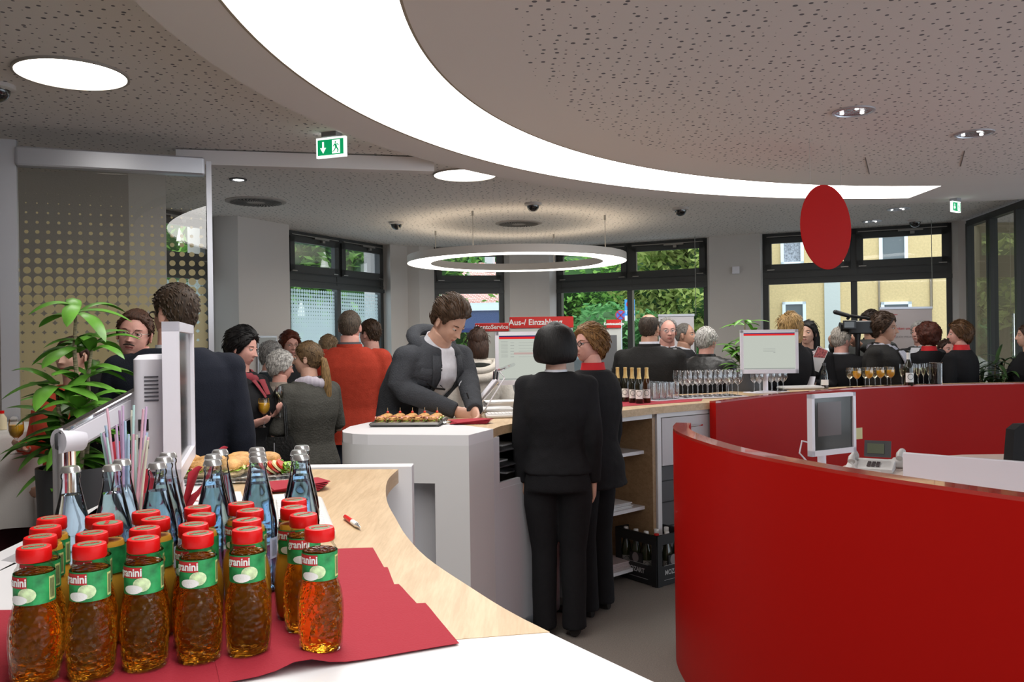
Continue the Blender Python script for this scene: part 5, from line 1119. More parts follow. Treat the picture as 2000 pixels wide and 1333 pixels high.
# ================================================================ PEOPLE
def remeshed(mb, voxel, smooth=3, fac=.5):
    """one continuous surface out of overlapping closed pieces"""
    me = bpy.data.meshes.new('tmp'); me.from_pydata(mb.v, [], mb.f); me.update()
    bm = bmesh.new(); bm.from_mesh(me); bmesh.ops.recalc_face_normals(bm, faces=bm.faces); bm.to_mesh(me); bm.free()
    o = bpy.data.objects.new('tmp', me); COL.objects.link(o)
    r = o.modifiers.new('r', 'REMESH'); r.mode = 'VOXEL'; r.voxel_size = voxel; r.adaptivity = 0
    if smooth: q = o.modifiers.new('s', 'SMOOTH'); q.factor = fac; q.iterations = smooth
    ev = o.evaluated_get(bpy.context.evaluated_depsgraph_get()); m2 = ev.to_mesh()
    n = len(m2.vertices); co = np.empty(n*3, dtype=np.float32); m2.vertices.foreach_get('co', co); co = co.reshape(n, 3).astype(float)
    no = np.empty(n*3, dtype=np.float32); m2.vertices.foreach_get('normal', no); no = no.reshape(n, 3)
    fs = [tuple(p.vertices) for p in m2.polygons]; ev.to_mesh_clear()
    bpy.data.objects.remove(o); bpy.data.meshes.remove(me)
    return co, no, fs
def pnoise(P, f, seed=0):
    r = np.random.RandomState(seed); out = np.zeros(len(P))
    for k in range(5):
        d = r.normal(size=3); d /= np.linalg.norm(d); ph = r.uniform(0, 6.28); ff = f*r.uniform(.6, 1.5)
        out += np.sin(P @ d*ff+ph+1.3*np.sin(P @ r.normal(size=3)*ff*.5+ph))
    return out/5
def head_grid(female, nu=88, nv=60):
    u = np.linspace(0, 2*pi, nu, endpoint=False); v = np.linspace(.02, pi-.02, nv)
    U, V = np.meshgrid(u, v); d = np.stack([np.sin(V)*np.sin(U), -np.sin(V)*np.cos(U), np.cos(V)], -1)
    def ex(c, r):
        c = np.array(c); r = np.array(r); dd = d/r; cc = c/r; a = (dd**2).sum(-1); b = -2*(dd*cc).sum(-1); k = (cc**2).sum()-1
        disc = np.maximum(b*b-4*a*k, 0); t = (-b+np.sqrt(disc))/(2*a); return np.where(b*b-4*a*k > 0, t, 0)
    jw = .052 if female else .058
    E_ = [ex((0, .010, .028), (.077, .096, .090)), ex((0, -.018, -.045), (jw, .068, .068)), ex((0, -.030, -.020), (.062, .062, .075)), ex((0, .02, -.02), (.062, .070, .060))]
    p = 14.0; R = sum(np.maximum(e, 1e-4)**p for e in E_)**(1/p); R = R/(1.02)
    P = d*R[..., None]; x, y, z = P[..., 0], P[..., 1], P[..., 2]; front = np.clip(-y/.05, 0, 1)**1.5; g = lambda q: np.exp(-q**2)
    ax = np.abs(x); dy = np.zeros_like(x)
    dy += .0085*g((ax-.031)/.015)*g((z-.010)/.011)
    dy -= .0045*g((z-.029)/.007)*g((ax-.028)/.020)*(0.6 if female else 1)
    t = np.clip((.022-z)/.050, 0, 1); fall = np.where(z < -.028, g((z+.028)/.0045), 1); dy -= (.004+.022*t**1.4)*g(x/(.0065+.006*t))*fall*(z < .03)
    dy -= .006*g((z+.030)/.007)*g((ax-.012)/.006)
    dy -= .0055*g((z+.0545)/.0038)*g(x/.021)+.006*g((z+.0635)/.0045)*g(x/.018); dy += .0040*g((z+.0590)/.0018)*g(x/.022)
    dy -= .006*g((z+.092)/.013)*g(x/.018); dy -= .004*g((ax-.043)/.016)*g((z+.018)/.018); dy += .002*g((z+.075)/.006)*g(x/.02)
    P[..., 1] += dy*front
    lips = (front > .5) & (np.abs(z+.0590) < .0085) & (ax < .024-.9*np.abs(z+.0590))
    return P, d, R, lips
HG = {f: head_grid(f) for f in (False, True)}
HLINE = {  # azimuth from the face (deg) -> lowest hair height (m) for the hair region
    'short': [(0, .070), (25, .066), (42, .050), (58, .030), (68, .0), (76, -.012), (82, .018), (96, .022), (108, -.005), (125, -.055), (180, -.066)],
    'receding': [(0, .098), (25, .092), (42, .075), (58, .040), (68, .005), (76, -.005), (84, .02), (98, .022), (110, -.005), (125, -.055), (180, -.066)],
    'full': [(0, .064), (25, .055), (42, .030), (60, -.005), (75, -.035), (95, -.040), (110, -.050), (125, -.075), (180, -.085)],
    'bob': [(0, .030), (30, .025), (48, .0), (62, -.08), (180, -.10)]}
def hair_mesh(style, female, seed, line='short', top=.012, side=.006, back=.010, noise=.003, tufts=160, tl=.028, bald=None, tang=(0, .5, -1), fringe=0):
    P, d, R, _ = HG[female]; nv, nu = R.shape; az = np.degrees(np.arctan2(np.abs(d[..., 0]), -d[..., 1]))
    xs, ys = zip(*HLINE[line]); zl = np.interp(az, xs, ys); z = P[..., 2]
    w = pnoise(P.reshape(-1, 3), 90, seed).reshape(R.shape)
    f = np.clip((z-zl+.006*w)/.016, 0, 1); f = f*f*(3-2*f)
    up = np.clip(d[..., 2], 0, 1); bk = np.clip(d[..., 1], 0, 1); th = side+(top-side)*up+(back-side)*bk*(1-up)
    th = th*(1+.25*w)+noise*pnoise(P.reshape(-1, 3), 160, seed+1).reshape(R.shape)
    if bald: f = f*(1-np.clip((z-bald)/.018, 0, 1))
    base = R+0.0; Q = d*(base+th*f+.0012*f-.006*(1-f))[..., None]
    # keep the face region of the shell under the skin
    Q[..., 1] = np.where(f < .3, np.maximum(Q[..., 1], P[..., 1]+.006), Q[..., 1])
    mb = MB(); vs = [tuple(q) for q in Q.reshape(-1, 3)]; fs = []
    for i in range(nv-1):
        for j in range(nu):
            k = (j+1) % nu
            if max(f[i, j], f[i+1, j], f[i, k], f[i+1, k]) > .02: fs.append((i*nu+j, (i+1)*nu+j, (i+1)*nu+k, i*nu+k))
    mb.add(vs, fs); mb.add([tuple(q) for q in Q[0]], [tuple(reversed(range(nu)))])
    rs = np.random.RandomState(seed); cand = np.argwhere(f > .6)
    for _ in range(tufts):
        i, j = cand[rs.randint(len(cand))]; n = Vector(d[i, j]); p = Vector(Q[i, j])-n*.002
        T = Vector((tang[0]+.35*n.x, tang[1]+rs.uniform(-.2, .2), tang[2]*(1-.8*max(0, n.z))+rs.uniform(-.2, .2))); T = (T-n*T.dot(n)).normalized()
        L = tl*rs.uniform(.6, 1.3); lift = rs.uniform(.15, .5)
        mb.tube([p, p+T*L*.35+n*L*lift*.35, p+T*L*.7+n*L*lift*.45, p+T*L+n*L*lift*.3], [.0035, .004, .003, .0006], 5, flat=.6)
    return mb
def hair_mat(c):
    nm = 'hair_%d_%d_%d' % tuple(int(q*1000) for q in c)
    if nm in MATS: return MATS[nm]
    m = bpy.data.materials.new(nm); MATS[nm] = m; m.use_nodes = True; n, l = nodes_of(m); b = n['Principled BSDF']
    tc = n.new('ShaderNodeTexCoord'); mp = n.new('ShaderNodeMapping'); mp.inputs['Scale'].default_value = (1, 1, .16); l.new(tc.outputs['Object'], mp.inputs[0])
    t = n.new('ShaderNodeTexNoise'); t.inputs['Scale'].default_value = 170; t.inputs['Detail'].default_value = 3; l.new(mp.outputs[0], t.inputs['Vector'])
    r = n.new('ShaderNodeValToRGB'); r.color_ramp.elements[0].position = .34; r.color_ramp.elements[1].position = .68
    r.color_ramp.elements[0].color = (*[q*.35 for q in c], 1); r.color_ramp.elements[1].color = (*[min(1, q*1.15) for q in c], 1); l.new(t.outputs['Fac'], r.inputs[0]); l.new(r.outputs[0], b.inputs['Base Color'])
    b.inputs['Roughness'].default_value = .55; b.inputs['Specular IOR Level'].default_value = .25; bp = n.new('ShaderNodeBump'); bp.inputs['Strength'].default_value = .6; bp.inputs['Distance'].default_value = .004; l.new(t.outputs['Fac'], bp.inputs['Height']); l.new(bp.outputs[0], b.inputs['Normal']); return m
def skin_mat(tone):
    m = mat('skin_'+tone, {'light': (.56, .33, .245), 'tan': (.47, .26, .18), 'pink': (.60, .31, .25)}[tone], .48, bump=.08, bscale=250, vary=.10, vscale=18)
    m.node_tree.nodes['Principled BSDF'].inputs['Subsurface Weight'].default_value = .0; return m
LIPS = mat('lips', (.42, .13, .11), .4); EYEW = mat('eye_white', (.62, .60, .57), .2); IRIS = mat('iris', (.04, .03, .025), .15)
def cloth(nm, c, rough=.9, bump=.25, bscale=220, vary=.08): return mat('cloth_'+nm, c, rough, bump=bump, bscale=bscale, vary=vary, vscale=30, spec=.25)
SUIT = cloth('black_suit', (.010, .010, .0115)); NAVY = cloth('navy_suit', (.010, .012, .020)); SHIRT = cloth('white_shirt', (.70, .70, .75), .8, .1); GREYS = cloth('charcoal', (.028, .029, .032))
SHOE = mat('black_shoe', (.010, .009, .009), .3)
TM = [(.465, .108, .080, .004), (.52, .107, .081, .004), (.60, .100, .073, 0), (.66, .108, .078, -.002), (.72, .119, .082, -.003), (.770, .125, .078, 0), (.803, .119, .066, .004), (.828, .092, .053, .009), (.850, .060, .044, .012), (.866, .042, .037, .012)]
TF = [(.465, .104, .082, .004), (.52, .102, .080, .004), (.60, .084, .066, 0), (.65, .088, .072, -.004), (.71, .102, .086, -.010), (.762, .107, .078, -.004), (.800, .103, .062, .004), (.824, .080, .049, .009), (.845, .052, .040, .012), (.862, .038, .034, .012)]
def sup(a, b, c, n=2.5, seg=28):
    out = []
    for k in range(seg):
        t = 2*pi*k/seg; out.append(Vector((c[0]+a*math.copysign(abs(cos(t))**(2/n), cos(t)), c[1]+b*math.copysign(abs(sin(t))**(2/n), sin(t)), c[2])))
    return out
def smst(t): t = max(0, min(1, t)); return t*t*(3-2*t)
ARMS = {'hang': ((.138, .012, .640), (.146, -.018, .490)), 'hang_close': ((.128, .016, .640), (.128, -.010, .490)), 'hold': ((.150, -.005, .640), (.085, -.135, .665)), 'hold_high': ((.150, -.02, .650), (.070, -.145, .725)),
        'clasp': ((.148, .010, .635), (.035, -.120, .560)), 'fold': ((.150, -.02, .650), (-.020, -.130, .655)), 'back': ((.138, .03, .640), (.080, .110, .520)), 'raise': ((.160, -.06, .72), (.09, -.20, .82))}
def hand_parts(mb, W, d, nrm, s, curl, side):
    """palm, four unequal bent fingers and a thumb leaving the side of the palm"""
    d = d.normalized(); nrm = (nrm-d*nrm.dot(d)).normalized(); lat = d.cross(nrm).normalized()*side
    pw = .040*s; L = .092*s
    mb.loftpts([[W+d*t*L+lat*(w*cos(a))+nrm*(h*sin(a)) for a in [2*pi*k/14 for k in range(14)]] for t, w, h in ((-.1, .024*s, .020*s), (.25, .031*s, .018*s), (.6, pw, .016*s), (.95, pw, .014*s), (1.05, pw*.9, .009*s))])
    for k, (o, fl) in enumerate(((.030, .068), (.0105, .078), (-.0095, .073), (-.0285, .058))):
        p = W+d*L*.96+lat*o*s; q = d.copy(); pts = [p-d*.02*s, p]; 
        for j, fr in enumerate((.42, .32, .26)):
            ang = curl*(.55, .9, .7)[j]; ax = nrm.cross(q); R = Matrix.Rotation(-ang if True else ang, 3, ax); q = (R @ q)
            if q.dot(nrm) < d.dot(nrm) and ang > 0: q = (Matrix.Rotation(2*ang, 3, ax) @ q)
            pts.append(pts[-1]+q*fl*s*fr)
        mb.tube(pts, [.009*s, .0095*s, .0088*s, .0080*s, .0062*s], 8)
    th = W+d*L*.25+lat*.028*s; t1 = th+(lat*.75+d*.6+nrm*.25).normalized()*.036*s; t2 = t1+(d*.9+nrm*(.35+curl*.4)+lat*.1).normalized()*.030*s; t3 = t2+(d*.8+nrm*(.4+curl*.6)-lat*.2).normalized()*.024*s
    mb.tube([th-lat*.012*s, th, t1, t2, t3], [.012*s, .0125*s, .0105*s, .0095*s, .007*s], 8)
PEOPLE = []
def person(label, px, yt, Y, rz, female=False, H=None, w=1.0, lean=0, side_lean=0, head=(0, 0, 0), armR='hang', armL='hang', hair=None, hairc=(.03, .018, .01), skin='light', top=None, topm=None, botm=None, hem=.465, chest=None, glasses=None, vox=.009, extras=(), loc=None, handcurl=.45, stance=.052, tie=None, seed=1, hscale=1.0, mouth=True, sleeves=1.0, group=None):
    c = D(px, yt, Y)
    if loc is None: loc = (c.x, Y, 0)
    if H is None: H = c.z-.018*(1 if hair else 0)
    root = thing('person', label, 'person', (loc[0], loc[1], 0), radians(rz), group)
    T = TF if female else TM; S = H; la = radians(lean); hz = .53*S
    def bend(p):
        p = Vector(p); t = smst((p.z-hz)/(.26*S))
        if la:
            a = la*t; q = p-Vector((0, 0, hz)); q = Matrix.Rotation(a, 3, 'X') @ q; p = q+Vector((0, 0, hz))
        return p
    secs = [(z*S, a*S*w, b*S*w*(.97 if w < 1 else 1), y*S) for z, a, b, y in T]
    sh = (.113 if not female else .098)*w
    # ---- arm targets
    def arm(spec, sgn):
        e, wr = ARMS[spec] if isinstance(spec, str) else spec
        k = w if isinstance(spec, str) else 1
        kk = .90 if (female and isinstance(spec, str)) else 1.0
        Sh = bend(Vector((sgn*sh*S, .004*S, .800*S)))
        free = isinstance(spec, str)
        Ev = Vector((sgn*e[0]*S*k*kk, e[1]*S, e[2]*S)); Wv = Vector((sgn*wr[0]*S*k*kk, wr[1]*S, wr[2]*S))
        if free and la: Ev = bend(Ev); Wv = bend(Wv)
        return Sh, Ev, Wv
    aR = arm(armR, -1); aL = arm(armL, 1)
    # ---- body (skin) as one surface
    mb = MB(); mb.loftpts([[bend(p) for p in sup(a*.90, b*.90, (0, y, z))] for z, a, b, y in secs[1:-3]])
    nk = .034 if female else .040
    mb.tube([bend((0, .010*S, .80*S)), bend((0, .012*S, .85*S)), bend((0, .004*S, .895*S))], [.036*S, nk*S*.98, nk*S*.96], 18)
    for (Sh, Ev, Wv), sgn in ((aR, -1), (aL, 1)):
        mb.tube([Sh, Sh.lerp(Ev, .5), Ev, Ev.lerp(Wv, .4), Wv], [.028*S, .024*S, .021*S, .019*S, .0145*S], 12)
        d = (Wv-Ev).normalized(); inward = Vector((-sgn, 0, 0)) if d.z < -.6 else Vector((-sgn*.45, .15, .55) if d.z > -.3 else (-sgn, .2, 0))
        hd = d if d.z < -.6 else (d+Vector((0, 0, -.05))).normalized()
        hand_parts(mb, Wv, hd, inward, S/1.75*(.92 if female else 1.02), handcurl, -sgn if d.z < -.6 else sgn)
    for sgn in (-1, 1): mb.tube([(sgn*.05*S, 0, .50*S), (sgn*stance*S, -.004*S, .28*S), (sgn*stance*S, .008*S, .05*S)], [.045*S, .030*S, .020*S], 12)
    co, no, fs = remeshed(mb, vox, 2)
    body = MB(); body.add([tuple(p) for p in co], fs)
    hs = S/1.75*(1.0 if not female else .98)*1.0*hscale
    base = bend((0, .000*S, .931*S)); hb = bend((0, 0, .93*S)); 
    HM = Matrix.Translation(base) @ Matrix.Rotation(la*.6, 4, 'X') @ Matrix.Rotation(radians(head[0]), 4, 'Z') @ Matrix.Rotation(radians(head[1]), 4, 'X') @ Matrix.Rotation(radians(head[2]), 4, 'Y') @ Matrix.Scale(hs, 4)
    P, dg, R, lips = HG[female]; nv, nu = R.shape
    fcs = []; mi = []
    for i in range(nv-1):
        for j in range(nu):
            k = (j+1) % nu; fcs.append((i*nu+j, (i+1)*nu+j, (i+1)*nu+k, i*nu+k)); mi.append(1 if (mouth and lips[i, j] and lips[i+1, k]) else 0)
    o0 = len(body.v); body.add([HM @ Vector(q) for q in P.reshape(-1, 3)], fcs); body.m[-len(mi):] = mi
    body.add([HM @ Vector(q) for q in P[0]], [tuple(reversed(range(nu)))]); body.add([HM @ Vector(q) for q in P[-1]], [tuple(range(nu))])
    for sg in (-1, 1):
        ear = MB(); ear.ell((0, 0, 0), (.0065, .017, .030), 12, 10); ear.ell((sg*.003, .004, .012), (.006, .013, .014), 10, 8); ear.ell((0, -.004, -.020), (.005, .009, .010), 8, 6)
        E = HM @ Matrix.Translation((sg*.0755, .010, -.006)) @ Matrix.Rotation(sg*radians(24), 4, 'Z') @ Matrix.Rotation(radians(-10), 4, 'X'); ear.xf(E); body.add(ear.v, ear.f)
    bo = body.build('body', [skin_mat(skin), LIPS], root, angle=60)
    # eyes, brows
    for sg in (-1, 1):
        e = MB(); e.ell((sg*.031, -.0740, .0090), (.0120, .0112, .0075), 14, 8); e.xf(HM); eo = e.build('eye', EYEW, root)
        e = MB(); e.ell((sg*.031, -.0838, .0090), (.0050, .0030, .0056), 10, 6); e.xf(HM); e.build('iris', IRIS, eo)
        e = MB(); pts = []
        for k in range(6):
            u = k/5; x = .016+.030*u; i0 = np.argmin((P[..., 0]-sg*x)**2+(P[..., 2]-(.027+.004*sin(pi*u)))**2+(P[..., 1] > 0)*9); q = P.reshape(-1, 3)[i0]; pts.append((q[0], q[1]-.0008, q[2]))
        e.tube(pts, [.0015, .0026, .0028, .0026, .002, .001], 6, flat=.8); e.xf(HM); e.build('eyebrow', hair_mat(tuple(q*.8 for q in hairc)) if max(hairc) < .4 else hair_mat((.2, .17, .14)), root)
        e = MB(); e.ell((sg*.031, -.0755, .0150), (.0140, .0118, .0058), 12, 6); e.xf(HM); e.build('eyelid', skin_mat(skin), root)
    # ---- hair
    if hair:
        hk = dict(hair); longs = hk.pop('long', None); hm = hair_mesh(hk.pop('style', 'short'), female, seed, **hk)
        if longs:
            for pts, rad, fl in longs: hm.tube(pts, rad, 16, flat=fl)
        hm.xf(HM); hm.build('hair', hair_mat(hairc), root, angle=60)
    # ---- jacket / coat
    TMt = topm or SUIT; jb = MB(); k = 1.06; low = hem
    js = [(z, a*k, b*k*1.02, y) for z, a, b, y in secs if z/S >= low-.001]
    if low < .465: js = [(low*S, secs[0][1]*k*1.06, secs[0][2]*k*1.10, secs[0][3])]+js
    jb.loftpts([[bend(p) for p in sup(a, b, (0, y, z))] for z, a, b, y in js[:-1]])
    jf = MB()
    for Sh, Ev, Wv in (aR, aL):
        inn_ = Vector((-.25*Sh.x, 0, .004*S)); f_ = .040*S*sleeves*(.92 if female else 1)
        cuff = Wv+(Wv-Ev).normalized()*.002*S
        jb.tube([Sh+inn_, Sh, Sh.lerp(Ev, .45), Ev.lerp(Sh, .08), Ev.lerp(cuff, .12), Ev.lerp(cuff, .6), cuff], [f_*.95, f_*1.02, f_*.93, f_*.86, f_*.84, f_*.72, f_*.60], 14)
        jb.ell(Sh, (f_*1.05, f_*1.0, f_*.95), 14, 10)
    co, no, fs = remeshed(jb, max(.010, vox*1.2), 5)
    wr_ = pnoise(co*np.array([1, 1, .55]), 26/S*1.75, seed)*.0042+pnoise(co, 60, seed+3)*.0022
    fade = np.clip((.80*S-co[:, 2])/(.12*S), .2, 1); co = co+no*(wr_*fade)[:, None]
    def front_y(x, z):
        zs = [q[0] for q in secs]; a = np.interp(z, zs, [q[1] for q in secs])*k; b = np.interp(z, zs, [q[2] for q in secs])*k*1.02; y = np.interp(z, zs, [q[3] for q in secs])
        return y-b*max(0, 1-(abs(x)/a)**2.5)**(1/2.5)
    jk = MB(); jk.add([tuple(p) for p in co], fs); nm = top or 'jacket'
    if chest == 'open':
        for fi, f_i in enumerate(jk.f):
            c3 = sum((Vector(jk.v[q]) for q in f_i), Vector())/len(f_i); q3 = c3.copy()
            for _ in range(4):
                a_ = la*smst((q3.z-hz)/(.26*S)); q3 = Matrix.Rotation(-a_, 3, 'X') @ (c3-Vector((0, 0, hz)))+Vector((0, 0, hz))
            zz = q3.z/S; hw = .030+.012*min(1, max(0, (.84-zz)/.2))
            if abs(q3.x/S-.006) < hw and front_y(q3.x, q3.z)-.045 < q3.y < front_y(q3.x, q3.z)+.035 and .44 < zz < .90: jk.m[fi] = 1
    jo = jk.build(nm, [TMt, SHIRT], root, angle=60)
    def patch(rows, off, name, m_, parent, n=6, zs=1.0):
        pm = MB(); vs = []
        for z, x0, x1 in rows:
            for j in range(n+1):
                x = (x0+(x1-x0)*j/n)*S; q = Vector((x, front_y(x, z*S)-off*S, z*S)); vs.append(bend(q))
        N = n+1; pm.add(vs, [(i*N+j, (i+1)*N+j, (i+1)*N+j+1, i*N+j+1) for i in range(len(rows)-1) for j in range(n)]); o = pm.build(name, m_, parent, angle=70)
        so = o.modifiers.new('s', 'SOLIDIFY'); so.thickness = .004; so.offset = 1; return o
    def collar(r, z0, z1, name, m_, flare=.004, open_=.0, tilt=.012, parent=root):
        pm = MB(); n = 30; vs = []
        for j in range(n+1):
            a = -pi/2+open_+(2*pi-2*open_)*j/n; fr = max(0, -sin(a))
            for z, rr in ((z0, r*1.12), ((z0+z1)/2, r*1.03), (z1, r), (z1-.002, r-.003), ((z0+z1)/2, r*.96)):
                vs.append(bend((rr*S*cos(a), (.012*S+rr*S*sin(a)*.98), z*S-tilt*S*fr)))
        pm.add(vs, [(5*i+q, 5*i+5+q, 5*i+6+q, 5*i+1+q) for i in range(n) for q in range(4)]); return pm.build(name, m_, parent, angle=70)
    if chest == 'suit':
        sm = SHIRT; patch([(.842, -.034, .034), (.82, -.034, .034), (.78, -.030, .030), (.74, -.022, .022), (.70, -.012, .012), (.665, -.003, .003)], .0005, 'shirt_front', sm, root)
        collar(.043 if not female else .037, 0.841, 0.868, 'shirt_collar', sm, tilt=.014, open_=.12)
        if tie: patch([(.832, -.009, .009), (.818, -.011, .011), (.812, -.008, .008), (.74, -.013, .013), (.68, -.016, .016)], .0045, 'tie', tie, root, 3)
        for sg in (-1, 1): patch([(.838, sg*.030, sg*.052), (.80, sg*.030, sg*.062), (.775, sg*.027, sg*.074), (.765, sg*.026, sg*.060), (.70, sg*.011, sg*.040), (.655, sg*.0, sg*.014)], .003, 'lapel', TMt, root, 4)
        collar(.049 if not female else .042, 0.828, 0.856, 'jacket_collar', TMt, tilt=.026, open_=.55)
        for z in (.60, .645): b_ = MB(); q = bend((.006*S, front_y(.006*S, z*S)-.002*S, z*S)); b_.ell(q, (.008, .003, .008), 10, 6); b_.build('button', BLACKP, root)
    elif chest == 'open':
        for sg in (-1, 1): patch([(.835, sg*.034, sg*.060), (.79, sg*.036, sg*.066), (.74, sg*.038, sg*.055), (.62, sg*.041, sg*.052), (.52, sg*.042, sg*.052)], .006, 'coat_placket', TMt, root, 4)
        collar(.043, 0.841, 0.868, 'shirt_collar', SHIRT, tilt=.018, open_=.25)
    elif chest == 'back':
        collar(.043 if not female else .036, .826, .858 if not female else .852, 'shirt_collar', SHIRT, tilt=.02, open_=.3)
        collar(.050 if not female else .043, .812, .846 if not female else .838, 'jacket_collar', TMt, tilt=.03, open_=.6)
    elif chest == 'coat':
        collar(.052 if not female else .045, 0.823, 0.862, 'coat_collar', TMt, tilt=.03, open_=.35)
    # ---- trousers and shoes
    tb_ = MB(); BM = botm or TMt; q = [(z, a*1.0, b*1.0, y) for z, a, b, y in secs if z/S <= .61]
    tb_.loftpts([sup(a, b, (0, y, z)) for z, a, b, y in q])
    for sg in (-1, 1): tb_.tube([(sg*.050*S, .004*S, .50*S), (sg*.053*S, .0, .42*S), (sg*stance*S, -.004*S, .27*S), (sg*stance*S, .010*S, .10*S), (sg*stance*S, .010*S, .025*S)], [.058*S, .056*S, .043*S, .038*S, .040*S], 16)
    co, no, fs = remeshed(tb_, max(.011, vox*1.2), 4); wr_ = pnoise(co*np.array([1, 1, .4]), 30, seed+5)*.004; co = co+no*wr_[:, None]
    tr = MB(); tr.add([tuple(p) for p in co], fs); tr.build('trousers', BM, root, angle=60)
    for sg in (-1, 1):
        m = MB(); m.loftpts([[Vector((sg*stance*S*1.02+hw*cos(a), y, max(.001, zc_+hh*sin(a)))) for a in [2*pi*k_/14 for k_ in range(14)]] for y, hw, zc_, hh in ((.052, .022, .03, .026), (.035, .034, .038, .036), (-.03, .037, .035, .034), (-.10, .045, .026, .026), (-.155, .040, .020, .020), (-.185, .020, .015, .012))]); m.build('shoe', SHOE, root)
    if glasses:
        gmx, full = glasses; g = MB()
        for sg in (-1, 1):
            ring = [(sg*.031+.022*cos(a)*(1+.0*a), -.0945-.000*cos(a), .008+.0145*sin(a)) for a in [2*pi*k_/16 for k_ in range(17)]]; g.tube(ring, .0014 if not full else .0022, 6)
            g.tube([(sg*.053, -.093, .012), (sg*.070, -.060, .014), (sg*.080, .005, .010), (sg*.078, .020, -.004)], .0014 if not full else .0022, 6)
        g.tube([(-.010, -.0955, .010), (0, -.103, .012), (.010, -.0955, .010)], .0013, 6); g.xf(HM); go = g.build('spectacles', gmx, root)
        g = MB()
        for sg in (-1, 1): g.add([(sg*.031+.021*cos(a), -.0945, .008+.0135*sin(a)) for a in [2*pi*k_/16 for k_ in range(16)]], [tuple(range(16))])
        g.xf(HM); g.build('lenses', GLASS, go, smooth=False)
    root['_S'] = S; info = dict(root=root, HM=HM, S=S, bend=bend, patch=patch, collar=collar, front_y=front_y, aR=aR, aL=aL, jacket=jo)
    del root['_S']
    PEOPLE.append(info); return info
def wpt(info, p): r = info['root']; return Matrix.Translation(r.location) @ Matrix.Rotation(r.rotation_euler.z, 4, 'Z') @ Vector(p)
def scarf(info, m_, hang=.12, wid=.030, z=.835, r=.050, sg=-1):
    S = info['S']; b = info['bend']; m = MB(); pts = [b((r*S*cos(a), .012*S+r*S*1.0*sin(a), (z+.008*sin(2*a)-.018*max(0, -sin(a)))*S)) for a in [2*pi*k/24 for k in range(25)]]
    m.tube(pts, [.017*S+.003*S*sin(3*k) for k in range(25)], 12, flat=1.25)
    for s_, hh in ((-1, hang), (1, hang*.85)):
        q = []
        for i in range(7): u = i/6; zz = (z-.02-hh*u)*S; x = s_*(.022-.012*u)*S; q.append(b((x, info['front_y'](x, zz)-.012*S, zz)))
        m.tube(q, [.016*S, wid*S*.62, wid*S*.6, wid*S*.55, wid*S*.52, wid*S*.5, wid*S*.42], 10, flat=.35)
    return m.build('scarf', m_, info['root'], angle=70)
def stripes(name, c1, c2, sc, rotv=(0, 0, .6)):
    m = bpy.data.materials.new(name); m.use_nodes = True; n, l = nodes_of(m); b = n['Principled BSDF']; tc = n.new('ShaderNodeTexCoord'); mp = n.new('ShaderNodeMapping'); mp.inputs['Rotation'].default_value = rotv; l.new(tc.outputs['Object'], mp.inputs[0])
    w = n.new('ShaderNodeTexWave'); w.inputs['Scale'].default_value = sc; w.inputs['Distortion'].default_value = 1.5; l.new(mp.outputs[0], w.inputs[0]); r = n.new('ShaderNodeValToRGB'); r.color_ramp.elements[0].color = (*c1, 1); r.color_ramp.elements[1].color = (*c2, 1); l.new(w.outputs['Fac'], r.inputs[0]); l.new(r.outputs[0], b.inputs['Base Color']); b.inputs['Roughness'].default_value = .9; return m
GM = (mat('glasses_metal', (.30, .27, .24), .3, metal=.8), False); GB = (mat('glasses_black', (.01, .01, .012), .3), True)
SHORT = dict(line='short', top=.016, side=.006, back=.008, tufts=220, tl=.022)
CROP = dict(line='short', top=.007, side=.004, back=.005, tufts=120, tl=.010, noise=.001)
BROWN = (.055, .030, .016); DBROWN = (.022, .012, .008); BLACK = (.008, .007, .007); GREY = (.30, .29, .28); WHITEH = (.55, .53, .50); RED_ = (.10, .022, .010); BLOND = (.42, .26, .10)

# 1 woman with black bob, back to us
p = person('person with black bob haircut standing with back to us in black suit', 1085, 625, 4.42, 174, True, w=1.0, armR='hang_close', armL='hang_close', chest='back', hem=.475,
    hair=dict(line='bob', top=.016, side=.012, back=.014, tufts=0, noise=.0008), hairc=BLACK, vox=.006, seed=3, stance=.048, head=(-6, 0, 0))
def bob(info, hc, rx=.105, ry=.100, zb=-.100, cy=.022, fr=.35):
    m = MB(); rings = []
    for z, k in ((.118, .30), (.108, .56), (.085, .80), (.05, .95), (.01, 1.02), (-.03, 1.06), (-.065, 1.04), (-.088, .97), (zb, .86), (zb-.004, .70)):
        ring = []
        for q in range(48):
            a = 2*pi*q/48; x = rx*k*sin(a); y = cy-ry*k*cos(a)
            if z < .045 and cos(a) > 0: y = max(y, cy-.062*(1-.0*z)) if z > -.2 else y
            ring.append(Vector((x*(1+.010*sin(14*a)), y, z-(.010*(1-abs(sin(a))) if z <= -.088 else 0))))
        rings.append(ring)
    m.loftpts(rings); m.xf(info['HM']); return m.build('bob_hair', hair_mat(hc), info['root'], angle=70)
bob(p, BLACK, rx=.122, ry=.112)
# 2 woman with short light-brown hair and glasses, looking left
p = person('person with short golden-brown hair, glasses and red neckerchief beside the black bob', 1158, 629, 4.76, 232, True, w=1.14, armR='hang_close', armL='clasp', chest='back', hem=.445, hair=dict(line='full', top=.026, side=.020, back=.022, tufts=420, tl=.035, noise=.003), hairc=(.26, .13, .045), glasses=GB, vox=.007, seed=5, head=(66, 0, 0), skin='pink')
p['root'].location.x -= .02
p['collar'](.040, 0.845, 0.870, 'neckerchief', mat('red_scarf', (.55, .01, .015), .7), tilt=.0, open_=.3)
m = MB(); m.ell((-.0785, .0, -.040), (.005, .005, .005), 10, 8); m.xf(p['HM']); m.build('earring', LABW, p['root'])
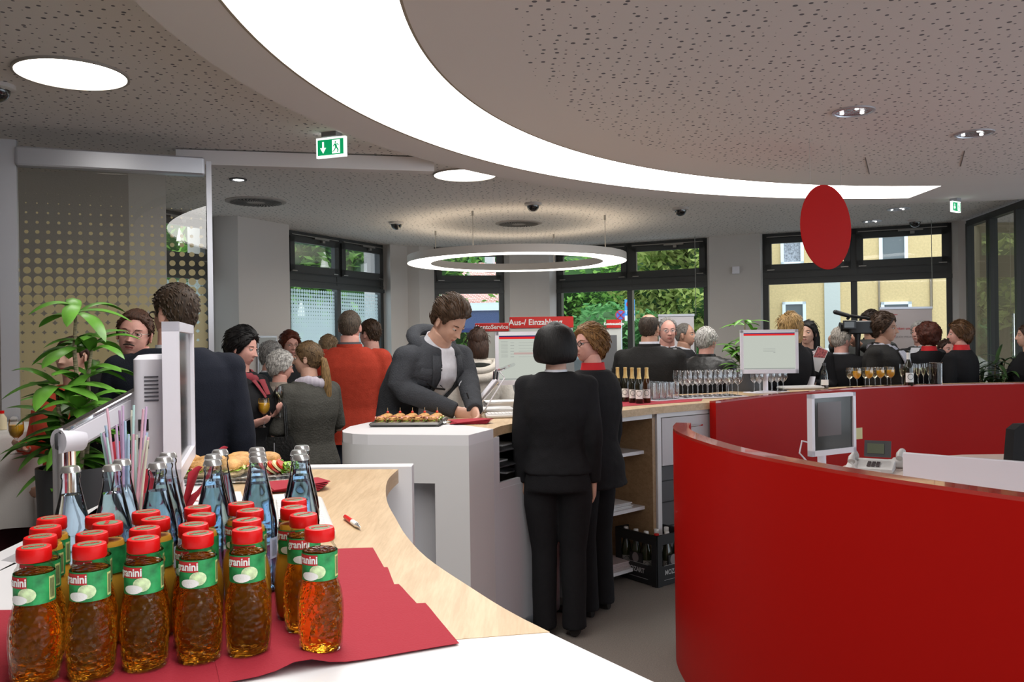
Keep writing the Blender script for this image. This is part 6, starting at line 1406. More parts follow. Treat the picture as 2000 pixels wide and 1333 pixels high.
# 3 young man bending over to write
duf = cloth('duffle_grey', (.045, .048, .055), .95, .5, 130)
yl = (-.655, 5.22)
p = person('person with tousled brown hair in a charcoal duffle coat bending over the counter to write', 868, 574, 4.95, 48, False, H=1.90, w=1.02, lean=30, loc=(*yl, 0), head=(8, 22, 0), armR=((.150, -.13, .675), (.045, -.270, .607)), armL=((.090, -.19, .69), (-.012, -.320, .607)), chest='open', top='duffle_coat', topm=duf, hem=.43, hair=dict(line='short', top=.034, side=.010, back=.012, tufts=620, tl=.045, noise=.004, tang=(.25, .9, .25)), hairc=(.060, .032, .017), vox=.006, seed=8, botm=mat('jeans', (.03, .04, .07), .9), handcurl=.55, sleeves=1.06)
S = p['S']; b = p['bend']
m = MB()
for q in range(1): m.tube([b((.075*S*cos(a), .030*S+.062*S*sin(a), (.842-.020*max(0, -sin(a))*1.4+.010*max(0, sin(a)))*S)) for a in [-pi/2+.55+(2*pi-1.1)*k/20 for k in range(21)]], [.010*S+.009*S*sin(pi*k/20) for k in range(21)], 12, flat=1.3)
m.build('hood', duf, p['root'])
for zt, dx in ((.74, -.05), (.63, -.05)):
    m = MB(); q = b((dx*S, p['front_y'](dx*S, zt*S)-.012*S, zt*S)); q2 = b(((dx+.045)*S, p['front_y']((dx+.045)*S, zt*S)-.014*S, (zt-.008)*S)); m.tube([q, q2], [.006, .006], 10); m.build('toggle', BLACKP, p['root'])
    m = MB(); m.tube([b(((dx-.03)*S, p['front_y']((dx-.03)*S, zt*S)-.006*S, (zt+.018)*S)), q, q2, b(((dx+.02)*S, p['front_y']((dx+.02)*S, zt*S)-.008*S, (zt+.012)*S))], .0035, 6); m.build('toggle_cord', BLACKP, p['root'])
p['patch']([(.80, -.10, -.04), (.745, -.105, -.038), (.740, -.105, -.036)], .004, 'yoke_flap', duf, p['root'], 6)
wr = wpt(p, p['aR'][2]); el_ = wpt(p, p['aR'][1]); dd3 = (wr-el_).normalized(); tip = wr+dd3*.13
t = thing('ballpoint_pen', 'black pen in the hand of the writing young person', 'pen'); m = MB(); a_ = Vector((tip.x, tip.y, ZB+.006)); m.tube([a_, a_+Vector((-.03, .02, .07)), a_+Vector((-.055, .035, .135))], [.001, .0045, .004], 8); m.build('barrel', BLACKP, t)
# 4 man in red jacket, back
redj = cloth('red_jacket', (.38, .040, .020), .85, .3, 120)
p = person('person with short grey-brown hair in a bright red jacket and jeans, back to us', 683, 602, 6.15, 178, False, w=1.10, armR='hold', armL='clasp', chest='coat', top='red_jacket', topm=redj, hem=.46, hair=CROP, hairc=(.10, .075, .055), botm=mat('jeans', (.03, .04, .07), .9), seed=12, skin='pink', sleeves=1.15)
p['collar'](.046, 0.851, 0.870, 'grey_collar_lining', cloth('collar_grey', (.09, .09, .10)), tilt=.0, open_=.4)
# 5 man in suit profile left
person('person with short brown hair, glasses and dark suit beyond the red jacket, facing left', 722, 622, 7.3, -120, False, w=1.0, chest='back', hair=SHORT, hairc=BROWN, glasses=GB, seed=14, skin='pink')
# 6 pony tail woman
olive = cloth('olive_jacket', (.062, .060, .052), .8, .5, 90)
p = person('person with a long blond-brown ponytail in an olive grey jacket, facing left with a glass', 600, 661, 5.2, -128, True, w=1.14, armR='hold', armL='hold', chest='coat', top='olive_jacket', topm=olive, hem=.43, hair=dict(line='full', top=.008, side=.007, back=.010, tufts=60, tl=.03, noise=.001, tang=(0, 1, -.2)), hairc=(.14, .085, .04), seed=17, head=(34, 4, 0), botm=SUIT, sleeves=1.1)
m = MB(); m.tube([(0, .085, .005), (0, .115, -.02), (.0, .120, -.08), (.005, .125, -.17), (.01, .125, -.27), (.0, .115, -.37)], [.016, .030, .040, .044, .038, .008], 14, flat=.75); m.xf(p['HM']); m.build('ponytail', hair_mat((.26, .155, .06)), p['root'])
m = MB(); m.tube([(-.012, .100, .0), (.012, .100, .0)], .012, 10); m.xf(p['HM']); m.build('hair_clip', LABW, p['root'])
scarf(p, stripes('lilac_scarf', (.35, .30, .38), (.55, .52, .56), 40), .02, .02)
pony = p
# handbag
c = D(541, 880, 4.98); t = thing('handbag', 'black handbag hanging from the forearm of the ponytailed person', 'handbag', (c.x, c.y, c.z-.16))
m = MB(); m.loftpts([[Vector((x*wd, y*dp_, z)) for x, y in ((-1, -1), (1, -1), (1, 1), (-1, 1))] for z, wd, dp_ in ((0, .14, .05), (.03, .15, .06), (.16, .12, .045), (.24, .085, .02))]); m.build('bag_body', mat('black_leather', (.012, .012, .012), .3, bump=.3, bscale=60), t, angle=50)
for s in (-1, 1): m = MB(); m.tube([(-.06, s*.02, .22), (-.05, s*.02, .42), (0, s*.015, .52), (.05, s*.02, .42), (.06, s*.02, .22)], .007, 8); m.build('handle', mat('black_leather', (.012, .012, .012), .3), t)
m = MB(); m.box((.0, -.055, .15), (.006, .004, .12)); m.build('zip', SILVER, t, smooth=False)
# 7 white-haired woman in beige
beige = cloth('beige_coat', (.34, .29, .25), .9, .3, 100)
person('person with white hair and a beige coat left of the ponytail', 548, 682, 5.75, 150, True, w=1.12, armR='clasp', armL='hold', chest='coat', top='beige_coat', topm=beige, hem=.36, hair=dict(line='full', top=.022, side=.018, back=.020, tufts=380, tl=.025, noise=.004), hairc=WHITEH, seed=21, head=(-25, 12, 0), skin='pink', botm=SUIT)
# 8 gray man
p = person('person with wavy grey hair in a dark blue jacket facing right, near the notice board', 530, 665, 6.7, 110, False, w=1.05, armR='hold', armL='clasp', chest='back', topm=cloth('petrol_jacket', (.020, .028, .034)), hair=dict(line='full', top=.02, side=.012, back=.014, tufts=300, tl=.03), hairc=GREY, seed=23, head=(10, 12, 0), skin='pink', glasses=GM)
# 9 red-brown haired woman
person('person with auburn hair and glasses behind the white-haired person, facing us', 566, 644, 7.4, 20, True, w=1.0, chest='coat', topm=GREYS, hair=dict(line='full', top=.024, side=.020, back=.018, tufts=260, tl=.025), hairc=RED_, glasses=GM, seed=25, head=(15, 10, 0), skin='pink')
# 10 black haired woman holding glass
p = person('person with thick black hair looking down right with a glass, beside the dark navy suit', 472, 637, 4.95, 70, True, w=1.05, armR=((-.0+.130, .0, .64), (.075, -.080, .665)), armL=((.125, .0, .64), (.070, -.085, .690)), chest='coat', top='black_coat', topm=SUIT, hem=.42, hair=dict(line='full', top=.030, side=.012, back=.020, tufts=420, tl=.030, noise=.004), hairc=BLACK, seed=27, head=(12, 14, 0), skin='pink')
scarf(p, mat('wine_scarf', (.22, .03, .04), .9), .06, .02); bw = p
# 11 dark suit man with glasses from behind
p = person('person with brown hair, black-rimmed glasses and navy suit, back to us beside the near monitor', 345, 552, 3.72, 192, False, w=1.10, armR='hang', armL='clasp', chest='back', topm=NAVY, hair=dict(line='short', top=.018, side=.005, back=.007, tufts=420, tl=.018, noise=.0015), hairc=(.050, .030, .018), glasses=GB, vox=.007, seed=31, head=(50, 4, 0), skin='pink')
p['root'].location.x -= .01
# 12 mustached man
p = person('person with moustache, glasses, dark suit and blue tie smiling towards us', 262, 600, 4.15, 12, False, w=1.0, armR='hang', armL='clasp', chest='suit', topm=cloth('dark_suit2', (.016, .016, .018)), tie=cloth('blue_tie', (.02, .055, .16), .6), hair=dict(line='short', top=.013, side=.006, back=.008, tufts=300, tl=.014), hairc=(.075, .032, .018), glasses=GM, vox=.006, seed=33, head=(0, 3, 8), skin='pink')
m = MB(); m.tube([(-.026, -.098, -.048), (-.014, -.107, -.0435), (0, -.110, -.0425), (.014, -.107, -.0435), (.026, -.098, -.048)], [.0025, .0052, .0048, .0052, .0025], 8, flat=.8); m.xf(p['HM']); m.build('moustache', hair_mat((.035, .02, .014)), p['root'])
# 13 woman in orange behind the plant
orange = cloth('coral_top', (.62, .085, .045), .85, .2, 120)
p = person('person with tied brown hair in a coral top behind the tall plant', 140, 650, 4.30, -8, True, w=.98, armR='hold', armL='clasp', chest=None, top='coral_top', topm=orange, hem=.47, hair=dict(line='short', top=.008, side=.006, back=.008, tufts=40, tl=.03, noise=.001), hairc=(.05, .022, .014), seed=35, vox=.007, botm=SUIT, skin='light')
orangep = p
# 14 white coat
cream = cloth('cream_coat', (.58, .54, .48), .9, .3, 80)
p = person('person with long brown hair in a cream hooded coat, back to us at the terminals', 933, 636, 6.7, 185, True, w=1.10, armR='clasp', armL='hang', chest='coat', top='cream_coat', topm=cream, hem=.38, hair=dict(line='bob', top=.012, side=.012, back=.016, tufts=120, tl=.05, noise=.003, long=[([(0, .02, .06), (0, .040, .0), (0, .050, -.06), (0, .055, -.12), (.02, .055, -.17)], [.05, .088, .092, .085, .03], .85)]), hairc=(.055, .028, .018), seed=37, botm=SUIT, sleeves=1.12)
S = p['S']; m = MB()
for z, r, rr in ((.835, .070, .016), (.80, .078, .022)): m.tube([(r*S*cos(a)*1.15, .045*S+.050*S*sin(a)*1.1, (z-.040*max(0, sin(a)))*S) for a in [2*pi*k/28 for k in range(29)]], rr*S, 12)
m.build('hood', cream, p['root']); m = MB(); m.ell((0, .062*S, .815*S), (.070*S, .035*S, .018*S), 20, 8); m.build('hood_lining', mat('black_fleece', (.012, .014, .012), .95), p['root'])
# 15 balding man
p = person('balding person in a black coat seen from behind holding a glass beside the gold-necked bottles', 1268, 609, 6.75, 160, False, w=1.12, armR='hang', armL=((.17, -.03, .655), (.21, -.18, .665)), chest='coat', top='black_coat', topm=cloth('black_coat', (.016, .0155, .015), .9, .4, 120), hem=.36, hair=dict(line='short', top=.003, side=.005, back=.006, tufts=120, tl=.010, noise=.0008, bald=.085), hairc=(.05, .035, .025), seed=41, head=(-12, 0, 0), skin='tan')
p['collar'](.045, 0.843, 0.872, 'shirt_collar', SHIRT, tilt=.0, open_=.4); bald_ = p
# 16 grey man facing us
person('smiling grey-haired person in glasses and tie facing us beside the balding head', 1303, 618, 7.45, 8, False, w=1.0, chest='suit', tie=cloth('grey_tie', (.16, .15, .17)), topm=SUIT, hair=dict(line='receding', top=.012, side=.008, back=.008, tufts=200, tl=.02), hairc=GREY, glasses=GM, seed=43, skin='pink', head=(-6, 0, 0))
# 17 man facing right
person('tanned person with thin grey hair and blue shirt facing right before the white banner', 1338, 628, 8.0, 62, False, w=1.0, chest='suit', topm=SUIT, hair=dict(line='receding', top=.005, side=.006, back=.006, tufts=120, tl=.012, noise=.001), hairc=(.20, .18, .16), seed=45, skin='tan')
# 18 white hair man back
person('person with white hair and glasses in a black leather jacket, back to us', 1380, 636, 7.2, 140, False, w=1.10, chest='coat', top='leather_jacket', topm=mat('black_leather_coat', (.012, .0115, .011), .42, bump=.4, bscale=30), hair=dict(line='full', top=.016, side=.012, back=.014, tufts=260, tl=.022, noise=.001), hairc=WHITEH, glasses=GM, seed=47, skin='pink', head=(-14, 4, 0))
# 19 blond woman
p = person('person with shoulder-length blond hair behind the bar monitor', 1541, 609, 7.25, 205, True, w=1.0, armR='hold', armL='hang', chest='coat', topm=SUIT, hair=dict(line='bob', top=.022, side=.020, back=.022, tufts=260, tl=.05, noise=.003, long=[([(0, .03, .03), (0, .055, -.04), (0, .06, -.11), (0, .06, -.19)], [.085, .098, .085, .03], .62)]), hairc=BLOND, seed=49)
# 20 dark long hair woman
p = person('person with long black hair, patterned scarf and a brochure, right of the blond person', 1577, 623, 7.75, -38, True, w=1.0, armR='hang', armL='hold', chest=None, topm=SUIT, hair=dict(line='full', top=.012, side=.012, back=.016, tufts=100, tl=.05, noise=.001, long=[([(.03, .03, .03), (.05, .045, -.05), (.055, .04, -.14), (.06, .02, -.24)], [.06, .055, .050, .02], .8), ([(-.03, .04, .03), (-.045, .055, -.05), (-.045, .05, -.14), (-.04, .03, -.22)], [.055, .045, .040, .02], .8)]), hairc=BLACK, seed=51, skin='light')
scarf(p, stripes('patterned_scarf', (.10, .09, .10), (.55, .45, .46), 25), .16, .05, r=.056); dk_ = p
# 21 white hair man near camera
person('white-haired person with red-rimmed glasses looking up at the video camera, back to us', 1643, 636, 7.7, 150, False, w=1.08, chest='back', topm=SUIT, hair=dict(line='full', top=.014, side=.012, back=.012, tufts=200, tl=.02), hairc=(.42, .38, .33), glasses=(mat('glasses_red', (.5, .02, .02), .3), True), seed=53, head=(-35, 8, 0), skin='pink')
# 22 cameraman
p = person('curly dark-haired person operating the video camera', 1700, 606, 8.15, -60, False, w=1.0, armR='raise', armL='raise', chest='coat', topm=cloth('grey_jumper', (.05, .052, .05)), hair=dict(line='full', top=.028, side=.018, back=.020, tufts=420, tl=.022, noise=.007), hairc=DBROWN, seed=55, skin='tan', handcurl=.9)
# 23 scarf man
p = person('person with thick brown hair, striped scarf and dark coat looking right, behind the orange juices', 1727, 613, 7.55, 48, False, w=1.16, armR='hang', armL='hang', chest='coat', top='dark_coat', topm=cloth('dark_coat', (.018, .017, .016), .9, .3, 100), hem=.40, hair=dict(line='full', top=.030, side=.015, back=.018, tufts=520, tl=.032, noise=.004, tang=(0, .8, -.5)), hairc=(.060, .032, .018), seed=57, skin='tan', hscale=1.10, head=(4, 3, 0))
scarf(p, stripes('striped_scarf', (.14, .17, .26), (.58, .54, .55), 60, (.4, .9, .2)), .15, .045, r=.058)
# 24 white hair man
person('white-haired bearded person in grey suit partly behind the auburn curls', 1797, 625, 8.5, -60, False, w=1.05, chest='suit', topm=GREYS, hair=dict(line='full', top=.02, side=.014, back=.014, tufts=220, tl=.025), hairc=WHITEH, seed=59, skin='pink')
# 25 curly auburn woman
p = person('person with rounded auburn curls and red neckerchief in a dark suit, back to us', 1811, 629, 7.95, 195, True, w=1.04, chest='back', topm=SUIT, hair=dict(line='bob', top=.034, side=.034, back=.036, tufts=700, tl=.018, noise=.008), hairc=(.085, .022, .012), seed=61, head=(20, 0, 0))
p['collar'](.040, 0.845, 0.872, 'neckerchief', mat('red_scarf', (.55, .01, .015), .7), tilt=.0, open_=.3)
# 26 woman face
p = person('person with long dark hair and orange scarf facing us between two heads at right', 1848, 660, 8.35, 10, True, w=.98, armR='hold', armL='hold', chest=None, topm=GREYS, hair=dict(line='short', top=.010, side=.007, back=.012, tufts=60, tl=.05, long=[([(.05, .02, .02), (.068, .02, -.06), (.07, .01, -.15)], [.019, .018, .008], 1.), ([(-.05, .02, .02), (-.068, .02, -.06), (-.07, .01, -.15)], [.019, .018, .008], 1.)]), hairc=(.05, .022, .014), seed=63, skin='pink', head=(0, 0, 0))
scarf(p, stripes('orange_scarf', (.30, .06, .02), (.45, .20, .04), 25), .12, .05)
# 27 brown short hair woman
p = person('person with short layered brown hair and red neckerchief, rightmost behind the red wall', 1873, 626, 7.80, 215, True, w=1.06, chest='back', topm=SUIT, hair=dict(line='full', top=.032, side=.020, back=.028, tufts=520, tl=.035, noise=.004), hairc=(.12, .058, .024), seed=65, head=(35, 2, 0), skin='pink')
p['collar'](.040, 0.845, 0.874, 'neckerchief', mat('red_scarf', (.55, .01, .015), .7), tilt=.0, open_=.3)
# 28 right edge person
person('person in black with long brown hair cut by the right edge near the glass wall', 2006, 630, 7.75, -110, True, w=1.05, chest='coat', topm=SUIT, hair=dict(line='full', top=.012, side=.012, back=.014, tufts=80, tl=.05, long=[([(0, .05, .0), (0, .075, -.08), (0, .06, -.18)], [.07, .06, .02], .6)]), hairc=(.07, .035, .02), seed=67)
# 29 fair head between ponytail and red jacket
person('fair-haired person mostly hidden between ponytail and red jacket', 642, 652, 8.0, 170, True, w=1.0, chest='coat', topm=GREYS, hair=dict(line='full', top=.022, side=.018, back=.020, tufts=260, tl=.03), hairc=(.30, .20, .11), seed=71)
# ---- things held
def held(info, which, kind, liq, label, up=0.0, off=(0, 0, 0)):
    Sh, E_, W_ = info[which]; d = (W_-E_).normalized(); q = wpt(info, W_+d*.095*info['S']/1.75+Vector((0, 0, .03)))
    z0 = {'flute': .085, 'stem': .07, 'tumbler': .05, 'wine': .07}[kind]
    return put_glass(kind, liq, (q.x+off[0], q.y+off[1], q.z-z0+up+off[2]), label, None)
held(pony, 'aR', 'stem', 'wine', 'white wine glass held by the ponytailed person')
held(bw, 'aR', 'stem', 'oj', 'glass of orange juice held by the black-haired person')
held(bw, 'aL', 'flute', 'wine', 'sparkling wine flute held by the black-haired person')
held(bald_, 'aL', 'flute', 'wine', 'champagne flute held by the balding person')
held(orangep, 'aR', 'stem', 'oj', 'glass of orange juice held by the person in coral')
# video camera
c = D(1668, 640, 7.62); t = thing('video_camera', 'black shoulder video camera with microphone and open side screen', 'video camera', (c.x, c.y, c.z), radians(-8))
m = MB(); m.rbox((.07, 0, .0), (.24, .11, .12), .02); m.build('camera_body', BLACKP, t)
m = MB(); m.tube([(-.05, .02, .0), (-.09, .02, 0), (-.12, .02, 0)], [.042, .042, .05], 18); m.build('lens', BLACKP, t)
m = MB(); m.tube([(-.06, 0, .075), (-.03, 0, .105), (.10, 0, .085), (.20, 0, .055)], [.013, .015, .015, .013], 10); m.build('carry_handle', BLACKP, t)
m = MB(); m.tube([(-.16, -.03, .14), (-.05, -.03, .105)], [.021, .019], 14); m.ell((-.165, -.03, .142), (.024, .021, .021), 12, 8); m.build('microphone', BLACKP, t)
m = MB(); m.rbox((-.06, -.09, .025), (.115, .012, .078), .006); sd2 = m.build('side_screen', BLACKP, t); m = MB(); m.box((-.065, -.0975, .025), (.085, .002, .052)); m.build('display', SCRD, sd2, smooth=False)
m = MB(); m.tube([(.03, .0, -.06), (.03, 0, -.14), (.03, .04, -c.z+.02)], [.03, .02, .018], 10); m.build('monopod', BLACKP, t)
# brochure
q = D(1598, 702, 7.42); m = MB(); m.box((0, 0, 0), (.10, .004, .21)); o = m.build('brochure', PAPER, smooth=False); o.location = q; o.rotation_euler = (0, radians(24), radians(-10)); tag(o, 'white folded brochure held by the long black-haired person', 'brochure')
m = MB(); m.add([(-.045, -.0025, .0), (.045, -.0025, .03), (.045, -.0025, .10), (-.045, -.0025, .10)], [(0, 1, 2, 3)]); m.build('red_picture', mat('brochure_print', (.40, .10, .10), .5, vary=.9, vscale=60), o, smooth=False)
# ================================================================ OUTSIDE
m = MB(); m.add([(-45, 7.6, -.12), (70, 7.6, -.12), (70, 90, -.12), (-45, 90, -.12)], [(0, 1, 2, 3)])
tag(m.build('street', mat('asphalt', (.16, .16, .165), .9, vary=.15), smooth=False), kind='structure')
def leaves(mb, c, r, n, s, mi=0):
    for k in range(n):
        a = random.uniform(0, 2*pi); b = math.asin(random.uniform(-1, 1)); q = random.uniform(.72, 1.08)
        q *= 1+.18*sin(3*a+2*b)+.1*sin(7*a)
        p = Vector((c[0]+r[0]*q*cos(a)*cos(b), c[1]+r[1]*q*sin(a)*cos(b), c[2]+r[2]*q*sin(b)))
        R = Euler((random.uniform(-.9, .9), random.uniform(-.9, .9), random.uniform(0, 6.28))).to_matrix(); t = s*random.uniform(.6, 1.3)
        mb.add([p+R @ Vector((-t, 0, 0)), p+R @ Vector((0, -t*.45, .1*t)), p+R @ Vector((t, 0, 0)), p+R @ Vector((0, t*.45, .1*t))], [(0, 1, 2, 3)], mi)
def leaf_mat(name, c1, c2):
    m = bpy.data.materials.new(name); m.use_nodes = True; n, l = nodes_of(m); n.remove(n['Principled BSDF'])
    g = n.new('ShaderNodeNewGeometry'); rp = n.new('ShaderNodeValToRGB'); rp.color_ramp.elements[0].color = (*c1, 1); rp.color_ramp.elements[1].color = (*c2, 1)
    l.new(g.outputs['Random Per Island'], rp.inputs[0]); d = n.new('ShaderNodeBsdfDiffuse'); t = n.new('ShaderNodeBsdfTranslucent')
    l.new(rp.outputs[0], d.inputs[0]); l.new(rp.outputs[0], t.inputs[0]); mx = n.new('ShaderNodeMixShader'); mx.inputs[0].default_value = .4
    l.new(d.outputs[0], mx.inputs[1]); l.new(t.outputs[0], mx.inputs[2]); l.new(mx.outputs[0], n['Material Output'].inputs[0]); return m
LM1 = leaf_mat('foliage_mid', (.09, .24, .04), (.34, .58, .14)); LM2 = leaf_mat('foliage_blue', (.06, .20, .06), (.22, .46, .17)); LM3 = leaf_mat('foliage_yellow', (.16, .26, .05), (.60, .66, .22))
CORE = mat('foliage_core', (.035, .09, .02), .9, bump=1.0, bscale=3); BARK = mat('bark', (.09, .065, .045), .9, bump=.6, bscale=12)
BLOS = mat('blossom', (.85, .80, .68), .8)
def tree(label, px, py, Y, rw, rh, lm, n=2600, s=.22, blossoms=0, name='broadleaf_tree'):
    c = D(px, py, Y); t = thing(name, label, 'tree', (c.x, c.y, -.12)); h = c.z+.12
    m = MB(); m.tube([(0, 0, 0), (.05, 0, h*.5), (0, 0, h)], [rw*.07, rw*.06, rw*.03], 10); m.build('trunk', BARK, t)
    m = MB(); cl = MB(); random.seed(int(px)+int(Y))
    for k in range(16):
        o = Vector((random.uniform(-1, 1)*rw*.62, random.uniform(-1, 1)*rw*.5, h+random.uniform(-1, 1)*rh*.62)); r = random.uniform(.30, .48)
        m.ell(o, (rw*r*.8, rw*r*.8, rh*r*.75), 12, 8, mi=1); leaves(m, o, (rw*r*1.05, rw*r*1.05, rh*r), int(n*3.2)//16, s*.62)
        for j in range(blossoms//16):
            a = random.uniform(0, 2*pi); b = random.uniform(-.9, 1.2); p = o+Vector((rw*r*1.1*cos(a)*cos(b), rw*r*1.1*sin(a)*cos(b), rh*r*1.05*sin(b)))
            cl.tube([p, p+Vector((0, 0, .30))], [.085, .02], 6)
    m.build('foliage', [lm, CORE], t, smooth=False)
    if blossoms: tag(cl.build('blossoms', BLOS, t), kind='stuff')
    return t
tree('chestnut tree with white blossom candles beyond the dotted left window', 600, 520, 19, 2.9, 2.6, LM1, 4200, .22, 260)
tree('second chestnut tree with white blossoms, right pane of the left window', 715, 540, 27, 3.6, 3.4, LM1, 4200, .22, 260)
tree('light green tree beyond the window behind the glass screen', 350, 450, 27, 4.0, 4.0, LM1, 3000, .25)
tree('low blue-green tree beyond the white blossom chestnuts', 655, 630, 40, 6.5, 3.6, LM2, 3000, .3)
tree('hazy blue-green trees far behind the tiled roof', 930, 520, 62, 8.5, 4.8, LM2, 4500, .35)
tree('blue-green tree beyond the tiled-roof house, left of centre window', 1110, 540, 42, 4.6, 5.0, LM2, 6500, .34)
tree('dense green bush tree beyond the left pane of the centre window', 1175, 610, 26, 3.6, 2.4, LM1, 4200, .2)
tree('yellow-green maple close to the right pane of the centre window', 1345, 520, 17, 1.5, 1.4, LM3, 3600, .17)
tree('dark green tree behind the maple in the centre window', 1290, 580, 32, 3.2, 4.4, LM2, 4500, .22)
tree('dark shrub beyond the lower right pane of the centre window', 1290, 680, 22, 2.6, 1.5, LM2, 3000, .2)
# houses
def house(name, label, p, q, depth, h, wallm):
    p = Vector((*p, 0)); q = Vector((*q, 0)); L = (q-p).length; t = thing(name, label, 'building', (p.x, p.y, -.12), atan2(q.y-p.y, q.x-p.x))
    m = MB(); m.box((L/2, depth/2, h/2), (L, depth, h)); m.build('wall', wallm, t, smooth=False); return t, L
YEL = mat('yellow_render', (.62, .46, .23), .9, bump=1.0, bscale=7, vary=.08, vscale=14)
WFR = mat('window_white', (.75, .80, .82), .5); WGL = mat('house_glass', (.10, .115, .12), .15); CURT = mat('curtain', (.30, .31, .34), .9, vary=.5, vscale=18)
yh, L = house('yellow_house', 'yellow rendered house with white windows across the street', (7.5, 34), (30, 27.2), 8, 12, YEL)
ya = atan2(-6.8, 22.5); ydir = Vector((cos(ya), sin(ya)))
def on_facade(px):
    d = ray(px, 600); # intersect with facade line
    n_ = Vector((-ydir.y, ydir.x)); t = (Vector((7.5, 34)).dot(n_))/(Vector((d.x, d.y)).dot(n_)); P = Vector((d.x, d.y))*t
    return (P-Vector((7.5, 34))).dot(ydir), t, d
def fwin(px0, px1, py0, py1, curtain):
    a, t0, _ = on_facade(px0); b, t1, _ = on_facade(px1); t = (t0+t1)/2; pm = (px0+px1)/2
    z1 = CAMH+ray(pm, py0).z*t+.12; z0 = CAMH+ray(pm, py1).z*t+.12; w = b-a; c = (a+b)/2
    f = MB()
    for x, sz in ((a+.06, (.12, .14, z1-z0)), (b-.06, (.12, .14, z1-z0))): f.box((x, -.03, (z0+z1)/2), sz)
    for z in (z0+.05, z1-.05): f.box((c, -.03, z), (w, .14, .10))
    f.box((c, -.07, z0-.04), (w+.2, .2, .05)); fo = f.build('window', WFR, yh, smooth=False)
    g = MB(); g.box((c, -.01, (z0+z1)/2), (w-.2, .03, z1-z0-.18)); g.build('pane', CURT if curtain else WGL, fo, smooth=False)
for px0, px1, curt in ((1526, 1571, 1), (1718, 1774, 0), (1925, 1975, 0)): fwin(px0, px1, 455, 517, curt)
for px0, px1 in ((1528, 1574), (1720, 1780), (1930, 1985)): fwin(px0, px1, 590, 668, 0)
a, t, _ = on_facade(1610); b, t, _ = on_facade(1641); m = MB(); m.box(((a+b)/2, -.04, 6), (b-a, .1, 12)); m.build('pale_pilaster', mat('pale_render', (.52, .54, .50), .9, bump=.5, bscale=9), yh, smooth=False)
for px in (1717, 1818):
    a, t, _ = on_facade(px); m = MB(); m.tube([(a, -.05, 0), (a, -.05, 4.3)], .035, 6); m.build('downpipe', mat('pipe_brown', (.25, .2, .14), .6), yh)
th, L = house('tiled_roof_house', 'low cream house with red tiled roof beyond the narrow window', (-3.2, 29.5), (2.5, 28), 6, 2.8, mat('cream_wall', (.62, .50, .30), .9))
m = MB(); m.add([(-.5, -.5, 2.75), (L+.5, -.5, 2.75), (L+.5, 3, 4.6), (-.5, 3, 4.6)], [(0, 1, 2, 3)]); m.add([(-.5, -.5, 2.70), (L+.5, -.5, 2.70), (L+.5, -.5, 2.78), (-.5, -.5, 2.78)], [(0, 1, 2, 3)])
def tile_mat():
    m = bpy.data.materials.new('roof_tiles'); m.use_nodes = True; n, l = nodes_of(m); b = n['Principled BSDF']
    tc = n.new('ShaderNodeTexCoord'); w = n.new('ShaderNodeTexBrick'); w.inputs['Scale'].default_value = 3.0; w.inputs['Color1'].default_value = (.50, .17, .12, 1); w.inputs['Color2'].default_value = (.62, .25, .19, 1); w.inputs['Mortar'].default_value = (.85, .7, .65, 1)
    w.inputs['Mortar Size'].default_value = .03
    l.new(tc.outputs['Object'], w.inputs[0]); l.new(w.outputs[0], b.inputs['Base Color']); b.inputs['Roughness'].default_value = .8; return m
m.build('roof', tile_mat(), th, smooth=False)
m = MB(); m.box((2.1, 1.6, 4.6), (.3, .3, 1.0)); m.build('chimney', mat('chimney_grey', (.6, .6, .62), .8), th, smooth=False)
m = MB(); m.box((L/2-.2, -.6, 1.75), (2.2, .1, .6)); m.build('grey_signboard', mat('old_board', (.25, .24, .22), .8), th, smooth=False)
# blue hoarding with lettering in front of the cream house
c = D(955, 628, 24); t = thing('blue_hoarding', 'dark blue banner with white edge beyond the narrow window', 'banner', (c.x, c.y, -.12))
m = MB(); m.box((0, 0, c.z+.12), (2.4, .08, .62)); m.build('board', mat('banner_blue', (.02, .05, .16), .6), t, smooth=False)
m = MB(); m.box((0, 0, c.z+.12+.42), (2.5, .2, .22)); m.build('white_beam', mat('banner_white', (.75, .82, .88), .6), t, smooth=False)
for s in (-1, 1): m = MB(); m.tube([(s*1.1, .06, 0), (s*1.1, .06, c.z)], .05, 8); m.build('post', SILVER, t)
m = MB(); add_text(m, 'DIN', .30, frame_mat((.55, -.045, c.z+.0), (1, 0, 0), (0, 0, 1))); m.build('lettering', mat('banner_text', (.45, .6, .85), .6), t, smooth=False)
# street signs
def disc_sign(px, py, Y, r, label):
    c = D(px, py, Y); t = thing('no_stopping_sign', label, 'traffic sign', (c.x, c.y, -.12)); h = c.z+.12
    m = MB(); m.tube([(0, .03, 0), (0, .03, h+r)], .03, 10); m.build('post', SILVER, t)
    R = Matrix.Rotation(pi/2, 3, 'X'); m = MB(); m.lathe([(0, -.01), (r, -.01), (r, .01), (0, .01)], 32, (0, 0, h), M=R); m.build('rim', mat('sign_red', (.6, .04, .05), .5), t)
    m = MB(); m.lathe([(0, 0), (r*.82, 0), (r*.82, .004), (0, .004)], 32, (0, -.012, h), M=R); m.build('blue_field', mat('sign_blue', (.10, .18, .62), .5), t)
    m = MB()
    for s in (-1, 1): m.box((0, -.022, h), (r*1.66, .006, r*.17), M=Matrix.Rotation(s*pi/4, 3, 'Y'))
    m.build('red_cross', mat('sign_red', (.6, .04, .05), .5), t, smooth=False); return t
disc_sign(1212, 616, 16, .10, 'round blue no-stopping sign with red cross beyond the centre window')
c = D(1230, 601, 15.6); t = thing('parking_sign', 'blue rectangular sign half behind the centre window mullion', 'traffic sign', (c.x, c.y, -.12)); h = c.z+.12
m = MB(); m.tube([(.0, .03, 0), (.0, .03, h)], .03, 10); m.build('post', SILVER, t)
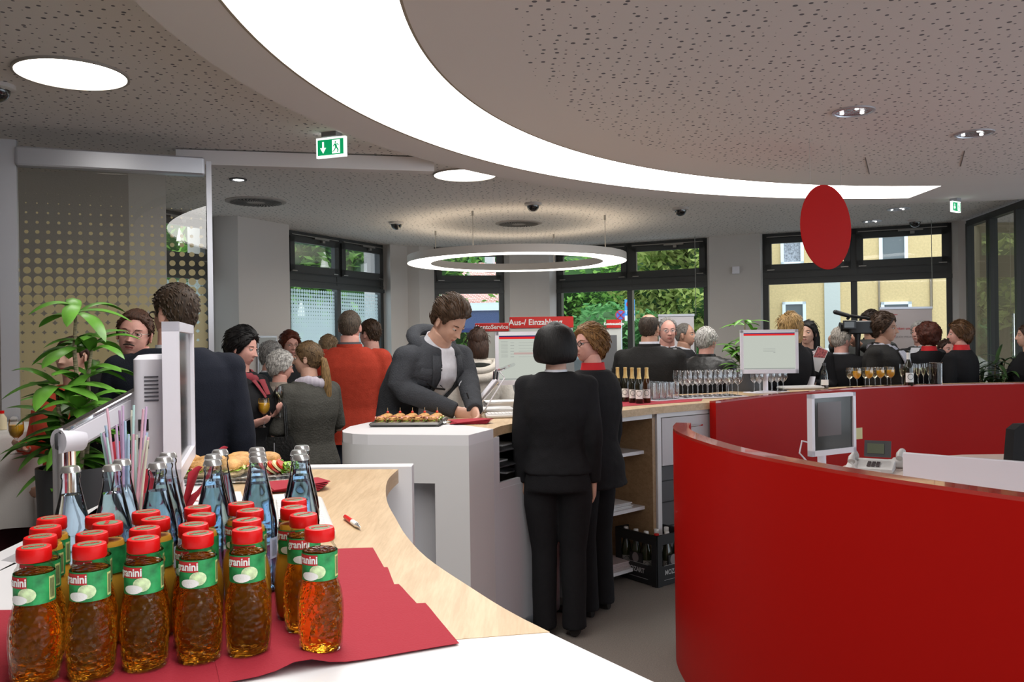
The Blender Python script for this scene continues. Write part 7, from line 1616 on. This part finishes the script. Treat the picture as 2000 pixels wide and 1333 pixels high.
m = MB(); m.rbox((0, 0, h), (.19, .012, .30), .005); m.build('panel', mat('sign_sky', (.05, .30, .65), .5), t)
m = MB(); m.rbox((0, 0, h-.2), (.19, .012, .10), .005); m.build('white_plate', WPLAST, t)
m = MB(); add_text(m, 'TAXI', .085, frame_mat((0, -.009, h-.09), (1, 0, 0), (0, 0, 1)), bold=.002); m.build('lettering', WPLAST, t, smooth=False)
m = MB(); m.lathe([(0, 0), (.065, 0), (.065, .004), (0, .004)], 24, (0, -.009, h+.06), M=Matrix.Rotation(pi/2, 3, 'X')); m.build('red_ring', mat('sign_red', (.6, .04, .05), .5), t)
# banner pole left: white pole, yellow flag
c = D(379, 455, 14); t = thing('flag_pole', 'white pole with yellow and white banner beyond the glass screen', 'flag', (c.x, c.y, -.12)); h = c.z+.12
m = MB(); m.tube([(0, 0, 0), (0, 0, h+.8)], .03, 10); m.build('pole', WPLAST, t)
m = MB(); m.box((.16, 0, h+.03), (.26, .02, .40)); m.build('yellow_banner', mat('banner_yellow', (.85, .50, .02), .7), t, smooth=False)
m = MB(); m.box((.16, 0, h-.42), (.26, .02, .50)); m.build('white_banner', mat('banner_pale', (.75, .85, .95), .7), t, smooth=False)
m = MB(); c = D(370, 540, 13); m.box((0, 0, c.z/2), (2.4, 1.0, .1)); 
# cars
def car(px, py, Y, colr, label, rz=0.0):
    c = D(px, py, Y); t = thing('parked_car', label, 'car', (c.x, c.y, -.12), rz); P = mat('paint_'+label.split()[0], colr, .25, metal=.3, coat=.6)
    prof = [(-2.1, .35), (-2.1, .75), (-1.9, .88), (-1.35, .95), (-.75, 1.38), (.55, 1.42), (1.25, .98), (1.95, .85), (2.1, .65), (2.1, .35)]
    m = MB(); m.loftpts([[Vector((x, y*(.78 if z > 1.1 else .85)*s_, z)) for x, z in prof] for y, s_ in ((-1, 1), (-.6, 1), (.6, 1), (1, 1))]); m.build('body', P, t, angle=30)
    g = MB()
    for y in (-.86, .86): g.add([(-1.2, y*.99, .98), (-.72, y*.92, 1.33), (.5, y*.92, 1.36), (1.05, y*.99, 1.0)], [(0, 1, 2, 3)])
    g.build('side_windows', WGL, t, smooth=False)
    for x in (-1.3, 1.3):
        for y in (-.8, .8):
            w = MB(); w.lathe([(0, -.1), (.32, -.1), (.32, .1), (0, .1)], 24, (x, y, .32), M=Matrix.Rotation(pi/2, 3, 'X')); w.build('wheel', BLACKP, t)
    return t
car(1165, 690, 14.2, (.25, .36, .42), 'silver-blue parked car beyond the left pane of the centre window', .1)
car(1630, 700, 14.6, (.75, .76, .78), 'white parked car beyond the left pane of the yellow-house window', .4)
